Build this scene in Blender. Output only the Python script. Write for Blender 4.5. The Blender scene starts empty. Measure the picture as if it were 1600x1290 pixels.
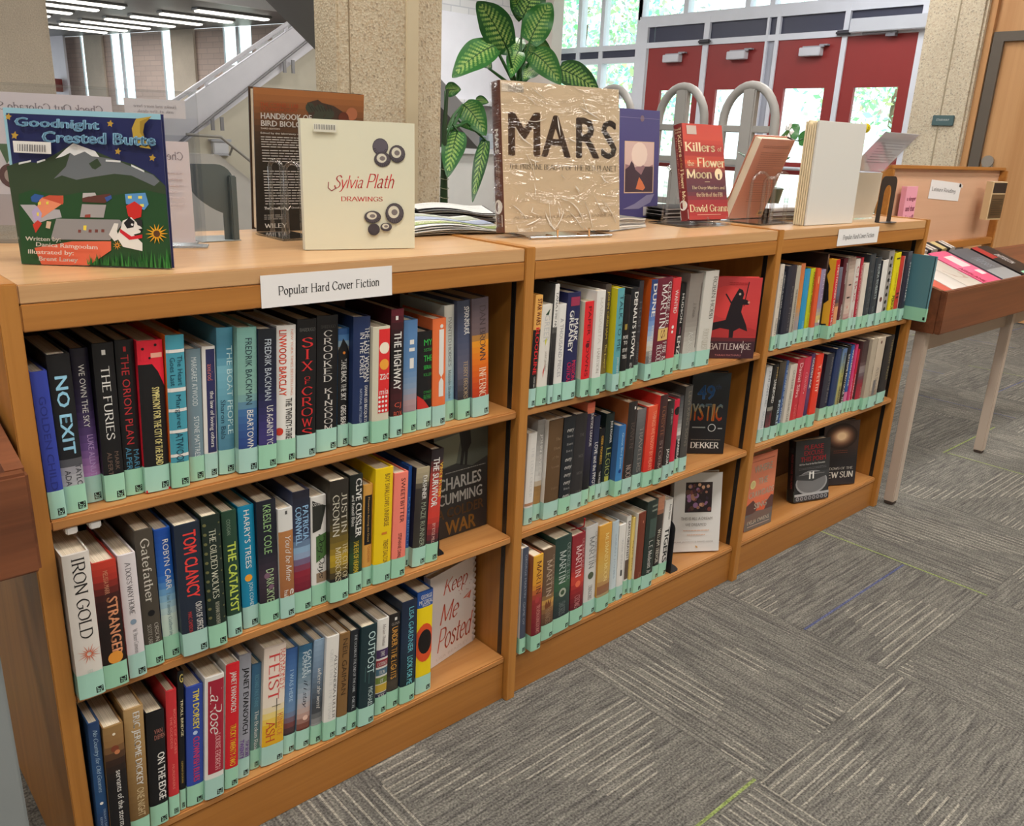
import bpy, bmesh, math, random
import numpy as np
from mathutils import Matrix, Vector
R = math.radians
rnd = random.Random(7)
S = bpy.context.scene
COL = S.collection

# ------------------------------------------------------------------ camera
H = 1.0509                      # height of the bookcases
BW = 0.914                      # width of one bay
UT = 0.026                      # thickness of an upright
cam_d = bpy.data.cameras.new('camera')
cam = bpy.data.objects.new('camera', cam_d)
COL.objects.link(cam)
S.camera = cam
cam_d.sensor_fit = 'HORIZONTAL'
cam_d.sensor_width = 36.0
cam_d.lens = 1312.07 / 1600 * 36.0
cam_d.clip_start = 0.02
cam_d.clip_end = 200
_a, _b, _c = 0.739516, 0.315410, 0.042316
_f = Vector((math.sin(_a) * math.cos(_b), math.cos(_a) * math.cos(_b), -math.sin(_b)))
_r = Vector((math.cos(_a), -math.sin(_a), 0))
_u = _r.cross(_f)
_x = _r * math.cos(_c) + _u * math.sin(_c)
_y = -_r * math.sin(_c) + _u * math.cos(_c)
mw = Matrix((_x, _y, -_f)).transposed().to_4x4()
mw.translation = Vector((-0.2181, -1.2190, 1.2547))
cam.matrix_world = mw

# ------------------------------------------------------------------ light and exposure
S.view_settings.view_transform = 'Standard'
S.view_settings.look = 'None'
S.view_settings.gamma = 1.0
S.view_settings.use_curve_mapping = False
S.view_settings.exposure = 0.0
S.cycles.transparent_max_bounces = 32
world = bpy.data.worlds.new('world')
S.world = world
world.use_nodes = True
wn = world.node_tree
wn.nodes['Background'].inputs[0].default_value = (0.86, 0.95, 1.0, 1)
wn.nodes['Background'].inputs[1].default_value = 2.3
sun_d = bpy.data.lights.new('sun', 'SUN')
sun_d.energy = 9.0
sun_d.angle = R(2)
sun_d.color = (1, 0.96, 0.88)
sun = bpy.data.objects.new('sun', sun_d)
COL.objects.link(sun)
sun.rotation_euler = Vector((0.55, 0.35, -0.76)).to_track_quat('-Z', 'Y').to_euler()
LAMPS = []
def lamp(x, y, z, sx, sy, e, col=(1.0, 0.95, 0.88), rx=0, ry=0):
    d = bpy.data.lights.new('ceiling_and_fill_lamp', 'AREA')
    d.shape = 'RECTANGLE'; d.size = sx; d.size_y = sy; d.energy = e; d.color = col
    o = bpy.data.objects.new('ceiling_and_fill_lamp', d)
    COL.objects.link(o); o.location = (x, y, z); o.rotation_euler = (rx, ry, 0)
    LAMPS.append(o)
for lx in (-1.6, 0.6, 2.8, 5.0):
    for ly, e_ in ((-2.6, 30), (-0.9, 44)):
        lamp(lx, ly, 3.5, 1.2, 0.5, e_)
for lx in (1.0, 3.4, 6.0):
    lamp(lx, 2.2, 3.5, 1.2, 0.5, 40)
for lx in (3.5, 6.5):
    lamp(lx, 6.8, 3.5, 1.4, 0.8, 60, (1, 0.97, 0.93))
lamp(-1.8, 1.4, 3.5, 1.2, 0.5, 44)  # added unseen fill lamp, brightens the concrete column and countertop
lamp(7.6, 3.2, 3.5, 1.2, 1.6, 50, (0.93, 0.96, 1.0))
lamp(3.4, 10.9, 3.5, 2.4, 0.8, 90, (1, 0.98, 0.95))
for ly in (14.5, 17.5):
    lamp(4.4, ly, 3.0, 2.4, 0.8, 80, (1, 0.97, 0.93))  # added fill beside the strip lights, lifts the dim reading room

# ------------------------------------------------------------------ colours, materials
def lin(c):
    o = []
    for v in c[:3]:
        v = v / 255.0
        o.append(v / 12.92 if v <= 0.04045 else ((v + 0.055) / 1.055) ** 2.4)
    return (o[0], o[1], o[2], 1.0)

def nmat(name):
    m = bpy.data.materials.new(name)
    m.use_nodes = True
    nt = m.node_tree
    return m, nt, nt.nodes['Principled BSDF']

def N(nt, t, **kw):
    n = nt.nodes.new(t)
    for k, v in kw.items():
        if k.startswith('i_'):
            key = k[2:]
            n.inputs[int(key) if key.isdigit() else key.replace('_', ' ')].default_value = v
        else:
            setattr(n, k, v)
    return n

def attr_mat(name, rough=0.5, metal=0.0, spec=0.5, noise=0.0, nscale=30, bump=0.0, bscale=80):
    m, nt, b = nmat(name)
    a = N(nt, 'ShaderNodeAttribute', attribute_name='Col')
    src = a.outputs['Color']
    tc = N(nt, 'ShaderNodeTexCoord')
    if noise:
        nz = N(nt, 'ShaderNodeTexNoise', i_Scale=nscale, i_Detail=4.0)
        nt.links.new(tc.outputs['Object'], nz.inputs['Vector'])
        mr = N(nt, 'ShaderNodeMapRange', i_1=0.3, i_2=0.7, i_3=1 - noise, i_4=1 + noise)
        nt.links.new(nz.outputs['Fac'], mr.inputs[0])
        mx = N(nt, 'ShaderNodeVectorMath', operation='SCALE')
        nt.links.new(src, mx.inputs[0]); nt.links.new(mr.outputs[0], mx.inputs['Scale'])
        src = mx.outputs[0]
    nt.links.new(src, b.inputs['Base Color'])
    b.inputs['Roughness'].default_value = rough
    b.inputs['Metallic'].default_value = metal
    b.inputs['Specular IOR Level'].default_value = spec
    if bump:
        nb = N(nt, 'ShaderNodeTexNoise', i_Scale=bscale, i_Detail=3.0)
        nt.links.new(tc.outputs['Object'], nb.inputs['Vector'])
        bp = N(nt, 'ShaderNodeBump', i_Strength=bump, i_Distance=0.01)
        nt.links.new(nb.outputs['Fac'], bp.inputs['Height'])
        nt.links.new(bp.outputs[0], b.inputs['Normal'])
    return m

PRINT = attr_mat('printed_cover', 0.38, spec=0.4)
GLOSSY = attr_mat('laminated_cover', 0.2, spec=0.5)
def paper_mat():
    m, nt, b = nmat('thin_paper')
    a = N(nt, 'ShaderNodeAttribute', attribute_name='Col')
    tr = N(nt, 'ShaderNodeBsdfTranslucent'); mx = N(nt, 'ShaderNodeMixShader'); mx.inputs[0].default_value = 0.3
    nt.links.new(a.outputs['Color'], b.inputs['Base Color']); nt.links.new(a.outputs['Color'], tr.inputs[0])
    b.inputs['Roughness'].default_value = 0.8
    out = nt.nodes['Material Output']
    nt.links.new(b.outputs[0], mx.inputs[1]); nt.links.new(tr.outputs[0], mx.inputs[2]); nt.links.new(mx.outputs[0], out.inputs[0])
    return m
PAPER = paper_mat()
MATTE = attr_mat('matte_paper', 0.8, spec=0.2)
PAINT = attr_mat('painted_surface', 0.45, noise=0.03, nscale=4)
METAL = attr_mat('coated_steel', 0.35, metal=0.0, spec=0.6)
LEAF = attr_mat('leaf_surface', 0.35, spec=0.5)

def pages_mat():
    m, nt, b = nmat('page_edges')
    tc = N(nt, 'ShaderNodeTexCoord')
    mp = N(nt, 'ShaderNodeMapping'); mp.inputs['Scale'].default_value = (900, 3, 3)
    nz = N(nt, 'ShaderNodeTexNoise', i_Scale=1.0, i_Detail=1.0)
    rp = N(nt, 'ShaderNodeValToRGB')
    rp.color_ramp.elements[0].color = lin((200, 184, 158)); rp.color_ramp.elements[0].position = 0.3
    rp.color_ramp.elements[1].color = lin((236, 222, 200)); rp.color_ramp.elements[1].position = 0.7
    nt.links.new(tc.outputs['Object'], mp.inputs[0]); nt.links.new(mp.outputs[0], nz.inputs['Vector'])
    nt.links.new(nz.outputs['Fac'], rp.inputs[0]); nt.links.new(rp.outputs[0], b.inputs['Base Color'])
    b.inputs['Roughness'].default_value = 0.85
    return m
PAGES = pages_mat()

def wood(name, c0, c1, axis='x', rough=0.35, scale=1.0):
    m, nt, b = nmat(name)
    tc = N(nt, 'ShaderNodeTexCoord')
    mp = N(nt, 'ShaderNodeMapping')
    sc = {'x': (1.2, 42, 42), 'y': (42, 1.2, 42), 'z': (42, 42, 1.2)}[axis]
    mp.inputs['Scale'].default_value = tuple(v * scale for v in sc)
    n1 = N(nt, 'ShaderNodeTexNoise', i_Scale=1.0, i_Detail=5.0, i_Roughness=0.65, i_Distortion=0.6)
    n2 = N(nt, 'ShaderNodeTexNoise', i_Scale=0.25, i_Detail=2.0)
    nt.links.new(tc.outputs['Object'], mp.inputs[0])
    nt.links.new(mp.outputs[0], n1.inputs['Vector']); nt.links.new(mp.outputs[0], n2.inputs['Vector'])
    ad = N(nt, 'ShaderNodeMath', operation='MULTIPLY_ADD', i_1=0.45)
    nt.links.new(n2.outputs['Fac'], ad.inputs[0]); 
    ml = N(nt, 'ShaderNodeMath', operation='MULTIPLY', i_1=0.6)
    nt.links.new(n1.outputs['Fac'], ml.inputs[0]); nt.links.new(ml.outputs[0], ad.inputs[2])
    rp = N(nt, 'ShaderNodeValToRGB')
    rp.color_ramp.elements[0].color = lin(c0); rp.color_ramp.elements[0].position = 0.36
    rp.color_ramp.elements[1].color = lin(c1); rp.color_ramp.elements[1].position = 0.66
    nt.links.new(ad.outputs[0], rp.inputs[0]); nt.links.new(rp.outputs[0], b.inputs['Base Color'])
    b.inputs['Roughness'].default_value = rough
    return m
OAK_X = wood('oak_veneer_along', (152, 96, 40), (180, 122, 58), 'x')
OAK_Z = wood('oak_veneer_upright', (160, 104, 44), (188, 130, 62), 'z')
OAK_TOP = wood('oak_lit_top', (182, 138, 94), (206, 166, 120), 'x', 0.28)  # same oak made paler: light from above put into the colour
OAK_SHELF = wood('oak_shelf', (166, 110, 58), (192, 138, 82), 'x')
WALNUT = wood('dark_stained_wood', (92, 52, 32), (128, 76, 48), 'x', 0.4)
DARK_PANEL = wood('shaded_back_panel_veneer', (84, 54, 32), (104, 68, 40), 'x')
PALE_WOOD = wood('pale_birch_panel', (200, 158, 128), (212, 170, 140), 'x', 0.5, 0.4)
DOOR_WOOD = wood('maple_door', (190, 140, 92), (208, 160, 112), 'z', 0.4, 0.5)

def concrete(name, c0, c1, dots=True, vs=105.0):
    m, nt, b = nmat(name)
    tc = N(nt, 'ShaderNodeTexCoord')
    v1 = N(nt, 'ShaderNodeTexVoronoi', i_Scale=vs)
    n1 = N(nt, 'ShaderNodeTexNoise', i_Scale=120.0, i_Detail=3.0)
    n2 = N(nt, 'ShaderNodeTexNoise', i_Scale=3.0, i_Detail=3.0)
    for n in (v1, n1, n2):
        nt.links.new(tc.outputs['Object'], n.inputs['Vector'])
    rp = N(nt, 'ShaderNodeValToRGB')
    e = rp.color_ramp.elements
    e[0].position = 0.3; e[0].color = lin(c0)
    e[1].position = 0.7; e[1].color = lin(c1)
    nt.links.new(n1.outputs['Fac'], rp.inputs[0])
    hs = N(nt, 'ShaderNodeSeparateColor')
    nt.links.new(v1.outputs['Color'], hs.inputs[0])
    cr = N(nt, 'ShaderNodeValToRGB')
    cr.color_ramp.interpolation = 'CONSTANT'
    ce = cr.color_ramp.elements
    ce[0].position = 0; ce[0].color = lin((128, 110, 92))
    ce[1].position = 0.06; ce[1].color = lin((186, 160, 130))
    x = cr.color_ramp.elements.new(0.25); x.color = lin((216, 204, 180))
    x = cr.color_ramp.elements.new(0.55); x.color = lin((200, 184, 158))
    nt.links.new(hs.outputs[0], cr.inputs[0])
    mx = N(nt, 'ShaderNodeMix', data_type='RGBA')
    mx.inputs[0].default_value = 0.5 if dots else 0.0
    nt.links.new(rp.outputs[0], mx.inputs[6]); nt.links.new(cr.outputs[0], mx.inputs[7])
    mr = N(nt, 'ShaderNodeMapRange', i_1=0.3, i_2=0.7, i_3=0.92, i_4=1.06)
    nt.links.new(n2.outputs['Fac'], mr.inputs[0])
    sc = N(nt, 'ShaderNodeVectorMath', operation='SCALE')
    nt.links.new(mx.outputs[2], sc.inputs[0]); nt.links.new(mr.outputs[0], sc.inputs['Scale'])
    nt.links.new(sc.outputs[0], b.inputs['Base Color'])
    bp = N(nt, 'ShaderNodeBump', i_Strength=0.5, i_Distance=0.004)
    nt.links.new(v1.outputs['Distance'], bp.inputs['Height'])
    nt.links.new(bp.outputs[0], b.inputs['Normal'])
    b.inputs['Roughness'].default_value = 0.85
    return m
AGG = concrete('exposed_aggregate', (196, 176, 146), (222, 208, 182))
CONC = concrete('smooth_concrete', (184, 172, 156), (206, 194, 178), False)

def glass(name, tint=(1, 1, 1), refl=1.0, rough=0.03):
    m = bpy.data.materials.new(name); m.use_nodes = True
    nt = m.node_tree; nt.nodes.clear()
    out = N(nt, 'ShaderNodeOutputMaterial')
    tr = N(nt, 'ShaderNodeBsdfTransparent'); tr.inputs[0].default_value = (*tint, 1)
    gl = N(nt, 'ShaderNodeBsdfGlossy'); gl.inputs['Roughness'].default_value = rough
    lw = N(nt, 'ShaderNodeLayerWeight', i_Blend=0.5)
    pw = N(nt, 'ShaderNodeMath', operation='POWER', i_1=4.0)
    ml = N(nt, 'ShaderNodeMath', operation='MULTIPLY_ADD', i_1=0.55 * refl, i_2=0.04 * refl, use_clamp=True)
    nt.links.new(lw.outputs['Facing'], pw.inputs[0])
    mx = N(nt, 'ShaderNodeMixShader')
    nt.links.new(pw.outputs[0], ml.inputs[0]); nt.links.new(ml.outputs[0], mx.inputs[0])
    nt.links.new(tr.outputs[0], mx.inputs[1]); nt.links.new(gl.outputs[0], mx.inputs[2])
    nt.links.new(mx.outputs[0], out.inputs[0])
    return m
PANE = glass('window_pane', (0.94, 0.98, 0.97))
ACRYLIC = glass('clear_acrylic', (0.975, 0.98, 0.985), 0.8)
ACRYL_THICK = glass('thick_acrylic', (0.93, 0.94, 0.95), 3.0, 0.12)

def wrap_mat():
    m = bpy.data.materials.new('crinkled_film'); m.use_nodes = True
    nt = m.node_tree; nt.nodes.clear()
    out = N(nt, 'ShaderNodeOutputMaterial')
    tc = N(nt, 'ShaderNodeTexCoord')
    mp = N(nt, 'ShaderNodeMapping'); mp.inputs['Rotation'].default_value = (0, R(40), 0); mp.inputs['Scale'].default_value = (5, 5, 15)
    nz = N(nt, 'ShaderNodeTexNoise', i_Scale=1.6, i_Detail=3.0, i_Distortion=1.4)
    bp = N(nt, 'ShaderNodeBump', i_Strength=0.8, i_Distance=0.03)
    nt.links.new(tc.outputs['Object'], mp.inputs[0]); nt.links.new(mp.outputs[0], nz.inputs['Vector'])
    nt.links.new(nz.outputs['Fac'], bp.inputs['Height'])
    tr = N(nt, 'ShaderNodeBsdfTransparent')
    gl = N(nt, 'ShaderNodeBsdfGlossy'); gl.inputs['Roughness'].default_value = 0.08
    nt.links.new(bp.outputs[0], gl.inputs['Normal'])
    fr = N(nt, 'ShaderNodeLayerWeight', i_Blend=0.5)
    nt.links.new(bp.outputs[0], fr.inputs['Normal'])
    pw = N(nt, 'ShaderNodeMath', operation='POWER', i_1=3.0)
    nt.links.new(fr.outputs['Facing'], pw.inputs[0])
    ml = N(nt, 'ShaderNodeMath', operation='MULTIPLY_ADD', i_1=0.5, i_2=0.05, use_clamp=True)
    nt.links.new(pw.outputs[0], ml.inputs[0])
    mx = N(nt, 'ShaderNodeMixShader')
    nt.links.new(ml.outputs[0], mx.inputs[0]); nt.links.new(tr.outputs[0], mx.inputs[1]); nt.links.new(gl.outputs[0], mx.inputs[2])
    nt.links.new(mx.outputs[0], out.inputs[0])
    return m
FILM = wrap_mat()

def emit(name, col, st):
    m, nt, b = nmat(name)
    b.inputs['Base Color'].default_value = (*col, 1)
    b.inputs['Emission Color'].default_value = (*col, 1)
    b.inputs['Emission Strength'].default_value = st
    return m
TUBE = emit('fluorescent_diffuser', (1, 0.96, 0.88), 3.0)

def carpet():
    m, nt, b = nmat('carpet_tiles')
    L = nt.links.new
    tc = N(nt, 'ShaderNodeTexCoord')
    sep = N(nt, 'ShaderNodeSeparateXYZ'); L(tc.outputs['Object'], sep.inputs[0])
    def M(op, a, bb=None, c=None):
        n = N(nt, 'ShaderNodeMath', operation=op)
        for i, v in enumerate((a, bb, c)):
            if v is None: continue
            if isinstance(v, (int, float)): n.inputs[i].default_value = v
            else: L(v, n.inputs[i])
        return n.outputs[0]
    T = 0.61
    gx = M('DIVIDE', M('SUBTRACT', sep.outputs[0], 1.155 - 10 * T), T)
    gy = M('DIVIDE', M('SUBTRACT', sep.outputs[1], -0.53 - 10 * T), T)
    ix, iy = M('FLOOR', gx), M('FLOOR', gy)
    fx, fy = M('FRACT', gx), M('FRACT', gy)
    par = M('MODULO', M('ADD', ix, iy), 2.0)          # quarter-turned tiles
    s = M('ADD', M('MULTIPLY', fx, M('SUBTRACT', 1.0, par)), M('MULTIPLY', fy, par))     # across the stripes
    t = M('ADD', M('MULTIPLY', fy, M('SUBTRACT', 1.0, par)), M('MULTIPLY', fx, par))     # along the stripes
    cid = N(nt, 'ShaderNodeCombineXYZ'); L(ix, cid.inputs[0]); L(iy, cid.inputs[1])
    wn_ = N(nt, 'ShaderNodeTexWhiteNoise', noise_dimensions='3D'); L(cid.outputs[0], wn_.inputs['Vector'])
    rv = wn_.outputs['Value']
    # coarse stripes: a 1-D noise over s, different in every tile
    cs = N(nt, 'ShaderNodeCombineXYZ'); L(M('MULTIPLY', s, 105.0), cs.inputs[0]); L(M('MULTIPLY', rv, 50.0), cs.inputs[1])
    L(M('MULTIPLY', t, 5.0), cs.inputs[2])
    n1 = N(nt, 'ShaderNodeTexNoise', i_Scale=1.0, i_Detail=1.0); L(cs.outputs[0], n1.inputs['Vector'])
    # where within the tile pale stripes show
    cb = N(nt, 'ShaderNodeCombineXYZ'); L(M('MULTIPLY', s, 3.0), cb.inputs[0]); L(M('MULTIPLY', rv, 31.0), cb.inputs[1]); L(M('MULTIPLY', t, 2.2), cb.inputs[2])
    n2 = N(nt, 'ShaderNodeTexNoise', i_Scale=1.0, i_Detail=0.0); L(cb.outputs[0], n2.inputs['Vector'])
    # loops: fine noise
    n3 = N(nt, 'ShaderNodeTexNoise', i_Scale=210.0, i_Detail=2.0); L(tc.outputs['Object'], n3.inputs['Vector'])
    n4 = N(nt, 'ShaderNodeTexNoise', i_Scale=28.0, i_Detail=2.0); L(tc.outputs['Object'], n4.inputs['Vector'])
    rp = N(nt, 'ShaderNodeValToRGB'); e = rp.color_ramp.elements
    e[0].position = 0.3; e[0].color = lin((86, 84, 81))
    e[1].position = 0.7; e[1].color = lin((124, 121, 114))
    L(n1.outputs['Fac'], rp.inputs[0])
    pale = M('MULTIPLY', M('GREATER_THAN', M('FRACT', M('MULTIPLY', s, 27.0)), 0.8), M('GREATER_THAN', n2.outputs['Fac'], 0.6))
    mx = N(nt, 'ShaderNodeMix', data_type='RGBA'); L(M('MULTIPLY', pale, 0.5), mx.inputs[0])
    L(rp.outputs[0], mx.inputs[6]); mx.inputs[7].default_value = lin((178, 172, 158))
    # accent threads
    def thread(pos, keep0, keep1, col, src):
        a = M('LESS_THAN', M('ABSOLUTE', M('SUBTRACT', s, pos)), 0.006)
        k = M('MULTIPLY', M('GREATER_THAN', rv, keep0), M('LESS_THAN', rv, keep1))
        w = N(nt, 'ShaderNodeMix', data_type='RGBA'); L(M('MULTIPLY', M('MULTIPLY', a, k), 0.75), w.inputs[0])
        L(src, w.inputs[6]); w.inputs[7].default_value = lin(col)
        return w.outputs[2]
    o = thread(0.41, 0.0, 0.45, (76, 86, 132), mx.outputs[2])
    o = thread(0.02, 0.3, 0.8, (140, 158, 84), o)
    # tile seams
    ed = M('LESS_THAN', M('MINIMUM', M('MINIMUM', fx, M('SUBTRACT', 1.0, fx)), M('MINIMUM', fy, M('SUBTRACT', 1.0, fy))), 0.004)
    loop = N(nt, 'ShaderNodeMapRange', i_1=0.3, i_2=0.7, i_3=0.5, i_4=1.5); L(n3.outputs['Fac'], loop.inputs[0])
    l2 = N(nt, 'ShaderNodeMapRange', i_1=0.3, i_2=0.7, i_3=0.9, i_4=1.1); L(n4.outputs['Fac'], l2.inputs[0])
    f = M('MULTIPLY', M('MULTIPLY', loop.outputs[0], l2.outputs[0]), M('SUBTRACT', 1.0, M('MULTIPLY', ed, 0.14)))
    sc = N(nt, 'ShaderNodeVectorMath', operation='SCALE'); L(o, sc.inputs[0]); L(f, sc.inputs['Scale'])
    L(sc.outputs[0], b.inputs['Base Color'])
    b.inputs['Roughness'].default_value = 0.95
    b.inputs['Specular IOR Level'].default_value = 0.15
    bp = N(nt, 'ShaderNodeBump', i_Strength=0.6, i_Distance=0.004); L(n3.outputs['Fac'], bp.inputs['Height'])
    L(bp.outputs[0], b.inputs['Normal'])
    return m
CARPET = carpet()

def bricks(name, c, mortar):
    m, nt, b = nmat(name)
    tc = N(nt, 'ShaderNodeTexCoord')
    mp = N(nt, 'ShaderNodeMapping'); mp.inputs['Rotation'].default_value = (R(90), 0, 0)
    bk = N(nt, 'ShaderNodeTexBrick', i_Scale=1.0)
    bk.inputs['Color1'].default_value = lin(c); bk.inputs['Color2'].default_value = lin([v * 0.95 for v in c])
    bk.inputs['Mortar'].default_value = lin(mortar)
    bk.inputs['Brick Width'].default_value = 0.3; bk.inputs['Row Height'].default_value = 0.1; bk.inputs['Mortar Size'].default_value = 0.008
    sep = N(nt, 'ShaderNodeSeparateXYZ'); cb = N(nt, 'ShaderNodeCombineXYZ')
    ad = N(nt, 'ShaderNodeMath', operation='ADD')
    nt.links.new(tc.outputs['Object'], sep.inputs[0])
    nt.links.new(sep.outputs[0], ad.inputs[0]); nt.links.new(sep.outputs[1], ad.inputs[1])
    nt.links.new(ad.outputs[0], cb.inputs[0]); nt.links.new(sep.outputs[2], cb.inputs[1])
    nt.links.new(cb.outputs[0], bk.inputs['Vector'])
    nt.links.new(bk.outputs['Color'], b.inputs['Base Color'])
    b.inputs['Roughness'].default_value = 0.8
    return m
BRICK = bricks('tan_brick', (198, 178, 168), (176, 160, 152))
WHITE_BRICK = bricks('white_painted_brick', (232, 230, 232), (200, 200, 206))

# ------------------------------------------------------------------ mesh building
class MB:
    def __init__(s):
        s.v = []; s.f = []; s.c = []; s.m = []; s.s = []
    def add(s, vs, fs, col, mi=0, smooth=False):
        o = len(s.v)
        s.v.extend(tuple(p) for p in vs)
        cl = lin(col) if len(col) == 3 else col
        for f in fs:
            s.f.append([i + o for i in f]); s.c.append(cl); s.m.append(mi); s.s.append(smooth)
    def box(s, x0, x1, y0, y1, z0, z1, col, mi=0, M=None):
        vs = [(x, y, z) for z in (z0, z1) for y in (y0, y1) for x in (x0, x1)]
        if M is not None: vs = [M @ Vector(p) for p in vs]
        s.add(vs, [(0, 2, 3, 1), (4, 5, 7, 6), (0, 1, 5, 4), (2, 6, 7, 3), (0, 4, 6, 2), (1, 3, 7, 5)], col, mi)
    def bbox(s, x0, x1, y0, y1, z0, z1, col, r=0.003, mi=0):
        """box with all edges chamfered"""
        bm = bmesh.new()
        vs = [bm.verts.new((x, y, z)) for z in (z0, z1) for y in (y0, y1) for x in (x0, x1)]
        for f in [(0, 2, 3, 1), (4, 5, 7, 6), (0, 1, 5, 4), (2, 6, 7, 3), (0, 4, 6, 2), (1, 3, 7, 5)]:
            bm.faces.new([vs[i] for i in f])
        bmesh.ops.bevel(bm, geom=bm.edges[:], offset=r, segments=2, affect='EDGES')
        bm.verts.index_update()
        s.add([v.co for v in bm.verts], [[v.index for v in f.verts] for f in bm.faces], col, mi)
        bm.free()
    def prism(s, pts, d, col, mi=0, smooth=False):
        """closed 3-D polygon pts extruded by vector d"""
        n = len(pts); d = Vector(d)
        vs = [Vector(p) for p in pts] + [Vector(p) + d for p in pts]
        s.add(vs, [list(range(n))[::-1], list(range(n, 2 * n))], col, mi)
        s.add(vs, [(i, (i + 1) % n, n + (i + 1) % n, n + i) for i in range(n)], col, mi, smooth)
    def tube(s, path, r, col, n=8, mi=0, closed=False, ry=None):
        P = [Vector(p) for p in path]; k = len(P); vs = []; fs = []
        rr = r if isinstance(r, (list, tuple)) else [r] * k
        ref = Vector((0.13, 0.31, 0.94)).normalized()
        for i, p in enumerate(P):
            if closed: t = P[(i + 1) % k] - P[i - 1]
            else: t = P[min(i + 1, k - 1)] - P[max(i - 1, 0)]
            t.normalize()
            a = t.cross(ref)
            if a.length < 0.15: a = t.cross(Vector((1, 0, 0)))
            a.normalize(); b = t.cross(a)
            for j in range(n):
                w = 2 * math.pi * j / n
                vs.append(p + a * math.cos(w) * rr[i] + b * math.sin(w) * rr[i] * (ry or 1))
        for i in range(k if closed else k - 1):
            q = (i + 1) % k
            for j in range(n):
                fs.append((i * n + j, i * n + (j + 1) % n, q * n + (j + 1) % n, q * n + j))
        s.add(vs, fs, col, mi, True)
        if not closed:
            s.add(vs[:n], [list(range(n))], col, mi); s.add(vs[-n:], [list(range(n))[::-1]], col, mi)
    def lathe(s, prof, cx, cy, col, n=20, mi=0):
        vs = []; fs = []
        for (r, z) in prof:
            for j in range(n):
                w = 2 * math.pi * j / n
                vs.append((cx + r * math.cos(w), cy + r * math.sin(w), z))
        for i in range(len(prof) - 1):
            for j in range(n):
                fs.append((i * n + j, i * n + (j + 1) % n, (i + 1) * n + (j + 1) % n, (i + 1) * n + j))
        s.add(vs, fs, col, mi, True)
        s.add(vs[:n], [list(range(n))[::-1]], col, mi); s.add(vs[-n:], [list(range(n))], col, mi)
    def build(s, name, mat, parent=None, loc=None, rot=None, kind=None):
        me = bpy.data.meshes.new(name)
        me.from_pydata(s.v, [], s.f)
        mats = mat if isinstance(mat, (list, tuple)) else [mat]
        for m in mats: me.materials.append(m)
        if len(mats) > 1: me.polygons.foreach_set('material_index', s.m)
        me.polygons.foreach_set('use_smooth', s.s)
        ca = me.color_attributes.new('Col', 'FLOAT_COLOR', 'CORNER')
        buf = []
        for f, c in zip(s.f, s.c): buf.extend(list(c) * len(f))
        ca.data.foreach_set('color', buf)
        me.update()
        o = bpy.data.objects.new(name, me)
        COL.objects.link(o)
        if parent is not None: o.parent = parent
        if loc is not None: o.location = loc
        if rot is not None: o.rotation_euler = rot
        if kind: o['kind'] = kind
        return o

def tag(o, label, cat, group=None, kind=None):
    o['label'] = label; o['category'] = cat
    if group: o['group'] = group
    if kind: o['kind'] = kind
    return o
def thing(name, label, cat, loc=(0, 0, 0), rot=None, group=None):
    o = bpy.data.objects.new(name, None); COL.objects.link(o)
    o.empty_display_size = 0.05
    o.location = loc
    if rot is not None: o.rotation_euler = rot
    return tag(o, label, cat, group)
def struct(name, mb, mat, parent=None):
    return mb.build(name, mat, parent, kind='structure')
def onebox(x0, x1, y0, y1, z0, z1, col=(200, 200, 200), r=0):
    mb = MB()
    if r: mb.bbox(x0, x1, y0, y1, z0, z1, col, r)
    else: mb.box(x0, x1, y0, y1, z0, z1, col)
    return mb
def homog(quad):
    """maps points of the quad (top-left, top-right, bottom-right, bottom-left) to (s, t) in the unit square"""
    A = []; bb = []
    for (x, y), (u, v) in zip(quad, ((0, 0), (1, 0), (1, 1), (0, 1))):
        A.append([x, y, 1, 0, 0, 0, -u * x, -u * y]); bb.append(u)
        A.append([0, 0, 0, x, y, 1, -v * x, -v * y]); bb.append(v)
    h = np.linalg.solve(np.array(A, float), np.array(bb, float))
    def f(x, y):
        w = h[6] * x + h[7] * y + 1
        return (float((h[0] * x + h[1] * y + h[2]) / w), float((h[3] * x + h[4] * y + h[5]) / w))
    return f

# ------------------------------------------------------------------ lettering
_tc = {}
def sans(text, bold):
    cu = bpy.data.curves.new('t', 'FONT')
    cu.body = text; cu.size = 1.0; cu.resolution_u = 2
    ob = bpy.data.objects.new('t', cu); COL.objects.link(ob)
    dg = bpy.context.evaluated_depsgraph_get(); dg.update()
    me = bpy.data.meshes.new_from_object(ob.evaluated_get(dg))
    vs = [(v.co.x, v.co.y) for v in me.vertices]
    fs = [list(p.vertices) for p in me.polygons]
    bpy.data.meshes.remove(me); bpy.data.objects.remove(ob); bpy.data.curves.remove(cu)
    if bold:                                   # heavier strokes: the same letters laid over each other, slightly shifted
        v0, f0 = vs, fs; vs, fs = [], []
        for dx, dy in ((-0.026, 0), (0.026, 0), (0, 0.012), (0, -0.012), (-0.013, 0), (0.013, 0)) if len(text) < 14 else ((-0.022, 0), (0.022, 0), (0, 0)):
            o = len(vs); vs += [(x + dx, y + dy) for x, y in v0]; fs += [[i + o for i in f] for f in f0]
    return vs, fs
GL = {}
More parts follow.
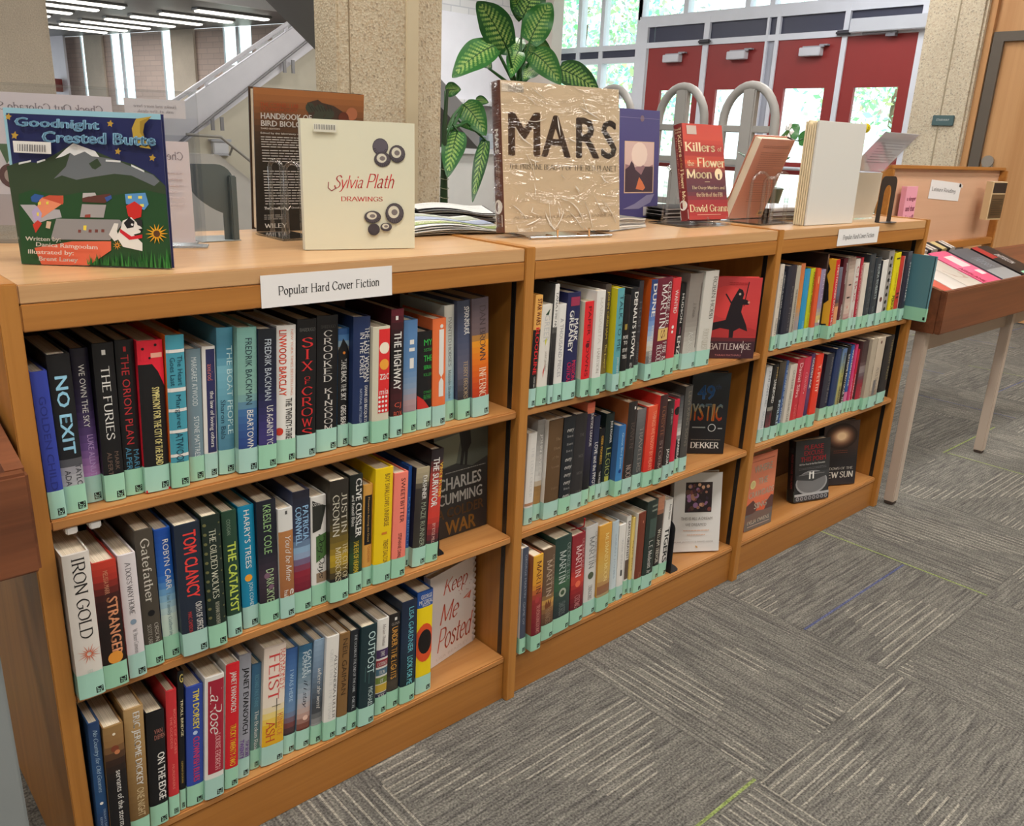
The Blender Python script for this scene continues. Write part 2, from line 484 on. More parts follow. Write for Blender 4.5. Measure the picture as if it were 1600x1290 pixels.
for _l in '''A .76|0,0 .38,1 .76,0|.14,.36 .62,.36
B .62|.1,0 .1,1|~.1,1 .45,.97 .53,.76 .45,.56 .1,.53|~.1,.53 .5,.5 .6,.27 .5,.04 .1,0
C .72|~.68,.8 .5,.98 .25,.95 .06,.5 .25,.05 .5,.02 .68,.2
D .74|.1,0 .1,1|~.1,1 .5,.95 .7,.5 .5,.05 .1,0
E .6|.1,0 .1,1|.1,1 .56,1|.1,.52 .45,.52|.1,0 .58,0
F .56|.1,0 .1,1|.1,1 .54,1|.1,.52 .44,.52
G .76|~.68,.8 .5,.98 .25,.95 .06,.5 .25,.05 .5,.02 .68,.2|.68,.15 .68,.45|.48,.45 .74,.45
H .76|.1,0 .1,1|.66,0 .66,1|.1,.52 .66,.52
I .3|.15,0 .15,1
J .45|~.35,1 .35,.3 .25,.02 .05,.05
K .7|.1,0 .1,1|.1,.42 .62,1|.28,.6 .68,0
L .56|.1,0 .1,1|.1,0 .55,0
M .9|.1,0 .1,1 .45,.1 .8,1 .8,0
N .76|.1,0 .1,1 .66,0 .66,1
O .8|~.4,1 .1,.8 .06,.5 .1,.2 .4,0 .7,.2 .74,.5 .7,.8 .4,1
P .6|.1,0 .1,1|~.1,1 .48,.97 .57,.73 .48,.5 .1,.46
Q .8|~.4,1 .1,.8 .06,.5 .1,.2 .4,0 .7,.2 .74,.5 .7,.8 .4,1|.45,.2 .75,-.15
R .68|.1,0 .1,1|~.1,1 .48,.97 .57,.73 .48,.5 .1,.46|.3,.46 .66,0
S .56|~.5,.85 .35,1 .12,.93 .08,.73 .28,.54 .46,.4 .5,.18 .35,.01 .15,.02 .05,.18
T .66|.33,0 .33,1|.02,1 .64,1
U .74|~.1,1 .1,.3 .2,.04 .37,0 .54,.04 .64,.3 .64,1
V .72|.02,1 .36,0 .7,1
W 1.0|.02,1 .26,0 .5,.9 .74,0 .98,1
X .7|.04,1 .66,0|.66,1 .04,0
Y .68|.02,1 .34,.48 .66,1|.34,.48 .34,0
Z .62|.06,1 .56,1 .05,0 .58,0
a .5|~.08,.55 .2,.66 .36,.6 .38,.45 .38,.1 .46,.02|~.38,.38 .15,.32 .06,.17 .15,.02 .3,.05 .38,.17
b .54|.1,1 .1,.05|~.1,.5 .28,.66 .46,.5 .48,.3 .4,.06 .25,0 .1,.1
c .46|~.42,.52 .28,.66 .1,.52 .06,.32 .12,.1 .27,0 .43,.12
d .54|.44,1 .44,0|~.44,.52 .27,.66 .1,.52 .06,.3 .14,.05 .28,0 .44,.14
e .48|~.07,.36 .43,.38 .38,.58 .25,.66 .1,.54 .06,.33 .12,.1 .27,0 .43,.12
f .34|~.36,.95 .24,1 .16,.85 .16,.5 .16,0|.04,.64 .32,.64
g .5|~.42,.62 .25,.66 .1,.52 .1,.32 .25,.24 .4,.34 .42,.55|~.42,.62 .42,.1 .38,-.2 .2,-.3 .06,-.2
h .54|.1,1 .1,0|~.1,.48 .28,.66 .42,.55 .44,.35 .44,0
i .24|.12,.66 .12,0|.12,.86 .12,.93
j .24|~.12,.66 .12,-.1 .0,-.3|.12,.86 .12,.93
k .5|.1,1 .1,0|.1,.28 .44,.66|.22,.42 .48,0
l .24|.12,1 .12,0
m .82|.1,.66 .1,0|~.1,.5 .24,.66 .38,.55 .41,.35 .41,0|~.41,.5 .55,.66 .69,.55 .72,.35 .72,0
n .54|.1,.66 .1,0|~.1,.48 .28,.66 .42,.55 .44,.35 .44,0
o .52|~.26,.66 .08,.5 .06,.33 .08,.16 .26,0 .44,.16 .46,.33 .44,.5 .26,.66
p .54|.1,.66 .1,-.3|~.1,.5 .28,.66 .46,.5 .48,.3 .4,.06 .25,0 .1,.1
q .54|.44,.66 .44,-.3|~.44,.52 .27,.66 .1,.52 .06,.3 .14,.05 .28,0 .44,.14
r .38|.1,.66 .1,0|~.1,.42 .2,.6 .36,.62
s .4|~.35,.55 .22,.66 .09,.56 .12,.42 .3,.28 .34,.13 .22,0 .06,.1
t .34|~.16,.88 .16,.2 .22,.02 .34,.06|.03,.64 .31,.64
u .54|~.1,.66 .1,.2 .2,.02 .34,.06 .44,.2|.44,.66 .44,0
v .5|.02,.66 .25,0 .48,.66
w .74|.02,.66 .2,0 .37,.6 .54,0 .72,.66
x .48|.03,.66 .45,0|.45,.66 .03,0
y .5|.02,.66 .26,0|~.48,.66 .26,0 .14,-.25 0,-.3
z .44|.04,.66 .4,.66 .03,0 .42,0
' .16|.08,1 .06,.82
. .2|.1,0 .1,.06
& .78|~.7,.4 .5,.08 .25,.0 .08,.2 .2,.45 .45,.68 .45,.9 .3,1 .18,.85 .3,.6 .75,0
! .24|.12,1 .12,.3|.12,0 .12,.06
, .2|.1,.05 .06,-.12'''.split('\n'):
    _h, *_st = _l.split('|')
    _ch, _w = _h[0], float(_h[2:])
    _ss = []
    for _q in _st:
        _sm = _q.startswith('~'); _q = _q.lstrip('~')
        _pts = [tuple(float(k) for k in p.split(',')) for p in _q.split()]
        if _sm:
            _o = []
            cl = _pts[0] == _pts[-1]
            for i in range(len(_pts) - 1):
                p1, p2 = _pts[i], _pts[i + 1]
                p0 = _pts[i - 1] if i > 0 else (_pts[-2] if cl else p1)
                p3 = _pts[i + 2] if i + 2 < len(_pts) else (_pts[1] if cl else p2)
                for k in range(4):
                    t = k / 4.0
                    _o.append(tuple(0.5 * (2 * b + (c - a) * t + (2 * a - 5 * b + 4 * c - d) * t * t + (3 * b - a - 3 * c + d) * t ** 3) for a, b, c, d in zip(p0, p1, p2, p3)))
            _o.append(_pts[-1]); _pts = _o
        _ss.append((_pts, _sm))
    GL[_ch] = (_w, _ss)
def pen(text, thick=0.12, thin=0.04, serif=True, slant=0.0, nib=R(18)):
    """broad-nib letters: stroke width follows the stroke's direction; straight stems get serifs"""
    vs = []; fs = []; x = 0.0
    nx, ny = math.cos(nib), math.sin(nib)
    def seg(p, q, w):
        dx, dy = q[0] - p[0], q[1] - p[1]; l = math.hypot(dx, dy) or 1e-6
        dx /= l; dy /= l
        e = w * 0.25
        o = len(vs)
        vs.extend([(p[0] - dx * e - dy * w / 2, p[1] - dy * e + dx * w / 2), (p[0] - dx * e + dy * w / 2, p[1] - dy * e - dx * w / 2),
                   (q[0] + dx * e + dy * w / 2, q[1] + dy * e - dx * w / 2), (q[0] + dx * e - dy * w / 2, q[1] + dy * e + dx * w / 2)])
        fs.append([o, o + 1, o + 2, o + 3])
    for ch in text:
        if ch not in GL:
            x += 0.3; continue
        w, ss = GL[ch]
        for pts, sm in ss:
            P = [(x + px + slant * py, py) for px, py in pts]
            for p, q in zip(P, P[1:]):
                dx, dy = q[0] - p[0], q[1] - p[1]; l = math.hypot(dx, dy) or 1e-6
                seg(p, q, thin + (thick - thin) * abs(dx / l * ny - dy / l * nx))
            if serif:
                for (p, q) in ((P[0], P[1]), (P[-1], P[-2])):
                    dx, dy = q[0] - p[0], q[1] - p[1]
                    if abs(dy) > 1.2 * abs(dx) and abs(dy) > 0.08 and min(abs(p[1] - k) for k in (0, 1, .66, -.3)) < 0.02:
                        seg((p[0] - 0.1, p[1]), (p[0] + 0.1, p[1]), thin * 1.1)
        x += w + (0.06 if serif else 0.02)
    return vs, fs
def letters(text, style='n'):
    k = (text, style)
    if k not in _tc:
        if style in 'nb': vs, fs = sans(text, style == 'b')
        elif style == 's': vs, fs = pen(text)
        elif style == 'S': vs, fs = pen(text, 0.17, 0.055)
        else: vs, fs = pen(text, 0.1, 0.035, False, 0.3)
        if not vs: vs, fs = [(0, 0), (1, 0), (0, 1)], []
        xs = [p[0] for p in vs]; ys = [p[1] for p in vs]
        x0, x1, y0, y1 = min(xs), max(xs), min(ys), max(ys)
        dx = (x1 - x0) or 1; dy = (y1 - y0) or 1
        _tc[k] = ([((p[0] - x0) / dx, (p[1] - y0) / dy) for p in vs], fs, dx / dy)
    return _tc[k]

class Canvas:
    """draws flat print in (s, t) - s to the right, t down, both 0..1 - onto a surface given by fn(s, t, offset)"""
    def __init__(s, mb, fn, w, h, off0=0.00025, mi=0, curved=False):
        s.curved = curved; s.mb = mb; s.fn = fn; s.w = w; s.h = h; s.k = off0; s.mi = mi
    def _n(s):
        s.k += 0.00005; return s.k
    def poly(s, pts, col):
        k = s._n()
        if not s.curved:
            s.mb.add([s.fn(a, b, k) for a, b in pts], [list(range(len(pts)))], col, s.mi); return
        for i in range(8):                     # on a rounded spine: cut into upright strips that follow the curve
            q = list(pts)
            for lim, sg in ((i / 8, 1), ((i + 1) / 8, -1)):
                r = []
                for p0, p1 in zip(q, q[1:] + q[:1]):
                    d0, d1 = (p0[0] - lim) * sg, (p1[0] - lim) * sg
                    if d0 >= 0: r.append(p0)
                    if d0 * d1 < 0:
                        t = d0 / (d0 - d1); r.append((p0[0] + (p1[0] - p0[0]) * t, p0[1] + (p1[1] - p0[1]) * t))
                q = r
                if len(q) < 3: break
            if len(q) >= 3: s.mb.add([s.fn(a, b, k) for a, b in q], [list(range(len(q)))], col, s.mi)
    def rect(s, s0, s1, t0, t1, col, n=1):
        k = s._n(); vs = []; fs = []
        for i in range(n + 1):
            a = s0 + (s1 - s0) * i / n
            vs += [s.fn(a, t0, k), s.fn(a, t1, k)]
        for i in range(n): fs.append([2 * i, 2 * i + 1, 2 * i + 3, 2 * i + 2])
        s.mb.add(vs, fs, col, s.mi)
    def disk(s, sc, tc, r, col, n=14, ry=None, a0=0.0, a1=2 * math.pi):
        """r in units of the width"""
        rt = (ry if ry is not None else r * s.w / s.h)
        s.poly([(sc + r * math.cos(a0 + (a1 - a0) * i / n), tc + rt * math.sin(a0 + (a1 - a0) * i / n)) for i in range(n if a1 - a0 > 6.28 else n + 1)], col)
    def line(s, pts, w, col):
        """w in units of the width"""
        k = s._n()
        for (a, b) in zip(pts, pts[1:]):
            dx, dy = (b[0] - a[0]) * s.w, (b[1] - a[1]) * s.h; l = math.hypot(dx, dy) or 1e-9
            ox, oy = -dy / l * w / 2, dx / l * w * s.w / s.h / 2
            s.mb.add([s.fn(a[0] - ox, a[1] - oy, k), s.fn(a[0] + ox, a[1] + oy, k), s.fn(b[0] + ox, b[1] + oy, k), s.fn(b[0] - ox, b[1] - oy, k)], [[0, 1, 2, 3]], col, s.mi)
    def text(s, txt, s0, s1, t0, t1, col, style='n', mirror=False):
        vs, fs, _ = letters(txt, style); k = s._n()
        s.mb.add([s.fn(s0 + (s1 - s0) * ((1 - x) if mirror else x), t1 + (t0 - t1) * y, k) for x, y in vs], fs, col, s.mi)
    def textw(s, txt, s0, t0, t1, col, style='n', s1=None):
        """keeps the letters' own proportions; s0 left edge (or centred in s0..s1)"""
        _, _, asp = letters(txt, style)
        w = asp * (t1 - t0) * s.h / s.w
        if s1 is not None:
            w = min(w, s1 - s0); s0 = (s0 + s1) / 2 - w / 2
        s.text(txt, s0, s0 + w, t0, t1, col, style)
    def down(s, txt, sc, t0, t1, hf, col, style='n'):
        """reads top to bottom, hf = letter height / width"""
        vs, fs, _ = letters(txt, style); k = s._n()
        s.mb.add([s.fn(sc + (y - 0.5) * hf, t0 + (t1 - t0) * x, k) for x, y in vs], fs, col, s.mi)
    def tri(s, seq):
        pass

# ================================================================== the room
def slab(name, x0, x1, y0, y1, z0, z1, mat, col=(200, 200, 200)):
    return struct(name, onebox(x0, x1, y0, y1, z0, z1, col), mat)
slab('floor', -5, 9.3, -5, 24, -0.12, 0, CARPET)
slab('ceiling', -5, 9.4, -5, 12.5, 3.6, 3.75, PAINT, (226, 224, 218))
slab('wall_south', -5, 9.4, -5.2, -5, 0, 3.6, PAINT, (214, 206, 192))
slab('wall_west', -5.2, -5, -5.2, 24, 0, 3.6, PAINT, (214, 206, 192))

# low grey soffit over the reading room beyond the stairs, white front edge
mb = MB(); mb.prism([(-5, 12.5, 3.05), (7.9, 12.5, 3.05), (5.36, 24, 3.05), (-5, 24, 3.05)], (0, 0, 0.15), (120, 120, 122)); struct('ceiling_soffit', mb, PAINT)
slab('trim_1', -5, 9.4, 12.42, 12.5, 3.05, 3.6, PAINT, (232, 230, 232))
strips = [(5.79, 13.3), (5.59, 14.29), (5.42, 15.2), (5.26, 16.07), (5.11, 16.95), (4.98, 17.86), (4.86, 18.72),
          (3.72, 14.15), (3.57, 14.95), (3.42, 15.9), (3.3, 16.8)]
for (x, y) in strips:
    t = thing('ceiling_light', 'slim fluorescent strip light in the grey ceiling beyond the stairs', 'ceiling light', (x + 0.61, y, 3.05), group='fluorescent strips in the reading room ceiling')
    m = MB(); m.bbox(-0.64, 0.64, -0.13, 0.13, -0.035, -0.001, (150, 150, 150), 0.006); m.build('housing', PAINT, t)
    m = MB(); m.bbox(-0.61, 0.61, -0.1, 0.1, -0.06, -0.036, (255, 250, 240), 0.008); m.build('diffuser', TUBE, t)

# far brick wall: brick panels and concrete piers with tall slit windows between them
A0 = Vector((7.75, 13.3)); A1 = Vector((5.75, 22.3)); WD = (A1 - A0).normalized(); WN = Vector((WD.y, -WD.x))   # runs away from the stairs
if WN.x > 0: WN = -WN
def wallpiece(name, a, b, z0, z1, mat, col, depth=0.04, out=0.0, parent=None):
    P = A0 + WD * a + WN * out; Q = A0 + WD * b + WN * out
    m = MB(); m.prism([(P.x, P.y, z0), (Q.x, Q.y, z0), (Q.x, Q.y, z1), (P.x, P.y, z1)], (-WN.x * depth, -WN.y * depth, 0), col)
    return struct(name, m, mat, parent)
solid = [(-0.9, 1.51), (2.38, 3.94), (4.41, 5.5), (6.31, 7.2), (7.55, 10.5)]
for i, (a, b) in enumerate(solid):
    wallpiece('wall_east' if i == 0 else 'wall_east_%d' % (i + 1), a, b, 0, 3.05, BRICK, (190, 170, 160))
slits = [(1.51, 2.38), (3.94, 4.41), (5.5, 6.31), (7.2, 7.55)]
for i, (a, b) in enumerate(slits):
    wallpiece('wall_east_sill_%d' % (i + 1), a, b, 0, 1.62, BRICK, (190, 170, 160))
    w = wallpiece('window_%d' % (i + 1), a, b, 1.62, 3.05, PANE, (255, 255, 255), 0.006, -0.02)
    f = MB()
    for q in ([a + 0.012, b - 0.012] + ([(a + b) / 2] if b - a > 0.6 else [])):
        hw = 0.045 if a + 0.02 < q < b - 0.02 else 0.012
        P = A0 + WD * (q - hw) + WN * -0.0; Q = A0 + WD * (q + hw) + WN * -0.0
        f.prism([(P.x, P.y, 1.62), (Q.x, Q.y, 1.62), (Q.x, Q.y, 3.05), (P.x, P.y, 3.05)], (-WN.x * 0.03, -WN.y * 0.03, 0), (190, 192, 200))
    f.build('window_frame', PAINT, w)
for i, (a, b) in enumerate([(3.24, 4.0), (6.57, 7.3)]):
    wallpiece('column_%d' % (i + 3), a, b, 0, 3.05, CONC, (190, 180, 165), 0.05, 0.06)
wallpiece('wall_reading_room', 7.9, 8.6, 0, 3.05, PAINT, (214, 208, 216), 0.05, 0.2)
# low furniture glimpsed beyond the sign holders
for i, a in enumerate((2.9, 4.5, 5.1)):
    P = A0 + WD * a + WN * 1.6
    t = thing('office_chair', ['dark office chair nearest the stairs in the far reading room', 'dark office chair beside the concrete pier in the far reading room', 'dark office chair second from the stairs in the far reading room'][i], 'chair', (P.x, P.y, 0), (0, 0, 0.3 * i), 'chairs in the reading room')
    m = MB(); m.bbox(-0.24, 0.24, -0.24, 0.24, 0.42, 0.5, (70, 66, 72), 0.03); m.build('seat', MATTE, t)
    m = MB(); m.bbox(-0.22, 0.22, 0.2, 0.26, 0.62, 1.28, (80, 76, 84), 0.03); m.build('backrest', MATTE, t)
    m = MB(); m.tube([(0, 0, 0.42), (0, 0, 0.08)], 0.03, (60, 60, 64)); m.tube([(0, 0.23, 0.46), (0, 0.25, 0.7)], 0.02, (60, 60, 64))
    for k in range(5):
        w = 2 * math.pi * k / 5
        m.tube([(0, 0, 0.08), (0.28 * math.cos(w), 0.28 * math.sin(w), 0.03)], 0.022, (60, 60, 64))
    m.build('base', METAL, t)

P = A0 + WD * 8.2 + WN * 0.3
m = MB(); m.bbox(-0.16, 0.16, -0.06, 0.06, -0.14, 0.14, (130, 52, 48), 0.01); tag(m.build('fire_alarm_box', PAINT, None, (P.x, P.y, 2.0), (0, 0, R(12))), 'small dark red box on the far wall beside the left concrete column', 'alarm box')
# ---------------------------------------------------------------- stairs
st = thing('staircase', 'straight flight of stairs with solid white balustrade climbing behind the concrete column', 'stairs', (4.2, 9.5, 0))
def stp(name, pts, y0, y1, mat, col):
    m = MB(); m.prism([(x - 4.2, y0 - 9.5, z) for x, z in pts], (0, y1 - y0, 0), col); return m.build(name, mat, st)
sl = (2.38 - 1.30) / (5.743 - 3.774)
zt = lambda x: 1.661 + (x - 4.191) * (2.494 - 1.661) / (5.446 - 4.191) - 0.015
zb = lambda x: 1.80 + (x - 5.057) * (2.287 - 1.80) / (5.749 - 5.057) * 0.97
stp('balustrade', [(3.3, zb(3.3)), (6.9, zb(6.9)), (6.9, zt(6.9)), (3.3, zt(3.3))], 9.5, 9.6, PAINT, (232, 230, 236))
stp('flight_wall', [(3.9, 0), (8.2, 0), (8.2, 3.4), (7.2, 3.4), (7.0, zb(7.0) + 0.1), (3.9, zb(3.9) + 0.1)], 9.68, 9.8, PAINT, (216, 208, 188))
m = MB()
for k in range(20):
    x = 3.9 + k * 0.26
    if zb(x) + 0.17 > 3.4: break
    m.box(x - 4.2, x + 0.3 - 4.2, 0.31, 1.6, zb(x) + 0.02, zb(x) + 0.17, (150, 148, 146))
m.build('steps', PAINT, st)
def rail(name, pts, y, posts, col, r=0.022):
    m = MB(); m.tube([(x - 4.2, y - 9.5, z) for x, z in pts], r, col)
    o = m.build(name, METAL, st)
    for (x, z0, z1) in posts:
        q = MB(); q.box(x - 4.2 - 0.02, x - 4.2 + 0.02, y - 9.5 - 0.012, y - 9.5 + 0.012, z0, z1, col)
        q.build('rail_post', METAL, o)
hr = lambda x: zt(x) + 0.075
rail('top_handrail', [(3.3, hr(3.3)), (6.7, hr(6.7))], 9.55, [(x + d, zt(x) - 0.03, hr(x)) for x in (4.3, 5.4, 6.4) for d in (0, 0.13)], (224, 222, 228), 0.028)
lr = lambda x: 1.38 + (x - 4.322) * (2.354 - 1.38) / (5.64 - 4.322)
rail('wall_handrail', [(3.6, lr(3.6)), (6.7, lr(6.7))], 9.44, [(x + d, lr(x) - 0.16, lr(x)) for x in (4.3, 5.3) for d in (0, 0.12)], (150, 148, 150), 0.018)
# handrail of the lower flight going down to the right
m = MB(); m.tube([(3.75 - 4.2, -0.6, 1.15), (4.16 - 4.2, -0.6, 1.134), (4.68 - 4.2, -0.6, 0.74)], 0.018, (176, 170, 162))
for (x, z) in ((4.3, 1.03), (4.6, 0.8)): m.tube([(x - 4.2, -0.6, z), (x - 4.2, -0.5, z - 0.1)], 0.014, (176, 170, 162))
m.build('lower_handrail', METAL, st)
stp('lower_flight_wall', [(3.6, 0), (4.66, 0), (4.66, 0.55), (4.16, 0.93), (3.6, 0.95)], 9.0, 9.08, PAINT, (226, 220, 212))
m = MB(); m.box(4.5 - 4.2, 8.2 - 4.2, 0.16, 0.18, 0, 0.12, (86, 88, 88)); m.build('baseboard', PAINT, st)
# underside of the upper flight, sloping down to the right
uf = MB(); uf.prism([(2.516, 6.2, 3.705), (5.9, 6.2, 1.132), (5.9, 6.2, 1.4), (2.9, 6.2, 3.68)], (0, 1.3, 0), (150, 148, 150))
tag(uf.build('upper_stair_flight', PAINT), 'grey sloping underside of the upper stair flight', 'stairs')
lb = MB(); lb.bbox(4.36, 4.56, 9.6, 9.69, 0.92, 1.08, (224, 224, 228), 0.01); lb.box(4.33, 4.59, 9.58, 9.69, 1.07, 1.1, (190, 190, 196)); lb.box(4.34, 4.58, 9.59, 9.69, 0.9, 0.92, (190, 190, 196))
tag(lb.build('wall_lamp', PAINT), 'small white box lamp on the cream wall under the stairs', 'wall lamp')

# ---------------------------------------------------------------- columns
col1 = MB(); col1.bbox(1.862, 2.44, 2.3, 2.51, 0, 3.6, (200, 180, 150), 0.012); struct('column_1', col1, AGG)
s = MB(); s.box(2.222, 2.286, 2.286, 2.2995, 0, 3.6, (212, 196, 164)); struct('trim_2', s, PAINT)
s = MB(); s.box(1.918, 1.924, 2.298, 2.2995, 0, 3.6, (150, 132, 106)); struct('trim_3', s, MATTE)
col2 = MB(); col2.bbox(0.5, 1.545, 5.5, 6.2, 0, 3.6, (190, 180, 165), 0.03); struct('column_2', col2, CONC)
# pier by the wooden door
pil = MB(); pil.bbox(7.2, 9.1, 1.69, 2.15, 0, 3.6, (210, 200, 180), 0.02); struct('column_5', pil, concrete('pale_aggregate', (204, 194, 174), (222, 214, 196)))
s = MB(); s.box(7.196, 7.2, 1.89, 1.9, 0, 3.6, (170, 158, 136)); struct('trim_4', s, MATTE)
sg = MB(); sg.bbox(7.182, 7.199, 1.775, 1.945, 1.495, 1.575, (84, 108, 112), 0.004)
cv = Canvas(sg, lambda a, b, o: (7.182 - o - 0.0005, 1.945 - 0.17 * a, 1.575 - 0.08 * b), 0.17, 0.08)
cv.text('STAIRWAY', 0.2, 0.8, 0.34, 0.54, (206, 214, 214), 'n')
tag(sg.build('room_sign', PRINT), 'small grey green plaque lettered stairway on the concrete pier', 'sign')
# wooden wall and door on the far right
slab('wall_wood', 7.3, 7.45, -1.5, 1.69, 2.19, 3.6, DOOR_WOOD)
s = MB(); s.box(7.26, 7.4, 1.64, 1.69, 0, 3.6, (0, 0, 0)); struct('trim_5', s, DOOR_WOOD)
dr = MB(); dr.box(7.3, 7.36, 0.62, 1.55, 0.01, 2.12, (200, 150, 100)); d1 = struct('door_1', dr, DOOR_WOOD)
f = MB(); f.box(7.27, 7.42, 1.55, 1.63, 0, 2.19, (98, 90, 82)); f.box(7.27, 7.42, 0.54, 1.55, 2.12, 2.19, (98, 90, 82)); f.box(7.27, 7.42, 0.54, 0.62, 0, 2.19, (98, 90, 82))
f.build('door_frame', PAINT, d1)
f = MB(); f.box(7.29, 7.3, 0.9, 1.2, 1.3, 1.72, (70, 52, 40)); f.box(7.285, 7.3, 0.88, 1.22, 1.28, 1.3, (170, 120, 80)); f.build('vision_panel', PAINT, d1)
f = MB(); f.tube([(7.29, 1.49, 1.235), (7.27, 1.49, 1.235)], 0.045, (150, 142, 134), 16); f.bbox(7.283, 7.3, 1.45, 1.53, 0.95, 1.24, (150, 142, 134), 0.004)
f.tube([(7.28, 1.49, 1.02), (7.23, 1.49, 1.02), (7.23, 1.38, 1.02)], 0.011, (170, 164, 158)); f.build('door_handle', METAL, d1)
slab('wall_wood_right', 7.3, 7.45, -5, 0.54, 0, 2.19, DOOR_WOOD)

# ---------------------------------------------------------------- entrance wall with red doors
X = 9.19
ALU = (222, 224, 234)
def Y(y): return -1.219 + (y + 1.219) * 1.35
def Zs(z): return 1.2547 + (z - 1.2547) * 1.35
yd = {'L': Y(4.695), 'R': Y(1.955)}
ztr0, ztr1, zhd = Zs(2.205), Zs(2.345), Zs(2.155)
en = MB()
def bar(y0, y1, z0, z1, d=0.12, col=ALU, dx=0.0): en.box(X - 0.02 + dx, X + d + dx, min(y0, y1), max(y0, y1), z0, z1, col)
for (a, b) in ((4.80, 4.66), (3.985, 3.925), (3.32, 3.30), (3.225, 3.19), (2.60, 2.555), (1.975, 1.90)):
    bar(Y(a), Y(b), 0, Zs(2.4))
bar(Y(4.797), Y(1.903), ztr1, Zs(2.405), dx=0.004); bar(Y(4.797), Y(1.903), zhd, ztr0, dx=0.004)
en.box(X + 0.015, X + 0.05, Y(3.302), Y(3.223), 0, zhd - 0.002, (170, 172, 184))
struct('trim_6', en, PAINT)
tp = MB()
for (a, b) in ((4.66, 4.60), (4.585, 3.985), (3.925, 3.32), (3.30, 3.225), (3.19, 2.60), (2.555, 1.975)):
    tp.box(X + 0.02, X + 0.05, Y(b), Y(a), ztr0, ztr1, (62, 64, 84))
struct('trim_7', tp, PAINT)
RED = (146, 46, 44)
doors = [(4.64, 3.985, (4.46, 4.06)), (3.925, 3.32, (3.80, 3.39)), (3.19, 2.60, (3.085, 2.70)), (2.555, 1.975, (2.44, 2.07))]
for i, (a, b, (ga, gb)) in enumerate(doors):
    y0, y1, g0, g1 = Y(b), Y(a), Y(gb), Y(ga)
    zg0, zg1 = 0.25, Zs(1.765)
    m = MB()
    m.box(X, X + 0.045, y0, g0, 0.01, zhd, RED); m.box(X, X + 0.045, g1, y1, 0.01, zhd, RED)
    m.box(X, X + 0.045, g0, g1, zg1, zhd, RED); m.box(X, X + 0.045, g0, g1, 0.01, zg0, RED); m.box(X, X + 0.045, g0, g1, 0.98, 1.12, RED)
    d = struct('door_%d' % (i + 2), m, PAINT)
    m = MB(); m.box(X + 0.015, X + 0.02, g0, g1, zg0, 0.98, (255, 255, 255)); m.box(X + 0.015, X + 0.02, g0, g1, 1.12, zg1, (255, 255, 255)); m.build('door_glass', PANE, d)
    m = MB(); m.tube([(X - 0.06, y0 + 0.06, 1.05), (X - 0.06, y1 - 0.06, 1.05)], 0.02, (196, 198, 206)); m.box(X - 0.06, X, y0 + 0.05, y0 + 0.09, 1.03, 1.07, (196, 198, 206)); m.box(X - 0.06, X, y1 - 0.09, y1 - 0.05, 1.03, 1.07, (196, 198, 206)); m.build('push_bar', METAL, d)
    if i < 3:
        yc = (y0 + y1) / 2 + (0.0 if i == 0 else -0.06)
        t = thing('door_closer', ['grey closer box on the red entrance door nearest the tall windows', 'grey closer box on the second red entrance door from the windows', 'grey closer box on the third red entrance door from the windows'][i], 'door closer', (X - 0.02, yc, zhd - 0.1), group='door closers')
        m = MB(); m.bbox(-0.07, 0.018, -0.13, 0.13, -0.09, 0.0, (206, 206, 214), 0.006); m.build('body', PAINT, t)
        m = MB(); m.box(-0.05, -0.03, -0.16, 0.1, 0.0, 0.015, (160, 160, 168)); m.box(-0.04, 0.015, -0.2, -0.1, 0.015, 0.03, (150, 150, 158)); m.build('arm', METAL, t)
t = thing('door_operator', 'long silver automatic opener above the red door beside the concrete pier', 'door closer', (X - 0.02, Y(2.2), zhd + 0.02))
m = MB(); m.bbox(-0.1, 0, -0.42, 0.42, 0, 0.14, (200, 202, 210), 0.008); m.build('housing', PAINT, t)
m = MB(); m.box(-0.06, -0.03, -0.1, 0.28, -0.02, 0.0, (120, 120, 128)); m.box(-0.06, 0.01, -0.08, 0.02, -0.05, -0.02, (120, 120, 128)); m.build('arm', METAL, t)
for i, y in enumerate((3.955, 2.58)):
    m = MB(); m.bbox(X - 0.07, X - 0.021, Y(y) - 0.09, Y(y) + 0.09, zhd + 0.01, zhd + 0.06, (52, 50, 58), 0.015)
    tag(m.build('motion_sensor', PAINT), ['black door sensor bar on the head between the two doors nearer the tall windows', 'black door sensor bar on the head between the two doors nearer the concrete pier'][i], 'sensor', 'door sensors')
# sticker on the last door
m = MB(); m.lathe([(0.001, 0), (0.05, 0), (0.05, 0.003), (0.001, 0.004)], 0, 0, (232, 206, 40), 24)
cv = Canvas(m, lambda a, b, o: (0.12 * (a - .5), 0.12 * (.5 - b), 0.0032 + o), .12, .12)
cv.text('BOOK', .2, .8, .35, .5, (90, 80, 30), 'b'); cv.text('LOVE', .25, .75, .55, .68, (90, 80, 30), 'b')
o = m.build('door_sticker', MATTE, None, (X - 0.001, 3.5, 1.52), (R(90), 0, R(-90)))
tag(o, 'round yellow sticker on the glass of the red door nearest the pier', 'sticker')
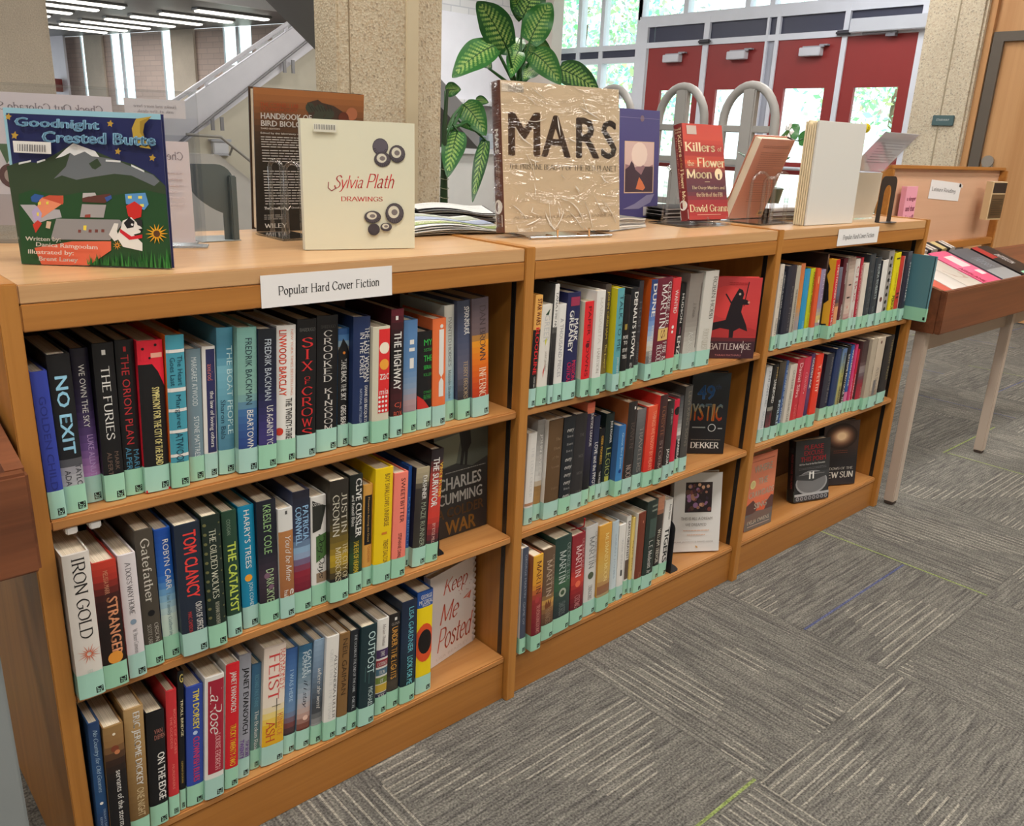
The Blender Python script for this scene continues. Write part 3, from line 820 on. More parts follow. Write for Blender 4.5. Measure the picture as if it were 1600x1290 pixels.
# windows above the doors and to the left of them
def wgrid(name, ys, zs, mw=0.07):
    g = MB(); g.box(X + 0.05, X + 0.06, Y(ys[-1]), Y(ys[0]), zs[0], zs[-1], (255, 255, 255))
    w = struct(name, g, PANE)
    f = MB()
    for y in ys: f.box(X, X + 0.12, Y(y) - mw / 2, Y(y) + mw / 2, zs[0], zs[-1], ALU)
    for z in zs: f.box(X - 0.004, X + 0.124, Y(ys[-1]) - 0.002, Y(ys[0]) + 0.002, z - mw / 2, z + mw / 2, ALU)
    f.build('window_frame', PAINT, w)
    return w
wgrid('window_5', [4.78, 4.23, 3.55, 3.3, 2.85, 2.25, 1.93], [Zs(2.42), 3.6])
w6 = wgrid('window_6', [6.06, 5.98, 5.62, 5.29, 4.79], [0.05, 0.75, Zs(1.72), Zs(2.06), Zs(2.18), 3.6])
f = MB(); f.box(X + 0.02, X + 0.045, Y(4.82), Y(6.0), Zs(2.065), Zs(2.175), (62, 64, 84)); f.build('spandrel_panel', PAINT, w6)
slab('wall_entrance', X, X + 0.2, Y(1.9) - 1.2, Y(1.9), 0, 3.6, PAINT, (220, 214, 200))
slab('wall_corner', X, X + 0.25, Y(6.06), 12.5, 0, 3.6, PAINT, (214, 206, 206))
# white panelled wall between column and windows, with a shelf recess
slab('wall_panel', 6.4, 9.19, 8.5, 8.6, 1.72, 2.82, PAINT, (234, 232, 240))
slab('wall_panel_upper', 6.4, 9.19, 8.5, 8.6, 2.82, 3.6, WHITE_BRICK)
slab('wall_panel_low', 6.4, 9.19, 8.45, 8.6, 0, 1.03, PAINT, (226, 220, 214))
slab('wall_panel_mid', 6.4, 9.19, 8.62, 8.7, 1.03, 1.72, PAINT, (176, 172, 172))
slab('trim_8', 6.4, 8.05, 8.36, 8.6, 1.03, 1.1, PAINT, (214, 210, 210))
slab('trim_9', 6.4, 8.2, 8.44, 8.6, 1.68, 1.74, WHITE_BRICK)
slab('wall_return', 8.55, 8.75, 7.9, 8.5, 0, 3.6, PAINT, (206, 196, 186))
for i in range(4):
    m = MB(); m.bbox(7.28 + i * 0.2, 7.44 + i * 0.2, 8.4, 8.58, 1.101, 1.26 + 0.05 * (i % 2), [(90, 110, 120), (200, 205, 210), (70, 90, 100), (190, 196, 204)][i], 0.01)
    tag(m.build('storage_box', MATTE), ['blue grey box on the wall ledge beside the concrete column', 'white box second along the wall ledge from the column', 'dark box third along the wall ledge from the column', 'pale box on the wall ledge farthest from the column'][i], 'box', 'boxes on the wall ledge')

# ---------------------------------------------------------------- outdoors
g = MB(); g.box(9.4, 60, -30, 45, -0.3, -0.05, (190, 196, 186)); tag(g.build('ground_outside', MATTE), None, None, kind='structure') if False else struct('ground', g, MATTE)
def tree(x, y, hh, rr, label, col, seed):
    q = random.Random(seed)
    t = thing('leafy_tree', label, 'tree', (x, y, -0.05), group='trees outside the entrance')
    m = MB(); m.tube([(0, 0, 0), (0.05, 0.05, hh * 0.3), (0.0, 0.1, hh * 0.55), (0.1, 0, hh * 0.8)], [0.18, 0.14, 0.1, 0.04], (110, 96, 80)); m.build('trunk', MATTE, t)
    m = MB()
    for k in range(3200):
        a = q.uniform(0, 6.283); u = q.uniform(-1, 1); d = q.uniform(0.35, 1) ** 0.5 * (0.85 + 0.3 * math.sin(3 * a) * u)
        c = Vector((math.cos(a) * math.sqrt(1 - u * u) * rr * d, math.sin(a) * math.sqrt(1 - u * u) * rr * d, hh * 0.58 + u * hh * 0.42 * d))
        e1 = Vector((q.uniform(-1, 1), q.uniform(-1, 1), q.uniform(-1, 1))).normalized(); e2 = e1.cross(Vector((q.uniform(-1, 1), q.uniform(-1, 1), q.uniform(-1, 1)))).normalized()
        s_ = q.uniform(0.06, 0.13)
        cc = [min(255, v * q.uniform(0.8, 1.2)) for v in col]
        m.add([c - e1 * s_, c + e2 * s_ * 0.5, c + e1 * s_, c - e2 * s_ * 0.5], [[0, 1, 2, 3]], cc)
    m.build('crown', LEAF, t)
tree(15, 13.5, 6.0, 2.6, 'bright leafy tree seen through the tall windows beside the plant', (176, 222, 186), 1)
tree(19.5, 8.0, 6.5, 2.8, 'leafy tree outside seen above the red doors nearer the windows', (180, 226, 190), 2)
tree(16, 4.2, 6.5, 2.4, 'leafy tree outside seen above the red doors nearer the pier', (176, 222, 182), 3)
tree(21, 17, 6.0, 3.2, 'distant leafy tree seen low through the tall windows', (160, 210, 186), 4)

# ================================================================== bookcases
ZS = (0.7155, 0.426)
ZB = 0.116
DEPTH = 0.5
def build_bay(i, label):
    x0 = i * BW; xl = x0 + UT; xr = x0 + BW
    t = thing('bookcase', label, 'bookcase', (x0, 0, 0), group='oak bookcase bays')
    def part(name, a, b, y0, y1, z0, z1, mat, r=0.0015):
        m = MB(); m.bbox(a - x0, b - x0, y0, y1, z0, z1, (190, 130, 70), r); return m.build(name, mat, t)
    if i == 0: part('side_panel', 0, UT, 0, DEPTH, 0, H + 0.002, OAK_Z)
    part('side_panel', xr, xr + UT, 0, DEPTH, 0, H + 0.002, OAK_Z)
    e = 0.0006
    part('top_board', xl + e, xr - e, 0.0035, DEPTH - 0.004, H - 0.026, H - 0.0005, OAK_TOP)
    part('fascia', xl + e, xr - e, 0.002, 0.02, 0.988, H - 0.0265, OAK_X)
    for z in ZS: part('shelf', xl + e, xr - e, 0.006, 0.243, z - 0.0175, z - 0.0003, OAK_SHELF, 0.003)
    part('base_shelf', xl + e, xr - e, 0.0115, 0.243, ZB - 0.0155, ZB - 0.0003, OAK_SHELF, 0.003)
    part('kick_board', xl + e, xr - e, 0.014, 0.032, 0.0, ZB - 0.016, OAK_X)
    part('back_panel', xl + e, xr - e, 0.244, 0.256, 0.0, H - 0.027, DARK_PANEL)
    # slotted metal standards let into the uprights
    for (a, b) in ((xl - 0.0002, xl + 0.0014), (xr - 0.0014, xr + 0.0002)):
        m = MB(); m.box(a - x0, b - x0, 0.0245, 0.0375, ZB, 0.986, (30, 28, 28))
        for k in range(34):
            z = ZB + 0.02 + k * 0.0254
            if z < 0.97: m.box(a - x0 - 0.0002, b - x0 + 0.0002, 0.0295, 0.0325, z, z + 0.01, (8, 8, 8))
        m.build('shelf_standard', METAL, t)
    if i == 0:
        for x in (0.046, 0.078):
            m = MB(); m.bbox(x, x + 0.016, 0.01, 0.03, ZS[0] - 0.03, ZS[0] - 0.0178, (224, 224, 224), 0.002); o = m.build('label_clip', PAINT, t); o['label'] = 'small white clip under the top shelf'
    return t
build_bay(0, 'near bay of the oak bookcase run, under the illustrated picture book')
build_bay(1, 'middle bay of the oak bookcase run, under the large wrapped tan book')
build_bay(2, 'far bay of the oak bookcase run, beside the tray table')

def paper_sign(x0, x1, z0, z1, y, label, style_h):
    m = MB(); w, h = x1 - x0, z1 - z0
    m.box(0, w, 0, 0.0006, 0, h, (228, 226, 226))
    cv = Canvas(m, lambda a, b, o: (a * w, -o, h * (1 - b)), w, h)
    cv.text('Popular Hard Cover Fiction', 0.12, 0.89, 0.36, 0.72, (70, 70, 72), 's')
    o = m.build('paper_sign', MATTE, None, (x0, y, z0)); tag(o, label, 'sign', 'shelf signs taped to the bookcases')
paper_sign(0.358, 0.600, 0.9875, 1.0385, 0.0008, 'white printed paper sign taped to the near bookcase fascia', 1)
paper_sign(2.150, 2.401, 0.994, 1.0425, 0.0008, 'white printed paper sign taped to the far bookcase fascia', 1)

# x,y,width,height,lean,spine colour(s),print on the spine,options,label
BOOKS = {}
BOOKS['1a'] = [
 (0.0295,0.0123,0.0210,0.2158,-0.0038,(52,66,158),[('T','GOLDEN CHILD',0.5,0.16,0.8,0.42,(40,50,128),'n')],{},'royal blue book with darker blue lettering, first from left on near bookcase top shelf'),
 (0.0511,0.0191,0.0294,0.2347,0.0059,[(0,(24,24,27)),(0.64,(28,30,34)),(0.72,(150,150,158)),(0.8,(170,172,178))],[('T','NO EXIT',0.5,0.13,0.62,0.55,(150,205,232),'b'),('T','TAYLOR',0.78,0.69,0.86,0.26,(60,62,70),'n'),('T','ADAMS',0.3,0.72,0.88,0.26,(60,62,70),'n')],{},'black book with large pale blue capitals, second from left on near bookcase top shelf'),
 (0.0844,0.0399,0.0235,0.2344,0.0147,[(0,(24,22,34)),(0.35,(44,36,66)),(0.62,(104,76,138)),(0.8,(180,130,190))],[('T','WE OWN THE SKY',0.5,0.1,0.5,0.34,(222,220,216),'n'),('T','LUKE ALLNUTT',0.6,0.55,0.85,0.34,(190,160,210),'n')],{},'black to lilac fading book with white capitals, third from left on near bookcase top shelf'),
 (0.1085,0.0277,0.0283,0.2406,0.0225,(24,24,27),[('T','THE FURIES',0.5,0.14,0.6,0.42,(222,220,216),'s'),('T','MARK',0.7,0.68,0.8,0.2,(110,90,80),'n'),('T','ALPERT',0.35,0.68,0.83,0.22,(110,90,80),'n'),('R',0.4,0.58,0.04,0.07,(222,220,216))],{},'black book with white serif capitals, fourth from left on near bookcase top shelf'),
 (0.1386,0.0324,0.0260,0.2404,0.0292,(24,24,27),[('T','THE ORION PLAN',0.45,0.09,0.66,0.42,(175,48,52),'n'),('T','MARK',0.72,0.7,0.85,0.3,(70,130,160),'n'),('T','ALPERT',0.3,0.68,0.86,0.3,(70,130,160),'n'),('R',0.4,0.55,0.04,0.07,(170,40,45))],{},'black book with dark red capitals and blue author name, fifth on near bookcase top shelf'),
 (0.1651,0.0246,0.0366,0.2369,0.0351,[(0,(222,38,58)),(0.13,(222,38,58)),(0.131,(24,24,27)),(0.2,(24,24,27))],[('P',[(0,0.12),(0.45,0.13),(0.75,0.2),(1,0.3),(1,0),(0,0)],(222,38,58)),('T','SYMPHONY FOR THE CITY OF THE DEAD',0.62,0.3,0.82,0.3,(236,224,150),'b'),('R',0.5,0.95,0.08,0.11,(235,170,150)),('C',0.2,0.05,0.06,(24,24,27)),('C',0.7,0.03,0.06,(24,24,27)),('C',0.45,0.11,0.05,(24,24,27))],{'foot': (200,30,45)},'red and black book with cream yellow capitals, sixth from left on near bookcase top shelf'),
 (0.2033,0.0195,0.0275,0.2419,0.0399,(70,150,170),[('R',0,1,0.09,0.11,(222,220,216)),('R',0,1,0.335,0.36,(222,220,216)),('R',0,1,0.47,0.49,(222,220,216)),('R',0,1,0.61,0.63,(222,220,216)),('R',0,1,0.77,0.79,(222,220,216)),('T','The Heart',0.7,0.13,0.32,0.28,(22,60,80),'n'),('T','Goes Last',0.3,0.14,0.32,0.28,(22,60,80),'n'),('T','Margaret',0.5,0.38,0.6,0.36,(22,60,80),'n'),('T','ATWOOD',0.5,0.63,0.85,0.42,(22,60,80),'n')],{'side': (222,110,40)},'teal book with white cross stripes and orange side, seventh on near bookcase top shelf'),
 (0.2352,0.0292,0.0233,0.2147,0.0438,(112,136,148),[('T','MARGARET ATWOOD',0.5,0.06,0.42,0.36,(205,215,218),'n'),('T','STONE MATTRESS',0.55,0.5,0.83,0.36,(205,215,218),'n')],{},'grey blue book with pale grey capitals, eighth from left on near bookcase top shelf'),
 (0.2594,0.0280,0.0207,0.2161,0.0466,(222,220,216),[('R',0.25,0.95,0.02,0.8,(46,48,90)),('T','axelrod',0.55,0.13,0.25,0.4,(190,110,100),'n'),('T','the law of loving others',0.6,0.33,0.76,0.4,(222,220,216),'b')],{},'slim white book with navy spine panel, ninth from left on near bookcase top shelf'),
 (0.2830,0.0292,0.0261,0.2420,0.0485,[(0,(84,150,176)),(0.2,(78,140,168)),(0.26,(120,178,196)),(0.6,(92,150,172)),(0.8,(80,130,155))],[('T','THE BOAT PEOPLE',0.75,0.12,0.72,0.36,(200,225,228),'n'),('T','Sharon Bala',0.3,0.48,0.75,0.3,(40,70,90),'n')],{},'sky blue book with pale capitals down one edge, tenth on near bookcase top shelf'),
 (0.3103,0.0155,0.0320,0.2413,0.0495,[(0,(112,158,150)),(0.45,(128,170,158)),(0.58,(64,106,158)),(0.8,(42,68,130))],[('T','FREDRIK BACKMAN',0.55,0.07,0.52,0.34,(40,62,72),'n'),('T','BEARTOWN',0.6,0.56,0.84,0.34,(222,220,216),'n')],{},'sea green to blue fading book with white title, eleventh on near bookcase top shelf'),
 (0.3436,0.0125,0.0312,0.2357,0.0494,[(0,(26,30,36)),(0.4,(30,36,60)),(0.7,(58,52,110)),(0.85,(64,58,116))],[('T','FREDRIK BACKMAN',0.5,0.07,0.5,0.36,(185,195,205),'n'),('T','US AGAINST YOU',0.6,0.54,0.86,0.36,(222,220,216),'n')],{},'black to indigo book with pale thin capitals, twelfth from left on near bookcase top shelf'),
 (0.3785,0.0190,0.0339,0.2361,0.0484,(222,220,216),[('T','LINWOOD BARCLAY',0.3,0.03,0.5,0.38,(214,72,48),'b'),('T','THE TWENTY-THREE',0.62,0.52,0.84,0.34,(40,38,40),'b'),('C',0.12,0.76,0.2,(200,60,45)),('T','NEW YORK TIMES BESTSELLING',0.78,0.03,0.5,0.14,(215,150,130),'n')],{},'white book with orange red capitals, thirteenth from left on near bookcase top shelf'),
 (0.4168,0.0208,0.0351,0.2420,0.0464,(24,24,27),[('T','SIX',0.5,0.12,0.37,0.6,(200,48,50),'v'),('T','OF',0.5,0.4,0.46,0.3,(200,48,50),'v'),('T','CROWS',0.5,0.47,0.85,0.6,(200,48,50),'v'),('H','BARDUGO',0.1,0.9,0.06,0.085,(120,118,115),'s')],{},'black book with ornate red letters stacked downwards, fourteenth from left on near bookcase top shelf'),
 (0.4575,0.0277,0.0400,0.2423,0.0434,(24,24,27),[('T','CROOKED',0.5,0.1,0.48,0.42,(205,200,195),'v'),('T','KINGDOM',0.55,0.52,0.84,0.42,(205,200,195),'v'),('H','BARDUGO',0.15,0.85,0.065,0.09,(80,75,75),'s')],{},'black book with white capitals stacked downwards, fifteenth from left on near bookcase top shelf'),
 (0.5021,0.0322,0.0216,0.2157,0.0394,[(0,(38,78,140)),(0.1,(90,140,190)),(0.16,(190,180,160)),(0.2,(24,24,27))],[('P',[(0,0.18),(0.4,0.08),(0.8,0.14),(1,0.2),(1,0.3),(0,0.3)],(24,24,27)),('T','TAKE BACK THE SKY',0.5,0.25,0.6,0.5,(222,220,216),'b'),('T','GREG BEAR',0.5,0.64,0.82,0.5,(222,220,216),'b'),('C',0.5,0.2,0.12,(220,130,50))],{},'black book with white capitals under a blue sky picture, sixteenth on near bookcase top shelf'),
 (0.5253,0.0196,0.0341,0.2352,0.0345,(32,48,88),[('T','THE LAST WOMAN',0.8,0.08,0.5,0.3,(222,220,216),'b'),('T','IN THE FOREST',0.5,0.12,0.47,0.28,(222,220,216),'n'),('T','DIANE LES BECQUETS',0.75,0.53,0.82,0.22,(222,220,216),'b'),('T','NATIONAL BESTSELLER',0.45,0.55,0.82,0.14,(170,180,200),'n')],{},'navy book with white two line title, seventeenth from left on near bookcase top shelf'),
 (0.5616,0.0123,0.0355,0.2149,0.0286,(205,200,180),[('R',0.32,1,0.02,0.74,(215,48,50)),('C',0.66,0.18,0.3,(235,225,205)),('C',0.66,0.32,0.28,(230,160,60)),('H','zac',0.4,0.95,0.4,0.45,(222,220,216),'n'),('H','mia',0.4,0.95,0.53,0.58,(222,220,216),'n'),('C',0.4,0.6,0.07,(222,220,216)),('C',0.4,0.64,0.07,(222,220,216)),('C',0.4,0.6799999999999999,0.07,(222,220,216)),('C',0.4,0.72,0.07,(222,220,216)),('C',0.6000000000000001,0.6,0.07,(222,220,216)),('C',0.6000000000000001,0.64,0.07,(222,220,216)),('C',0.6000000000000001,0.6799999999999999,0.07,(222,220,216)),('C',0.6000000000000001,0.72,0.07,(222,220,216)),('C',0.8,0.6,0.07,(222,220,216)),('C',0.8,0.64,0.07,(222,220,216)),('C',0.8,0.6799999999999999,0.07,(222,220,216)),('C',0.8,0.72,0.07,(222,220,216))],{},'cream book with red dotted spine and white sun, eighteenth on near bookcase top shelf'),
 (0.6048,0.0178,0.0267,0.2418,0.0217,[(0,(110,32,48)),(0.12,(60,24,32)),(0.3,(24,24,27)),(0.5,(24,24,27)),(0.66,(70,28,34)),(0.85,(40,30,32))],[('T','THE HIGHWAY',0.5,0.17,0.62,0.6,(222,220,216),'b'),('H','CJ',0.3,0.85,0.72,0.77,(200,90,70),'n'),('H','BOX',0.25,0.95,0.79,0.83,(200,90,70),'n'),('R',0.3,0.5,0.05,0.08,(222,220,216))],{},'dark red and black book with bold white capitals, nineteenth on near bookcase top shelf'),
 (0.6391,0.0251,0.0303,0.2171,0.0138,[(0,(84,124,172)),(0.4,(92,132,178)),(0.6,(130,150,176)),(0.75,(176,140,140)),(0.8,(150,130,140))],[('R',0.4,0.7,0.17,0.21,(222,220,216)),('R',0.35,0.75,0.24,0.27,(222,220,216)),('R',0.4,0.7,0.33,0.42,(222,220,216))],{},'cloudy blue book with small white letters, twentieth from left on near bookcase top shelf'),
 (0.6725,0.0264,0.0329,0.1917,0.0049,(24,24,27),[('H','MY',0.4,1,0.08,0.14,(60,190,80),'n'),('H','SISTER',0.4,1,0.17,0.2,(60,150,70),'n'),('H','THE',0.4,1,0.24,0.3,(60,190,80),'n'),('H','SERIAL',0.4,1,0.34,0.38,(60,190,80),'n'),('H','KILLER',0.4,1,0.42,0.45,(60,150,70),'n'),('P',[(0,0.64),(0.4,0.69),(0.85,0.79),(0,0.79)],(200,50,45)),('H','OYINKAN',0.4,1,0.6,0.63,(60,150,70),'n'),('H','BRAITHWAITE',0.4,1,0.64,0.69,(60,150,70),'n')],{},'black book with green letters and red corner, twenty-first from left on near bookcase top shelf'),
 (0.7079,0.0250,0.0308,0.2131,-0.0049,(226,112,62),[('R',0.44,0.8,0.1,0.5,(222,220,216)),('R',0.44,0.8,0.58,0.72,(222,220,216)),('P',[(0.44,0.5),(0.8,0.5),(0.62,0.54)],(222,220,216)),('P',[(0.44,0.58),(0.8,0.58),(0.62,0.54)],(222,220,216)),('C',0.62,0.07,0.12,(222,220,216))],{},'orange book with white lozenge panel, twenty-second from left on near bookcase top shelf'),
 (0.7476,0.0386,0.0233,0.2326,-0.0157,[(0,(214,212,202)),(0.5,(190,205,205)),(0.8,(140,185,205))],[('T','PAINTED HORSES',0.5,0.1,0.52,0.34,(110,110,110),'s'),('T','Malcolm Brooks',0.5,0.55,0.8,0.34,(110,120,120),'s')],{},'pale grey book with fine grey serif title, twenty-third from left on near bookcase top shelf'),
 (0.7742,0.0293,0.0310,0.2406,-0.0275,[(0,(60,66,84)),(0.3,(70,78,104)),(0.6,(100,96,112)),(0.8,(60,56,60))],[('T','SHANNARA',0.65,0.05,0.28,0.36,(222,220,216),'n'),('T','the fall of',0.85,0.06,0.28,0.2,(222,220,216),'n'),('T','TERRY BROOKS',0.6,0.5,0.82,0.34,(190,165,130),'s')],{},'slate blue book with white capitals near top, twenty-fourth from left on near bookcase top shelf'),
 (0.8089,0.0247,0.0417,0.2425,-0.0403,[(0,(84,74,84)),(0.28,(110,92,94)),(0.36,(226,150,40)),(0.55,(222,110,30)),(0.8,(190,60,30))],[('T','DAN BROWN',0.6,0.06,0.52,0.36,(70,58,60),'s'),('T','INFERNO',0.6,0.58,0.84,0.44,(235,215,190),'s')],{},'grey and flame orange book with dark serif capitals, twenty-fifth on near bookcase top shelf'),
]
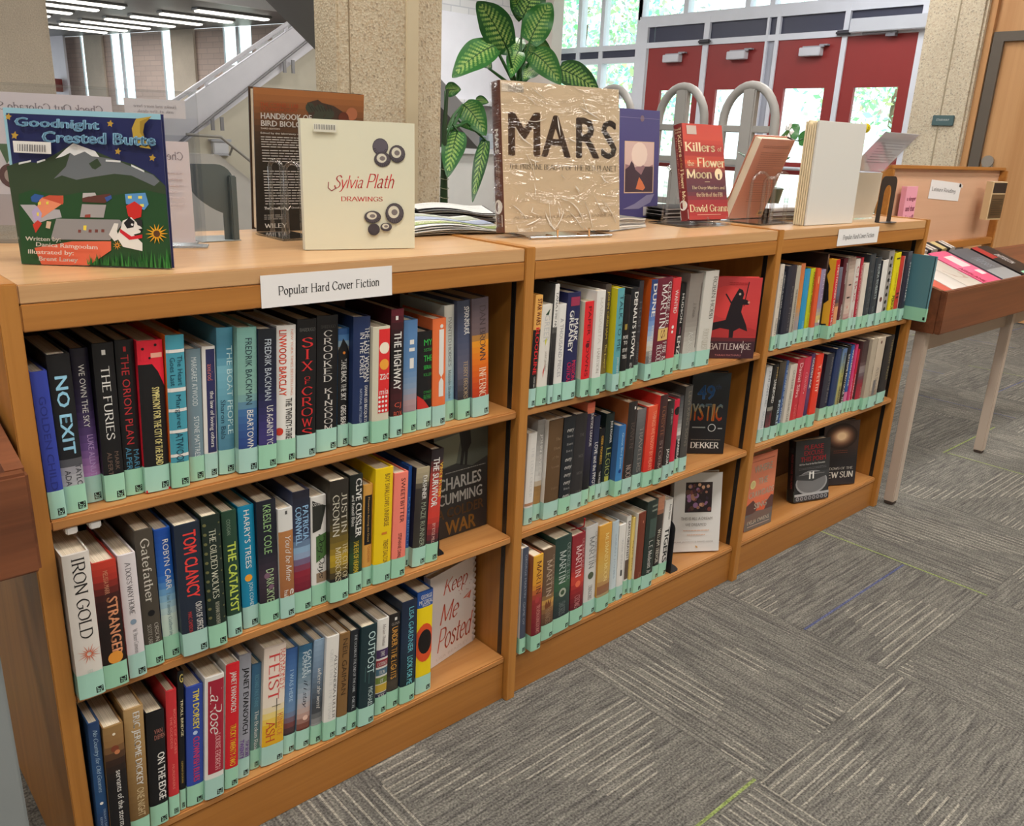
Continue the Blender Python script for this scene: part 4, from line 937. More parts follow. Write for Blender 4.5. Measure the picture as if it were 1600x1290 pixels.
BOOKS['1b'] = [
 (0.0286,-0.0120,0.0366,0.2397,0.0087,(218,212,206),[('T','IRON GOLD',0.55,0.03,0.58,0.5,(45,42,42),'s'),('S',0.55,0.69,0.48,(205,110,80)),('T','PIERCE BROWN',0.5,0.8,0.83,0.2,(180,200,190),'n')],{},'thick white book with black serif capitals and orange starburst, first on near bookcase middle shelf'),
 (0.0665,-0.0089,0.0340,0.2142,0.0086,[(0,(196,62,46)),(0.12,(170,50,40)),(0.28,(60,28,26)),(0.5,(34,24,24)),(0.8,(34,22,22))],[('T','STRANGER',0.66,0.28,0.75,0.46,(222,150,110),'b'),('T','MELISSA MARR',0.5,0.07,0.25,0.2,(200,140,110),'n'),('C',0.55,0.76,0.32,(226,150,60))],{},'red to black book with fiery title lettering, second from left on near bookcase middle shelf'),
 (0.1043,-0.0033,0.0259,0.2130,0.0088,(214,208,212),[('T',"A DOG'S WAY HOME",0.5,0.06,0.48,0.32,(90,86,92),'s'),('T','W. Bruce Cameron',0.55,0.6,0.8,0.26,(140,136,140),'s'),('C',0.5,0.54,0.18,(130,150,170))],{},'white book with thin grey serif letters, third from left on near bookcase middle shelf'),
 (0.1347,0.0086,0.0271,0.2399,0.0092,(72,66,58),[('T','Gatefather',0.5,0.06,0.52,0.5,(205,200,190),'s'),('T','ORSON',0.72,0.68,0.82,0.24,(180,175,165),'s'),('T','SCOTT CARD',0.32,0.68,0.84,0.24,(180,175,165),'s'),('C',0.5,0.6,0.2,(24,24,27))],{},'dark olive grey book with white lowercase title, fourth from left on near bookcase middle shelf'),
 (0.1648,0.0142,0.0252,0.2306,0.0100,[(0,(28,74,160)),(0.35,(36,96,186)),(0.5,(120,170,206)),(0.66,(196,214,206)),(0.82,(190,214,200))],[('T','ROBYN CARR',0.62,0.08,0.46,0.36,(222,220,216),'n'),('T','The Family Gathering',0.5,0.48,0.83,0.3,(110,140,150),'s')],{},'bright blue book fading to white with white capitals, fifth on near bookcase middle shelf'),
 (0.1911,0.0017,0.0408,0.2338,0.0110,(34,44,60),[('T','TOM CLANCY',0.55,0.05,0.56,0.52,(226,66,62),'b'),('T','OATH OF OFFICE',0.72,0.6,0.82,0.26,(222,220,216),'b'),('T','MARC CAMERON',0.35,0.66,0.82,0.16,(190,60,60),'n')],{},'dark navy book with bold red capitals, sixth from left on near bookcase middle shelf'),
 (0.2335,-0.0009,0.0301,0.2385,0.0123,(30,44,38),[('T','THE GILDED WOLVES',0.52,0.1,0.62,0.36,(210,210,190),'s'),('T','ROSHANI CHOKSHI',0.55,0.65,0.82,0.22,(190,190,170),'s'),('C',0.12,0.06,0.09,(110,110,70)),('C',0.12,0.13,0.09,(110,110,70)),('C',0.12,0.2,0.09,(110,110,70)),('C',0.12,0.27,0.09,(110,110,70)),('C',0.12,0.34,0.09,(110,110,70)),('C',0.12,0.41000000000000003,0.09,(110,110,70)),('C',0.12,0.48000000000000004,0.09,(110,110,70)),('C',0.12,0.55,0.09,(110,110,70)),('C',0.12,0.6200000000000001,0.09,(110,110,70)),('C',0.12,0.6900000000000002,0.09,(110,110,70)),('C',0.12,0.76,0.09,(110,110,70)),('C',0.9,0.06,0.05,(110,110,70)),('C',0.9,0.15,0.05,(110,110,70)),('C',0.9,0.24,0.05,(110,110,70)),('C',0.9,0.33,0.05,(110,110,70)),('C',0.9,0.42,0.05,(110,110,70)),('C',0.9,0.51,0.05,(110,110,70)),('C',0.9,0.6000000000000001,0.05,(110,110,70)),('C',0.9,0.69,0.05,(110,110,70)),('C',0.9,0.78,0.05,(110,110,70))],{},'dark green book with gold chain border, seventh from left on near bookcase middle shelf'),
 (0.2704,0.0101,0.0248,0.2328,0.0139,(40,70,54),[('T','THE CATALYST',0.55,0.24,0.8,0.6,(196,214,90),'b'),('T','COOGAN',0.4,0.06,0.18,0.26,(130,150,130),'n')],{},'forest green book with lime yellow capitals, eighth from left on near bookcase middle shelf'),
 (0.3018,0.0194,0.0279,0.2294,0.0158,(22,132,172),[('T',"HARRY'S TREES",0.5,0.03,0.5,0.38,(222,220,216),'n'),('T','JON COHEN',0.55,0.62,0.84,0.32,(190,215,220),'n'),('C',0.45,0.58,0.24,(236,160,50))],{},'turquoise blue book with white letters and orange fruit, ninth on near bookcase middle shelf'),
 (0.3306,0.0123,0.0350,0.2325,0.0179,[(0,(28,32,44)),(0.4,(30,32,44)),(0.6,(60,46,60)),(0.8,(44,36,46))],[('T','KRESLEY COLE',0.5,0.03,0.42,0.4,(150,190,130),'n'),('T','DARK SKYE',0.55,0.55,0.82,0.4,(170,195,150),'n'),('C',0.4,0.6,0.16,(120,90,110)),('C',0.6,0.7,0.14,(120,90,110))],{},'midnight blue book with pale green capitals, tenth from left on near bookcase middle shelf'),
 (0.3668,0.0088,0.0270,0.2110,0.0204,[(0,(212,212,210)),(0.19,(212,212,210)),(0.2,(176,120,72)),(0.8,(150,96,60))],[('T',"You'd be Mine",0.62,0.25,0.66,0.42,(222,220,216),'i'),('T','er',0.8,0.74,0.84,0.3,(222,220,216),'n'),('T','hahn',0.4,0.74,0.85,0.3,(222,220,216),'n'),('R',0.45,0.6,0.02,0.05,(90,90,90))],{},'white topped tan book with white script title, eleventh from left on near bookcase middle shelf'),
 (0.3949,0.0106,0.0326,0.2341,0.0231,[(0,(34,34,46)),(0.35,(50,60,90)),(0.5,(150,185,215)),(0.58,(110,90,120)),(0.66,(140,40,56)),(0.82,(110,30,48))],[('T','PATRICIA',0.72,0.12,0.4,0.36,(140,180,215),'b'),('T','CORNWELL',0.3,0.12,0.43,0.36,(140,180,215),'b')],{},'navy book with pale blue name above a red cityscape, twelfth on near bookcase middle shelf'),
 (0.4303,0.0139,0.0305,0.2146,0.0261,(222,220,216),[('P',[(0.1,0.03),(1,0.1),(0.6,0.3),(0.1,0.32)],(46,48,44)),('P',[(0.3,0.36),(1,0.34),(1,0.55),(0.3,0.6)],(74,110,60)),('R',0.3,1,0.7,0.79,(150,126,104)),('T','Dog Days',0.6,0.34,0.76,0.5,(24,24,27),'i'),('H','COTUGNO',0.1,0.95,0.05,0.08,(222,220,216),'n')],{},'white book with black brush script title, thirteenth from left on near bookcase middle shelf'),
 (0.4615,0.0018,0.0377,0.2398,0.0294,[(0,(46,42,38)),(0.3,(50,46,38)),(0.55,(130,108,40)),(0.65,(190,160,40)),(0.75,(90,76,40)),(0.82,(34,32,34))],[('T','JUSTIN',0.74,0.1,0.43,0.32,(195,190,175),'s'),('T','CRONIN',0.3,0.11,0.45,0.36,(195,190,175),'s'),('T','THE CITY OF',0.8,0.52,0.82,0.28,(215,205,170),'s'),('T','MIRRORS',0.42,0.54,0.83,0.32,(215,205,170),'s')],{},'thick brown and gold book with pale serif capitals, fourteenth on near bookcase middle shelf'),
 (0.5060,0.0099,0.0272,0.2380,0.0330,[(0,(28,34,32)),(0.5,(32,36,32)),(0.7,(50,84,48)),(0.82,(40,60,40))],[('T','CLIVE CUSSLER',0.66,0.03,0.52,0.48,(222,220,216),'b'),('T','and Russell Blake',0.24,0.16,0.42,0.22,(222,220,216),'n'),('T','THE EYE OF HEAVEN',0.5,0.55,0.82,0.4,(224,196,60),'b')],{},'dark green book with white and yellow bold capitals, fifteenth on near bookcase middle shelf'),
 (0.5380,0.0162,0.0206,0.2095,0.0368,(212,156,74),[('R',0.15,0.9,0.1,0.58,(24,24,27)),('T','Mountains Among the Dead',0.52,0.12,0.55,0.26,(190,150,90),'n'),('T','GARDNER',0.6,0.6,0.76,0.26,(180,110,50),'n')],{},'slim ochre book with black spine panel, sixteenth from left on near bookcase middle shelf'),
 (0.5593,0.0102,0.0387,0.2364,0.0410,(230,196,22),[('T','BOY SWALLOWS UNIVERSE',0.65,0.05,0.5,0.28,(110,80,40),'n'),('T','TRENT DALTON',0.65,0.62,0.83,0.28,(110,80,40),'n'),('R',0.4,0.7,0.55,0.57,(200,120,40))],{},'bright yellow book with thin brown handwritten letters, seventeenth from left on near bookcase middle shelf'),
 (0.5999,0.0087,0.0313,0.2189,0.0454,(236,128,112),[('T','SWEETBITTER',0.6,0.05,0.47,0.3,(70,36,40),'n'),('T','STEPHANIE DANLER',0.5,0.57,0.84,0.26,(70,36,40),'n')],{},'coral pink book with dark handwritten letters, eighteenth from left on near bookcase middle shelf'),
 (0.6490,0.0338,0.0080,0.2149,0.0501,(40,92,176),[('T','KATE RIDDLE',0.5,0.3,0.8,0.5,(120,170,220),'n')],{},'slim cobalt blue book, nineteenth from left on near bookcase middle shelf'),
 (0.6577,0.0214,0.0321,0.2112,0.0551,[(0,(170,158,130)),(0.12,(150,140,116)),(0.2,(60,54,50)),(0.5,(50,46,44)),(0.82,(60,58,50))],[('T','DASHNER',0.62,0.08,0.32,0.34,(222,220,216),'b'),('T','MAZE RUNNER',0.62,0.35,0.8,0.36,(150,160,140),'n')],{'side': (30,32,44)},'sand and charcoal book with white capitals, twentieth from left on near bookcase middle shelf'),
 (0.6904,0.0204,0.0294,0.2425,0.0603,[(0,(40,34,38)),(0.08,(44,36,40)),(0.2,(150,60,56)),(0.4,(196,64,54)),(0.6,(200,60,50)),(0.75,(110,40,44)),(0.84,(50,36,44))],[('T','THE SURVIVOR',0.4,0.07,0.5,0.5,(222,220,216),'b'),('T','VINCE FLYNN',0.85,0.12,0.42,0.3,(220,180,60),'b'),('T','BY KYLE MILLS',0.5,0.65,0.84,0.26,(225,180,170),'n')],{'side': (40,34,38)},'red and black book with white capitals, twenty-first from left on near bookcase middle shelf'),
]
BOOKS['1c'] = [
 (0.0286,-0.0067,0.0163,0.2595,0.0270,[(0,(36,60,100)),(0.3,(40,76,120)),(0.6,(34,72,116)),(0.85,(30,44,84))],[('T','No Country for Old Gnomes',0.5,0.05,0.5,0.5,(170,195,215),'i'),('C',0.5,0.58,0.16,(222,220,216)),('T','DELILAH S. DAWSON',0.7,0.63,0.82,0.2,(150,170,195),'n'),('T','KEVIN HEARNE',0.35,0.68,0.82,0.2,(150,170,195),'n')],{},'steel blue book with curly pale script, first from left on near bookcase bottom shelf'),
 (0.0455,-0.0110,0.0297,0.2441,0.0364,[(0,(150,118,74)),(0.14,(140,104,64)),(0.26,(56,36,28)),(0.4,(26,24,26)),(0.84,(24,24,27))],[('T','servants of the storm',0.6,0.34,0.78,0.3,(222,220,216),'n'),('C',0.5,0.17,0.2,(120,60,40)),('C',0.6,0.2,0.14,(190,120,80)),('C',0.5,0.06,0.08,(230,220,200))],{},'black and tan book with white typewriter letters, second from left on near bookcase bottom shelf'),
 (0.0778,-0.0012,0.0301,0.2543,0.0448,[(0,(176,144,98)),(0.3,(160,128,82)),(0.82,(120,92,56))],[('T','ERIC JEROME DICKEY',0.55,0.03,0.58,0.46,(222,220,216),'b'),('T','ONE NIGHT',0.6,0.6,0.82,0.38,(210,190,150),'n')],{},'tan gold book with tall white capitals, third from left on near bookcase bottom shelf'),
 (0.1131,0.0105,0.0293,0.2235,0.0524,(24,24,27),[('T','ON THE EDGE',0.72,0.36,0.78,0.42,(222,220,216),'b'),('H','VAN',0.4,0.85,0.15,0.19,(170,110,100),'n'),('H','DIEPEN',0.4,1,0.2,0.24,(170,110,100),'n')],{},'black book with tall white capitals low on spine, fourth on near bookcase bottom shelf'),
 (0.1457,0.0143,0.0176,0.2490,0.0590,(196,50,56),[('T','BOOKS OF CASES',0.75,0.15,0.5,0.22,(230,130,120),'n'),('T','THE GODDESS',0.4,0.2,0.45,0.22,(230,130,120),'n'),('T','MURDERERS',0.5,0.58,0.78,0.22,(230,130,120),'n')],{},'slim red book with faint pink letters, fifth from left on near bookcase bottom shelf'),
 (0.1659,0.0189,0.0101,0.2752,0.0647,(24,24,27),[('T','TROLL BRIDGE',0.6,0.2,0.46,0.42,(230,220,180),'b'),('H','G',0.3,0.9,0.02,0.08,(230,210,120),'b'),('T','GAIMAN DORAN',0.5,0.64,0.8,0.3,(190,160,80),'n')],{},'thin black book with small cream capitals, sixth from left on near bookcase bottom shelf'),
 (0.1778,0.0168,0.0289,0.2386,0.0695,(52,76,164),[('T','TIM DORSEY',0.56,0.03,0.36,0.38,(232,214,80),'b'),('T','CLOWNFISH BLUES',0.56,0.42,0.8,0.38,(214,60,100),'b'),('C',0.5,0.385,0.14,(180,200,230))],{},'blue book with yellow and pink capitals, seventh from left on near bookcase bottom shelf'),
 (0.2073,0.0115,0.0338,0.2458,0.0734,(222,220,216),[('R',0.14,0.98,0.03,0.79,(158,36,56)),('T','LaRose',0.55,0.07,0.47,0.62,(222,220,216),'i'),('T','LOUISE ERDRICH',0.66,0.47,0.77,0.28,(235,190,190),'s')],{},'white book with burgundy spine and white script, eighth from left on near bookcase bottom shelf'),
 (0.2456,0.0161,0.0244,0.2531,0.0764,(204,34,44),[('T','JANET EVANOVICH',0.5,0.06,0.38,0.52,(222,220,216),'b'),('T','TRICKY TWENTY-TWO',0.55,0.48,0.82,0.44,(234,190,50),'b')],{'side': (222,220,216)},'bright red book with white and yellow capitals, ninth from left on near bookcase bottom shelf'),
 (0.2742,0.0266,0.0222,0.2539,0.0785,(150,152,164),[('T','JANET EVANOVICH',0.5,0.1,0.64,0.6,(24,24,27),'b'),('T','TOP SECRET',0.75,0.7,0.84,0.3,(96,60,130),'b'),('T','TWENTY',0.3,0.68,0.84,0.34,(110,70,150),'b')],{},'silver grey book with tall black capitals, tenth from left on near bookcase bottom shelf'),
 (0.3017,0.0344,0.0183,0.2207,0.0797,[(0,(60,104,140)),(0.4,(70,110,130)),(0.8,(96,128,120))],[('T','RICHARD PAUL EVANS',0.5,0.1,0.4,0.4,(100,150,170),'n'),('T','The Broken Road',0.55,0.44,0.83,0.4,(222,220,216),'s')],{},'teal grey book with white serif title, eleventh from left on near bookcase bottom shelf'),
 (0.3205,0.0261,0.0431,0.2481,0.0800,[(0,(228,214,204)),(0.5,(226,214,200)),(0.58,(228,204,120)),(0.68,(226,180,40)),(0.8,(220,170,40))],[('T','RAYMOND E.',0.85,0.04,0.4,0.26,(206,80,76),'s'),('T','FEIST',0.46,0.06,0.45,0.5,(206,70,70),'s'),('R',0.6,0.63,0.44,0.7,(24,24,27)),('R',0.4,0.8,0.5,0.505,(24,24,27)),('T','KING OF',0.8,0.58,0.78,0.28,(206,120,70),'s'),('T','ASH',0.36,0.62,0.8,0.42,(190,70,50),'s')],{},'thick cream book with red serif capitals and yellow base, twelfth on near bookcase bottom shelf'),
 (0.3678,0.0324,0.0233,0.2257,0.0793,[(0,(58,96,156)),(0.3,(80,120,172)),(0.6,(110,140,176)),(0.72,(120,70,70)),(0.8,(60,50,56))],[('T','I WAS HERE',0.5,0.2,0.5,0.34,(170,200,225),'n')],{},'sky blue book with a red figure picture, thirteenth from left on near bookcase bottom shelf'),
 (0.3926,0.0286,0.0277,0.2236,0.0778,[(0,(50,96,130)),(0.25,(100,130,150)),(0.5,(170,178,190)),(0.66,(190,160,150)),(0.8,(110,60,50))],[('T','GAYLE',0.75,0.05,0.28,0.32,(205,220,228),'n'),('T','FORMAN',0.4,0.06,0.3,0.34,(205,220,228),'n'),('T','if i stay',0.5,0.33,0.6,0.4,(40,44,60),'i'),('C',0.6,0.7,0.2,(226,190,175))],{},'blue grey book with a pale face near the base, fourteenth on near bookcase bottom shelf'),
 (0.4216,0.0248,0.0223,0.2270,0.0753,[(0,(140,165,190)),(0.3,(110,132,156)),(0.5,(84,96,110)),(0.66,(60,64,70)),(0.8,(150,150,150))],[('T','where she went',0.6,0.27,0.66,0.4,(222,220,216),'i')],{},'grey blue photographic book with white handwriting, fifteenth from left on near bookcase bottom shelf'),
 (0.4454,0.0183,0.0271,0.2275,0.0719,(222,220,216),[('T','ALEXANDRA FULLER',0.75,0.18,0.8,0.24,(70,72,76),'s'),('T','QUIET UNTIL THE THAW',0.4,0.12,0.8,0.28,(200,200,200),'s')],{},'plain white book with fine grey serif letters, sixteenth from left on near bookcase bottom shelf'),
 (0.4743,0.0171,0.0224,0.2245,0.0677,(128,96,58),[('T','NEIL GAIMAN',0.5,0.05,0.6,0.46,(60,44,28),'n')],{},'bronze brown book with dark brown capitals, seventeenth from left on near bookcase bottom shelf'),
 (0.4986,0.0168,0.0202,0.2223,0.0625,(34,38,44),[('T','THE OCEAN AT THE END OF THE LANE',0.55,0.04,0.62,0.28,(195,200,205),'s'),('T','NEIL',0.55,0.66,0.8,0.3,(170,175,180),'s')],{},'charcoal book with one line of tiny white capitals, eighteenth on near bookcase bottom shelf'),
 (0.5208,0.0108,0.0355,0.2237,0.0564,(30,52,58),[('T','OUTPOST',0.66,0.06,0.48,0.46,(190,215,215),'n'),('T','MICHAEL',0.7,0.62,0.82,0.3,(185,205,205),'n'),('R',0.3,0.32,0.4,0.55,(90,130,130)),('R',0.55,0.57,0.45,0.58,(90,130,130))],{},'dark teal book with pale thin capitals, nineteenth from left on near bookcase bottom shelf'),
 (0.5658,0.0215,0.0273,0.2195,0.0494,[(0,(222,220,216)),(0.3,(222,220,216))],[('R',0,1,0.31,0.4,(70,50,92)),('R',0,1,0.42,0.49,(146,44,56)),('R',0,1,0.51,0.58,(76,110,130)),('R',0,1,0.6,0.67,(110,130,60)),('R',0,1,0.68,0.76,(190,160,60)),('R',0,1,0.77,0.84,(44,46,70)),('H','THE',0.3,0.7,0.33,0.38,(222,220,216),'s'),('H','EXTREMES',0.1,0.9,0.44,0.48,(222,220,216),'s'),('H','FROM',0.25,0.75,0.53,0.57,(222,220,216),'s'),('H','OF',0.35,0.65,0.62,0.66,(222,220,216),'s'),('H','YORE',0.2,0.8,0.78,0.83,(222,220,216),'s'),('T','Marian Thomas',0.55,0.05,0.28,0.28,(140,130,130),'i')],{},'white topped book with coloured horizontal bands, twentieth from left on near bookcase bottom shelf'),
 (0.5955,0.0227,0.0279,0.2188,0.0414,[(0,(40,36,36)),(0.6,(46,40,36)),(0.75,(80,72,60)),(0.82,(50,46,44))],[('T','UNDER THE LIGHTS',0.5,0.13,0.68,0.5,(206,150,70),'b'),('H','GUNN',0.2,0.9,0.08,0.11,(150,140,130),'n'),('R',0.45,0.65,0.03,0.06,(222,220,216))],{},'black book with gold block capitals, twenty-first from left on near bookcase bottom shelf'),
 (0.6259,0.0184,0.0364,0.2389,0.0326,[(0,(30,40,62)),(0.4,(34,50,72)),(0.8,(26,44,50))],[('T','LISA GARDNER',0.6,0.06,0.5,0.34,(112,190,205),'n'),('T','LOOK FOR ME',0.6,0.54,0.82,0.38,(120,205,215),'n')],{},'dark blue book with pale turquoise capitals, twenty-second from left on near bookcase bottom shelf'),
 (0.6703,0.0248,0.0395,0.2435,0.0228,[(0,(40,84,160)),(0.15,(40,84,160)),(0.16,(234,206,20))],[('H','GEORGE',0.2,0.9,0.03,0.07,(222,220,216),'n'),('H','MCGREAL',0.1,0.98,0.08,0.12,(222,220,216),'n'),('H','BELIEVE',0.3,0.8,0.125,0.14,(222,220,216),'n'),('E',0.5,0.5,0.62,0.19,(214,80,40)),('E',0.52,0.49,0.44,0.12,(24,20,20))],{},'blue and yellow book with large black and orange eye, twenty-third on near bookcase bottom shelf'),
]
BOOKS['2a'] = [
 (0.9426,0.0068,0.0204,0.2386,0.0406,[(0,(226,170,90)),(0.28,(226,170,90)),(0.29,(24,24,27))],[('T','STAR WARS',0.55,0.03,0.26,0.6,(110,50,30),'b'),('T','BLOODLINE',0.55,0.28,0.7,0.5,(214,44,48),'b'),('T','CLAUDIA GRAY',0.6,0.72,0.82,0.2,(222,220,216),'n')],{},'black and gold book with red capitals, first from left on middle bookcase top shelf'),
 (0.9663,0.0070,0.0296,0.2170,0.0292,(218,214,206),[('T','GREER',0.5,0.1,0.36,0.5,(190,190,190),'n'),('P',[(0.3,0.1),(0.7,0.04),(0.6,0.1)],(40,70,50)),('P',[(0.4,0.35),(0.6,0.32),(0.5,0.4)],(200,200,60)),('P',[(0.4,0.66),(0.6,0.58),(0.45,0.72)],(200,60,50)),('T','your golden',0.6,0.45,0.65,0.3,(170,160,150),'i')],{},'white book with small coloured brush marks, second from left on middle bookcase top shelf'),
 (0.9987,0.0035,0.0126,0.2577,0.0190,[(0,(222,220,216)),(0.35,(222,220,216)),(0.38,(60,60,60)),(0.8,(24,24,27))],[('T','TANA FRENCH',0.5,0.06,0.4,0.5,(70,70,70),'s')],{'side': (70,70,70)},'thin white and black book with small letters, third from left on middle bookcase top shelf'),
 (1.0152,0.0063,0.0252,0.2140,0.0101,(222,220,216),[('T','A THOUSAND PIECES',0.5,0.14,0.74,0.4,(150,150,158),'n')],{},'slim white book with pale grey thin capitals, fourth from left on middle bookcase top shelf'),
 (1.0429,0.0042,0.0382,0.2362,0.0024,(36,40,82),[('T','MARK',0.72,0.24,0.45,0.34,(222,220,216),'b'),('T','GREANEY',0.35,0.16,0.55,0.36,(222,220,216),'b'),('T','MISSION',0.72,0.63,0.82,0.32,(196,40,80),'b'),('T','CRITICAL',0.35,0.64,0.84,0.32,(190,40,90),'b'),('R',0.2,0.9,0.04,0.12,(150,50,80))],{},'navy book with white name and crimson title, fifth from left on middle bookcase top shelf'),
 (1.0916,-0.0021,0.0277,0.2141,-0.0039,(222,40,48),[('T','PAPER TOWNS',0.5,0.05,0.78,0.34,(90,20,24),'n'),('C',0.45,0.45,0.2,(90,20,30))],{'side': (214,208,188),'foot': (150,40,40)},'red spined cream book with dark spaced letters, sixth from left on middle bookcase top shelf'),
 (1.1212,-0.0084,0.0274,0.2358,-0.0089,(222,220,216),[('T','MARGARITA',0.5,0.06,0.5,0.34,(200,196,190),'s'),('T','HARTSON',0.5,0.54,0.78,0.34,(170,165,160),'s')],{},'white book with ghostly grey serif letters, seventh from left on middle bookcase top shelf'),
 (1.1636,0.0048,0.0180,0.2442,-0.0127,[(0,(74,66,60)),(0.5,(70,60,54)),(0.8,(130,110,60))],[('T','JOHN GRISHAM',0.5,0.06,0.5,0.5,(190,170,60),'b'),('T','The Lawyer',0.5,0.55,0.78,0.4,(220,200,110),'b')],{},'slim dark brown book with yellow capitals, eighth from left on middle bookcase top shelf'),
 (1.1855,-0.0120,0.0226,0.2361,-0.0152,(92,160,168),[('T','TALK TO ME',0.55,0.06,0.6,0.5,(36,70,84),'n'),('T','JOHN KENNEY',0.55,0.66,0.83,0.34,(222,220,216),'n')],{'side': (206,196,40)},'teal spined book with bright yellow side, ninth from left on middle bookcase top shelf'),
 (1.2192,-0.0049,0.0203,0.2165,-0.0164,(24,24,27),[('H','MORE',0.1,0.9,0.42,0.46,(222,220,216),'b'),('H','TO',0.2,0.8,0.48,0.52,(222,220,216),'b'),('H','STORY',0.1,0.9,0.56,0.6,(222,220,216),'b'),('H','TELL',0.1,0.9,0.63,0.67,(222,220,216),'b'),('R',0.2,0.6,0.3,0.36,(150,130,60))],{},'thin black book with white stacked words, tenth from left on middle bookcase top shelf'),
 (1.2464,0.0012,0.0274,0.2298,-0.0163,(30,32,36),[('T',"DENALI'S HOWL",0.62,0.04,0.72,0.5,(222,220,216),'b'),('T','ANDY HALL',0.5,0.76,0.84,0.3,(222,220,216),'n')],{},'black book with bold white rounded capitals, eleventh from left on middle bookcase top shelf'),
 (1.2900,0.0147,0.0154,0.2412,-0.0150,(52,50,54),[('T','HUSH',0.5,0.2,0.5,0.6,(90,90,96),'n'),('T','JOHN HART',0.5,0.6,0.8,0.5,(120,116,116),'n')],{},'thin charcoal book with faded grey letters, twelfth from left on middle bookcase top shelf'),
 (1.3211,0.0055,0.0226,0.2428,-0.0123,[(0,(40,60,110)),(0.3,(70,100,170)),(0.5,(140,170,210)),(0.66,(216,206,190)),(0.75,(110,110,110))],[('T','DUNE',0.55,0.04,0.36,0.62,(222,220,216),'b'),('T','KEVIN J.',0.6,0.45,0.6,0.4,(222,220,216),'n'),('T','ANDERSON',0.6,0.63,0.82,0.4,(222,220,216),'n')],{'side': (196,88,32)},'sky blue spined book with orange side, thirteenth from left on middle bookcase top shelf'),
 (1.3469,0.0081,0.0533,0.2432,-0.0084,(104,34,52),[('T','GEORGE R.R.',0.82,0.04,0.48,0.26,(222,220,216),'s'),('T','MARTIN',0.48,0.06,0.5,0.42,(222,220,216),'s'),('R',0.25,0.95,0.5,0.62,(214,180,110)),('T','S',0.6,0.51,0.6,0.3,(110,60,50),'s'),('T','FIRE &',0.8,0.64,0.83,0.3,(222,220,216),'s'),('T','BLOOD',0.42,0.66,0.84,0.36,(222,220,216),'s')],{},'maroon book with white serif capitals and gold crest, fourteenth on middle bookcase top shelf'),
 (1.4081,0.0127,0.0311,0.2389,-0.0032,(206,54,62),[('T','WANTED',0.5,0.12,0.36,0.4,(222,220,216),'n'),('C',0.4,0.5,0.14,(222,220,216)),('C',0.38,0.55,0.12,(222,220,216))],{},'red book with small white letters, fifteenth from left on middle bookcase top shelf'),
 (1.4587,0.0267,0.0207,0.2213,0.0033,(24,24,27),[('T','HUDSON',0.5,0.12,0.45,0.4,(222,220,216),'n'),('R',0.4,0.6,0.5,0.58,(120,70,90)),('T','EMZ',0.5,0.6,0.82,0.6,(222,220,216),'b')],{},'black book with bold white letters low down, sixteenth from left on middle bookcase top shelf'),
 (1.4800,0.0184,0.0542,0.2426,0.0111,[(0,(128,120,114)),(0.5,(140,134,128)),(0.75,(186,184,176))],[('R',0.86,0.9,0.1,0.78,(50,38,38)),('T','J. Kean',0.5,0.3,0.45,0.24,(110,104,100),'s'),('T','ASSASSIN',0.45,0.6,0.84,0.34,(210,210,204),'s')],{},'grey book with a thin dark vertical line, seventeenth from left on middle bookcase top shelf'),
 (1.5349,0.0149,0.0558,0.2451,0.0202,[(0,(196,192,186)),(0.8,(206,204,196))],[('T','ROBIN HOBB',0.72,0.06,0.5,0.32,(90,86,84),'s'),('T',"FOOL'S QUEST",0.45,0.6,0.83,0.5,(170,165,150),'i')],{},'pale grey white book with dark serif capitals, eighteenth from left on middle bookcase top shelf'),
]
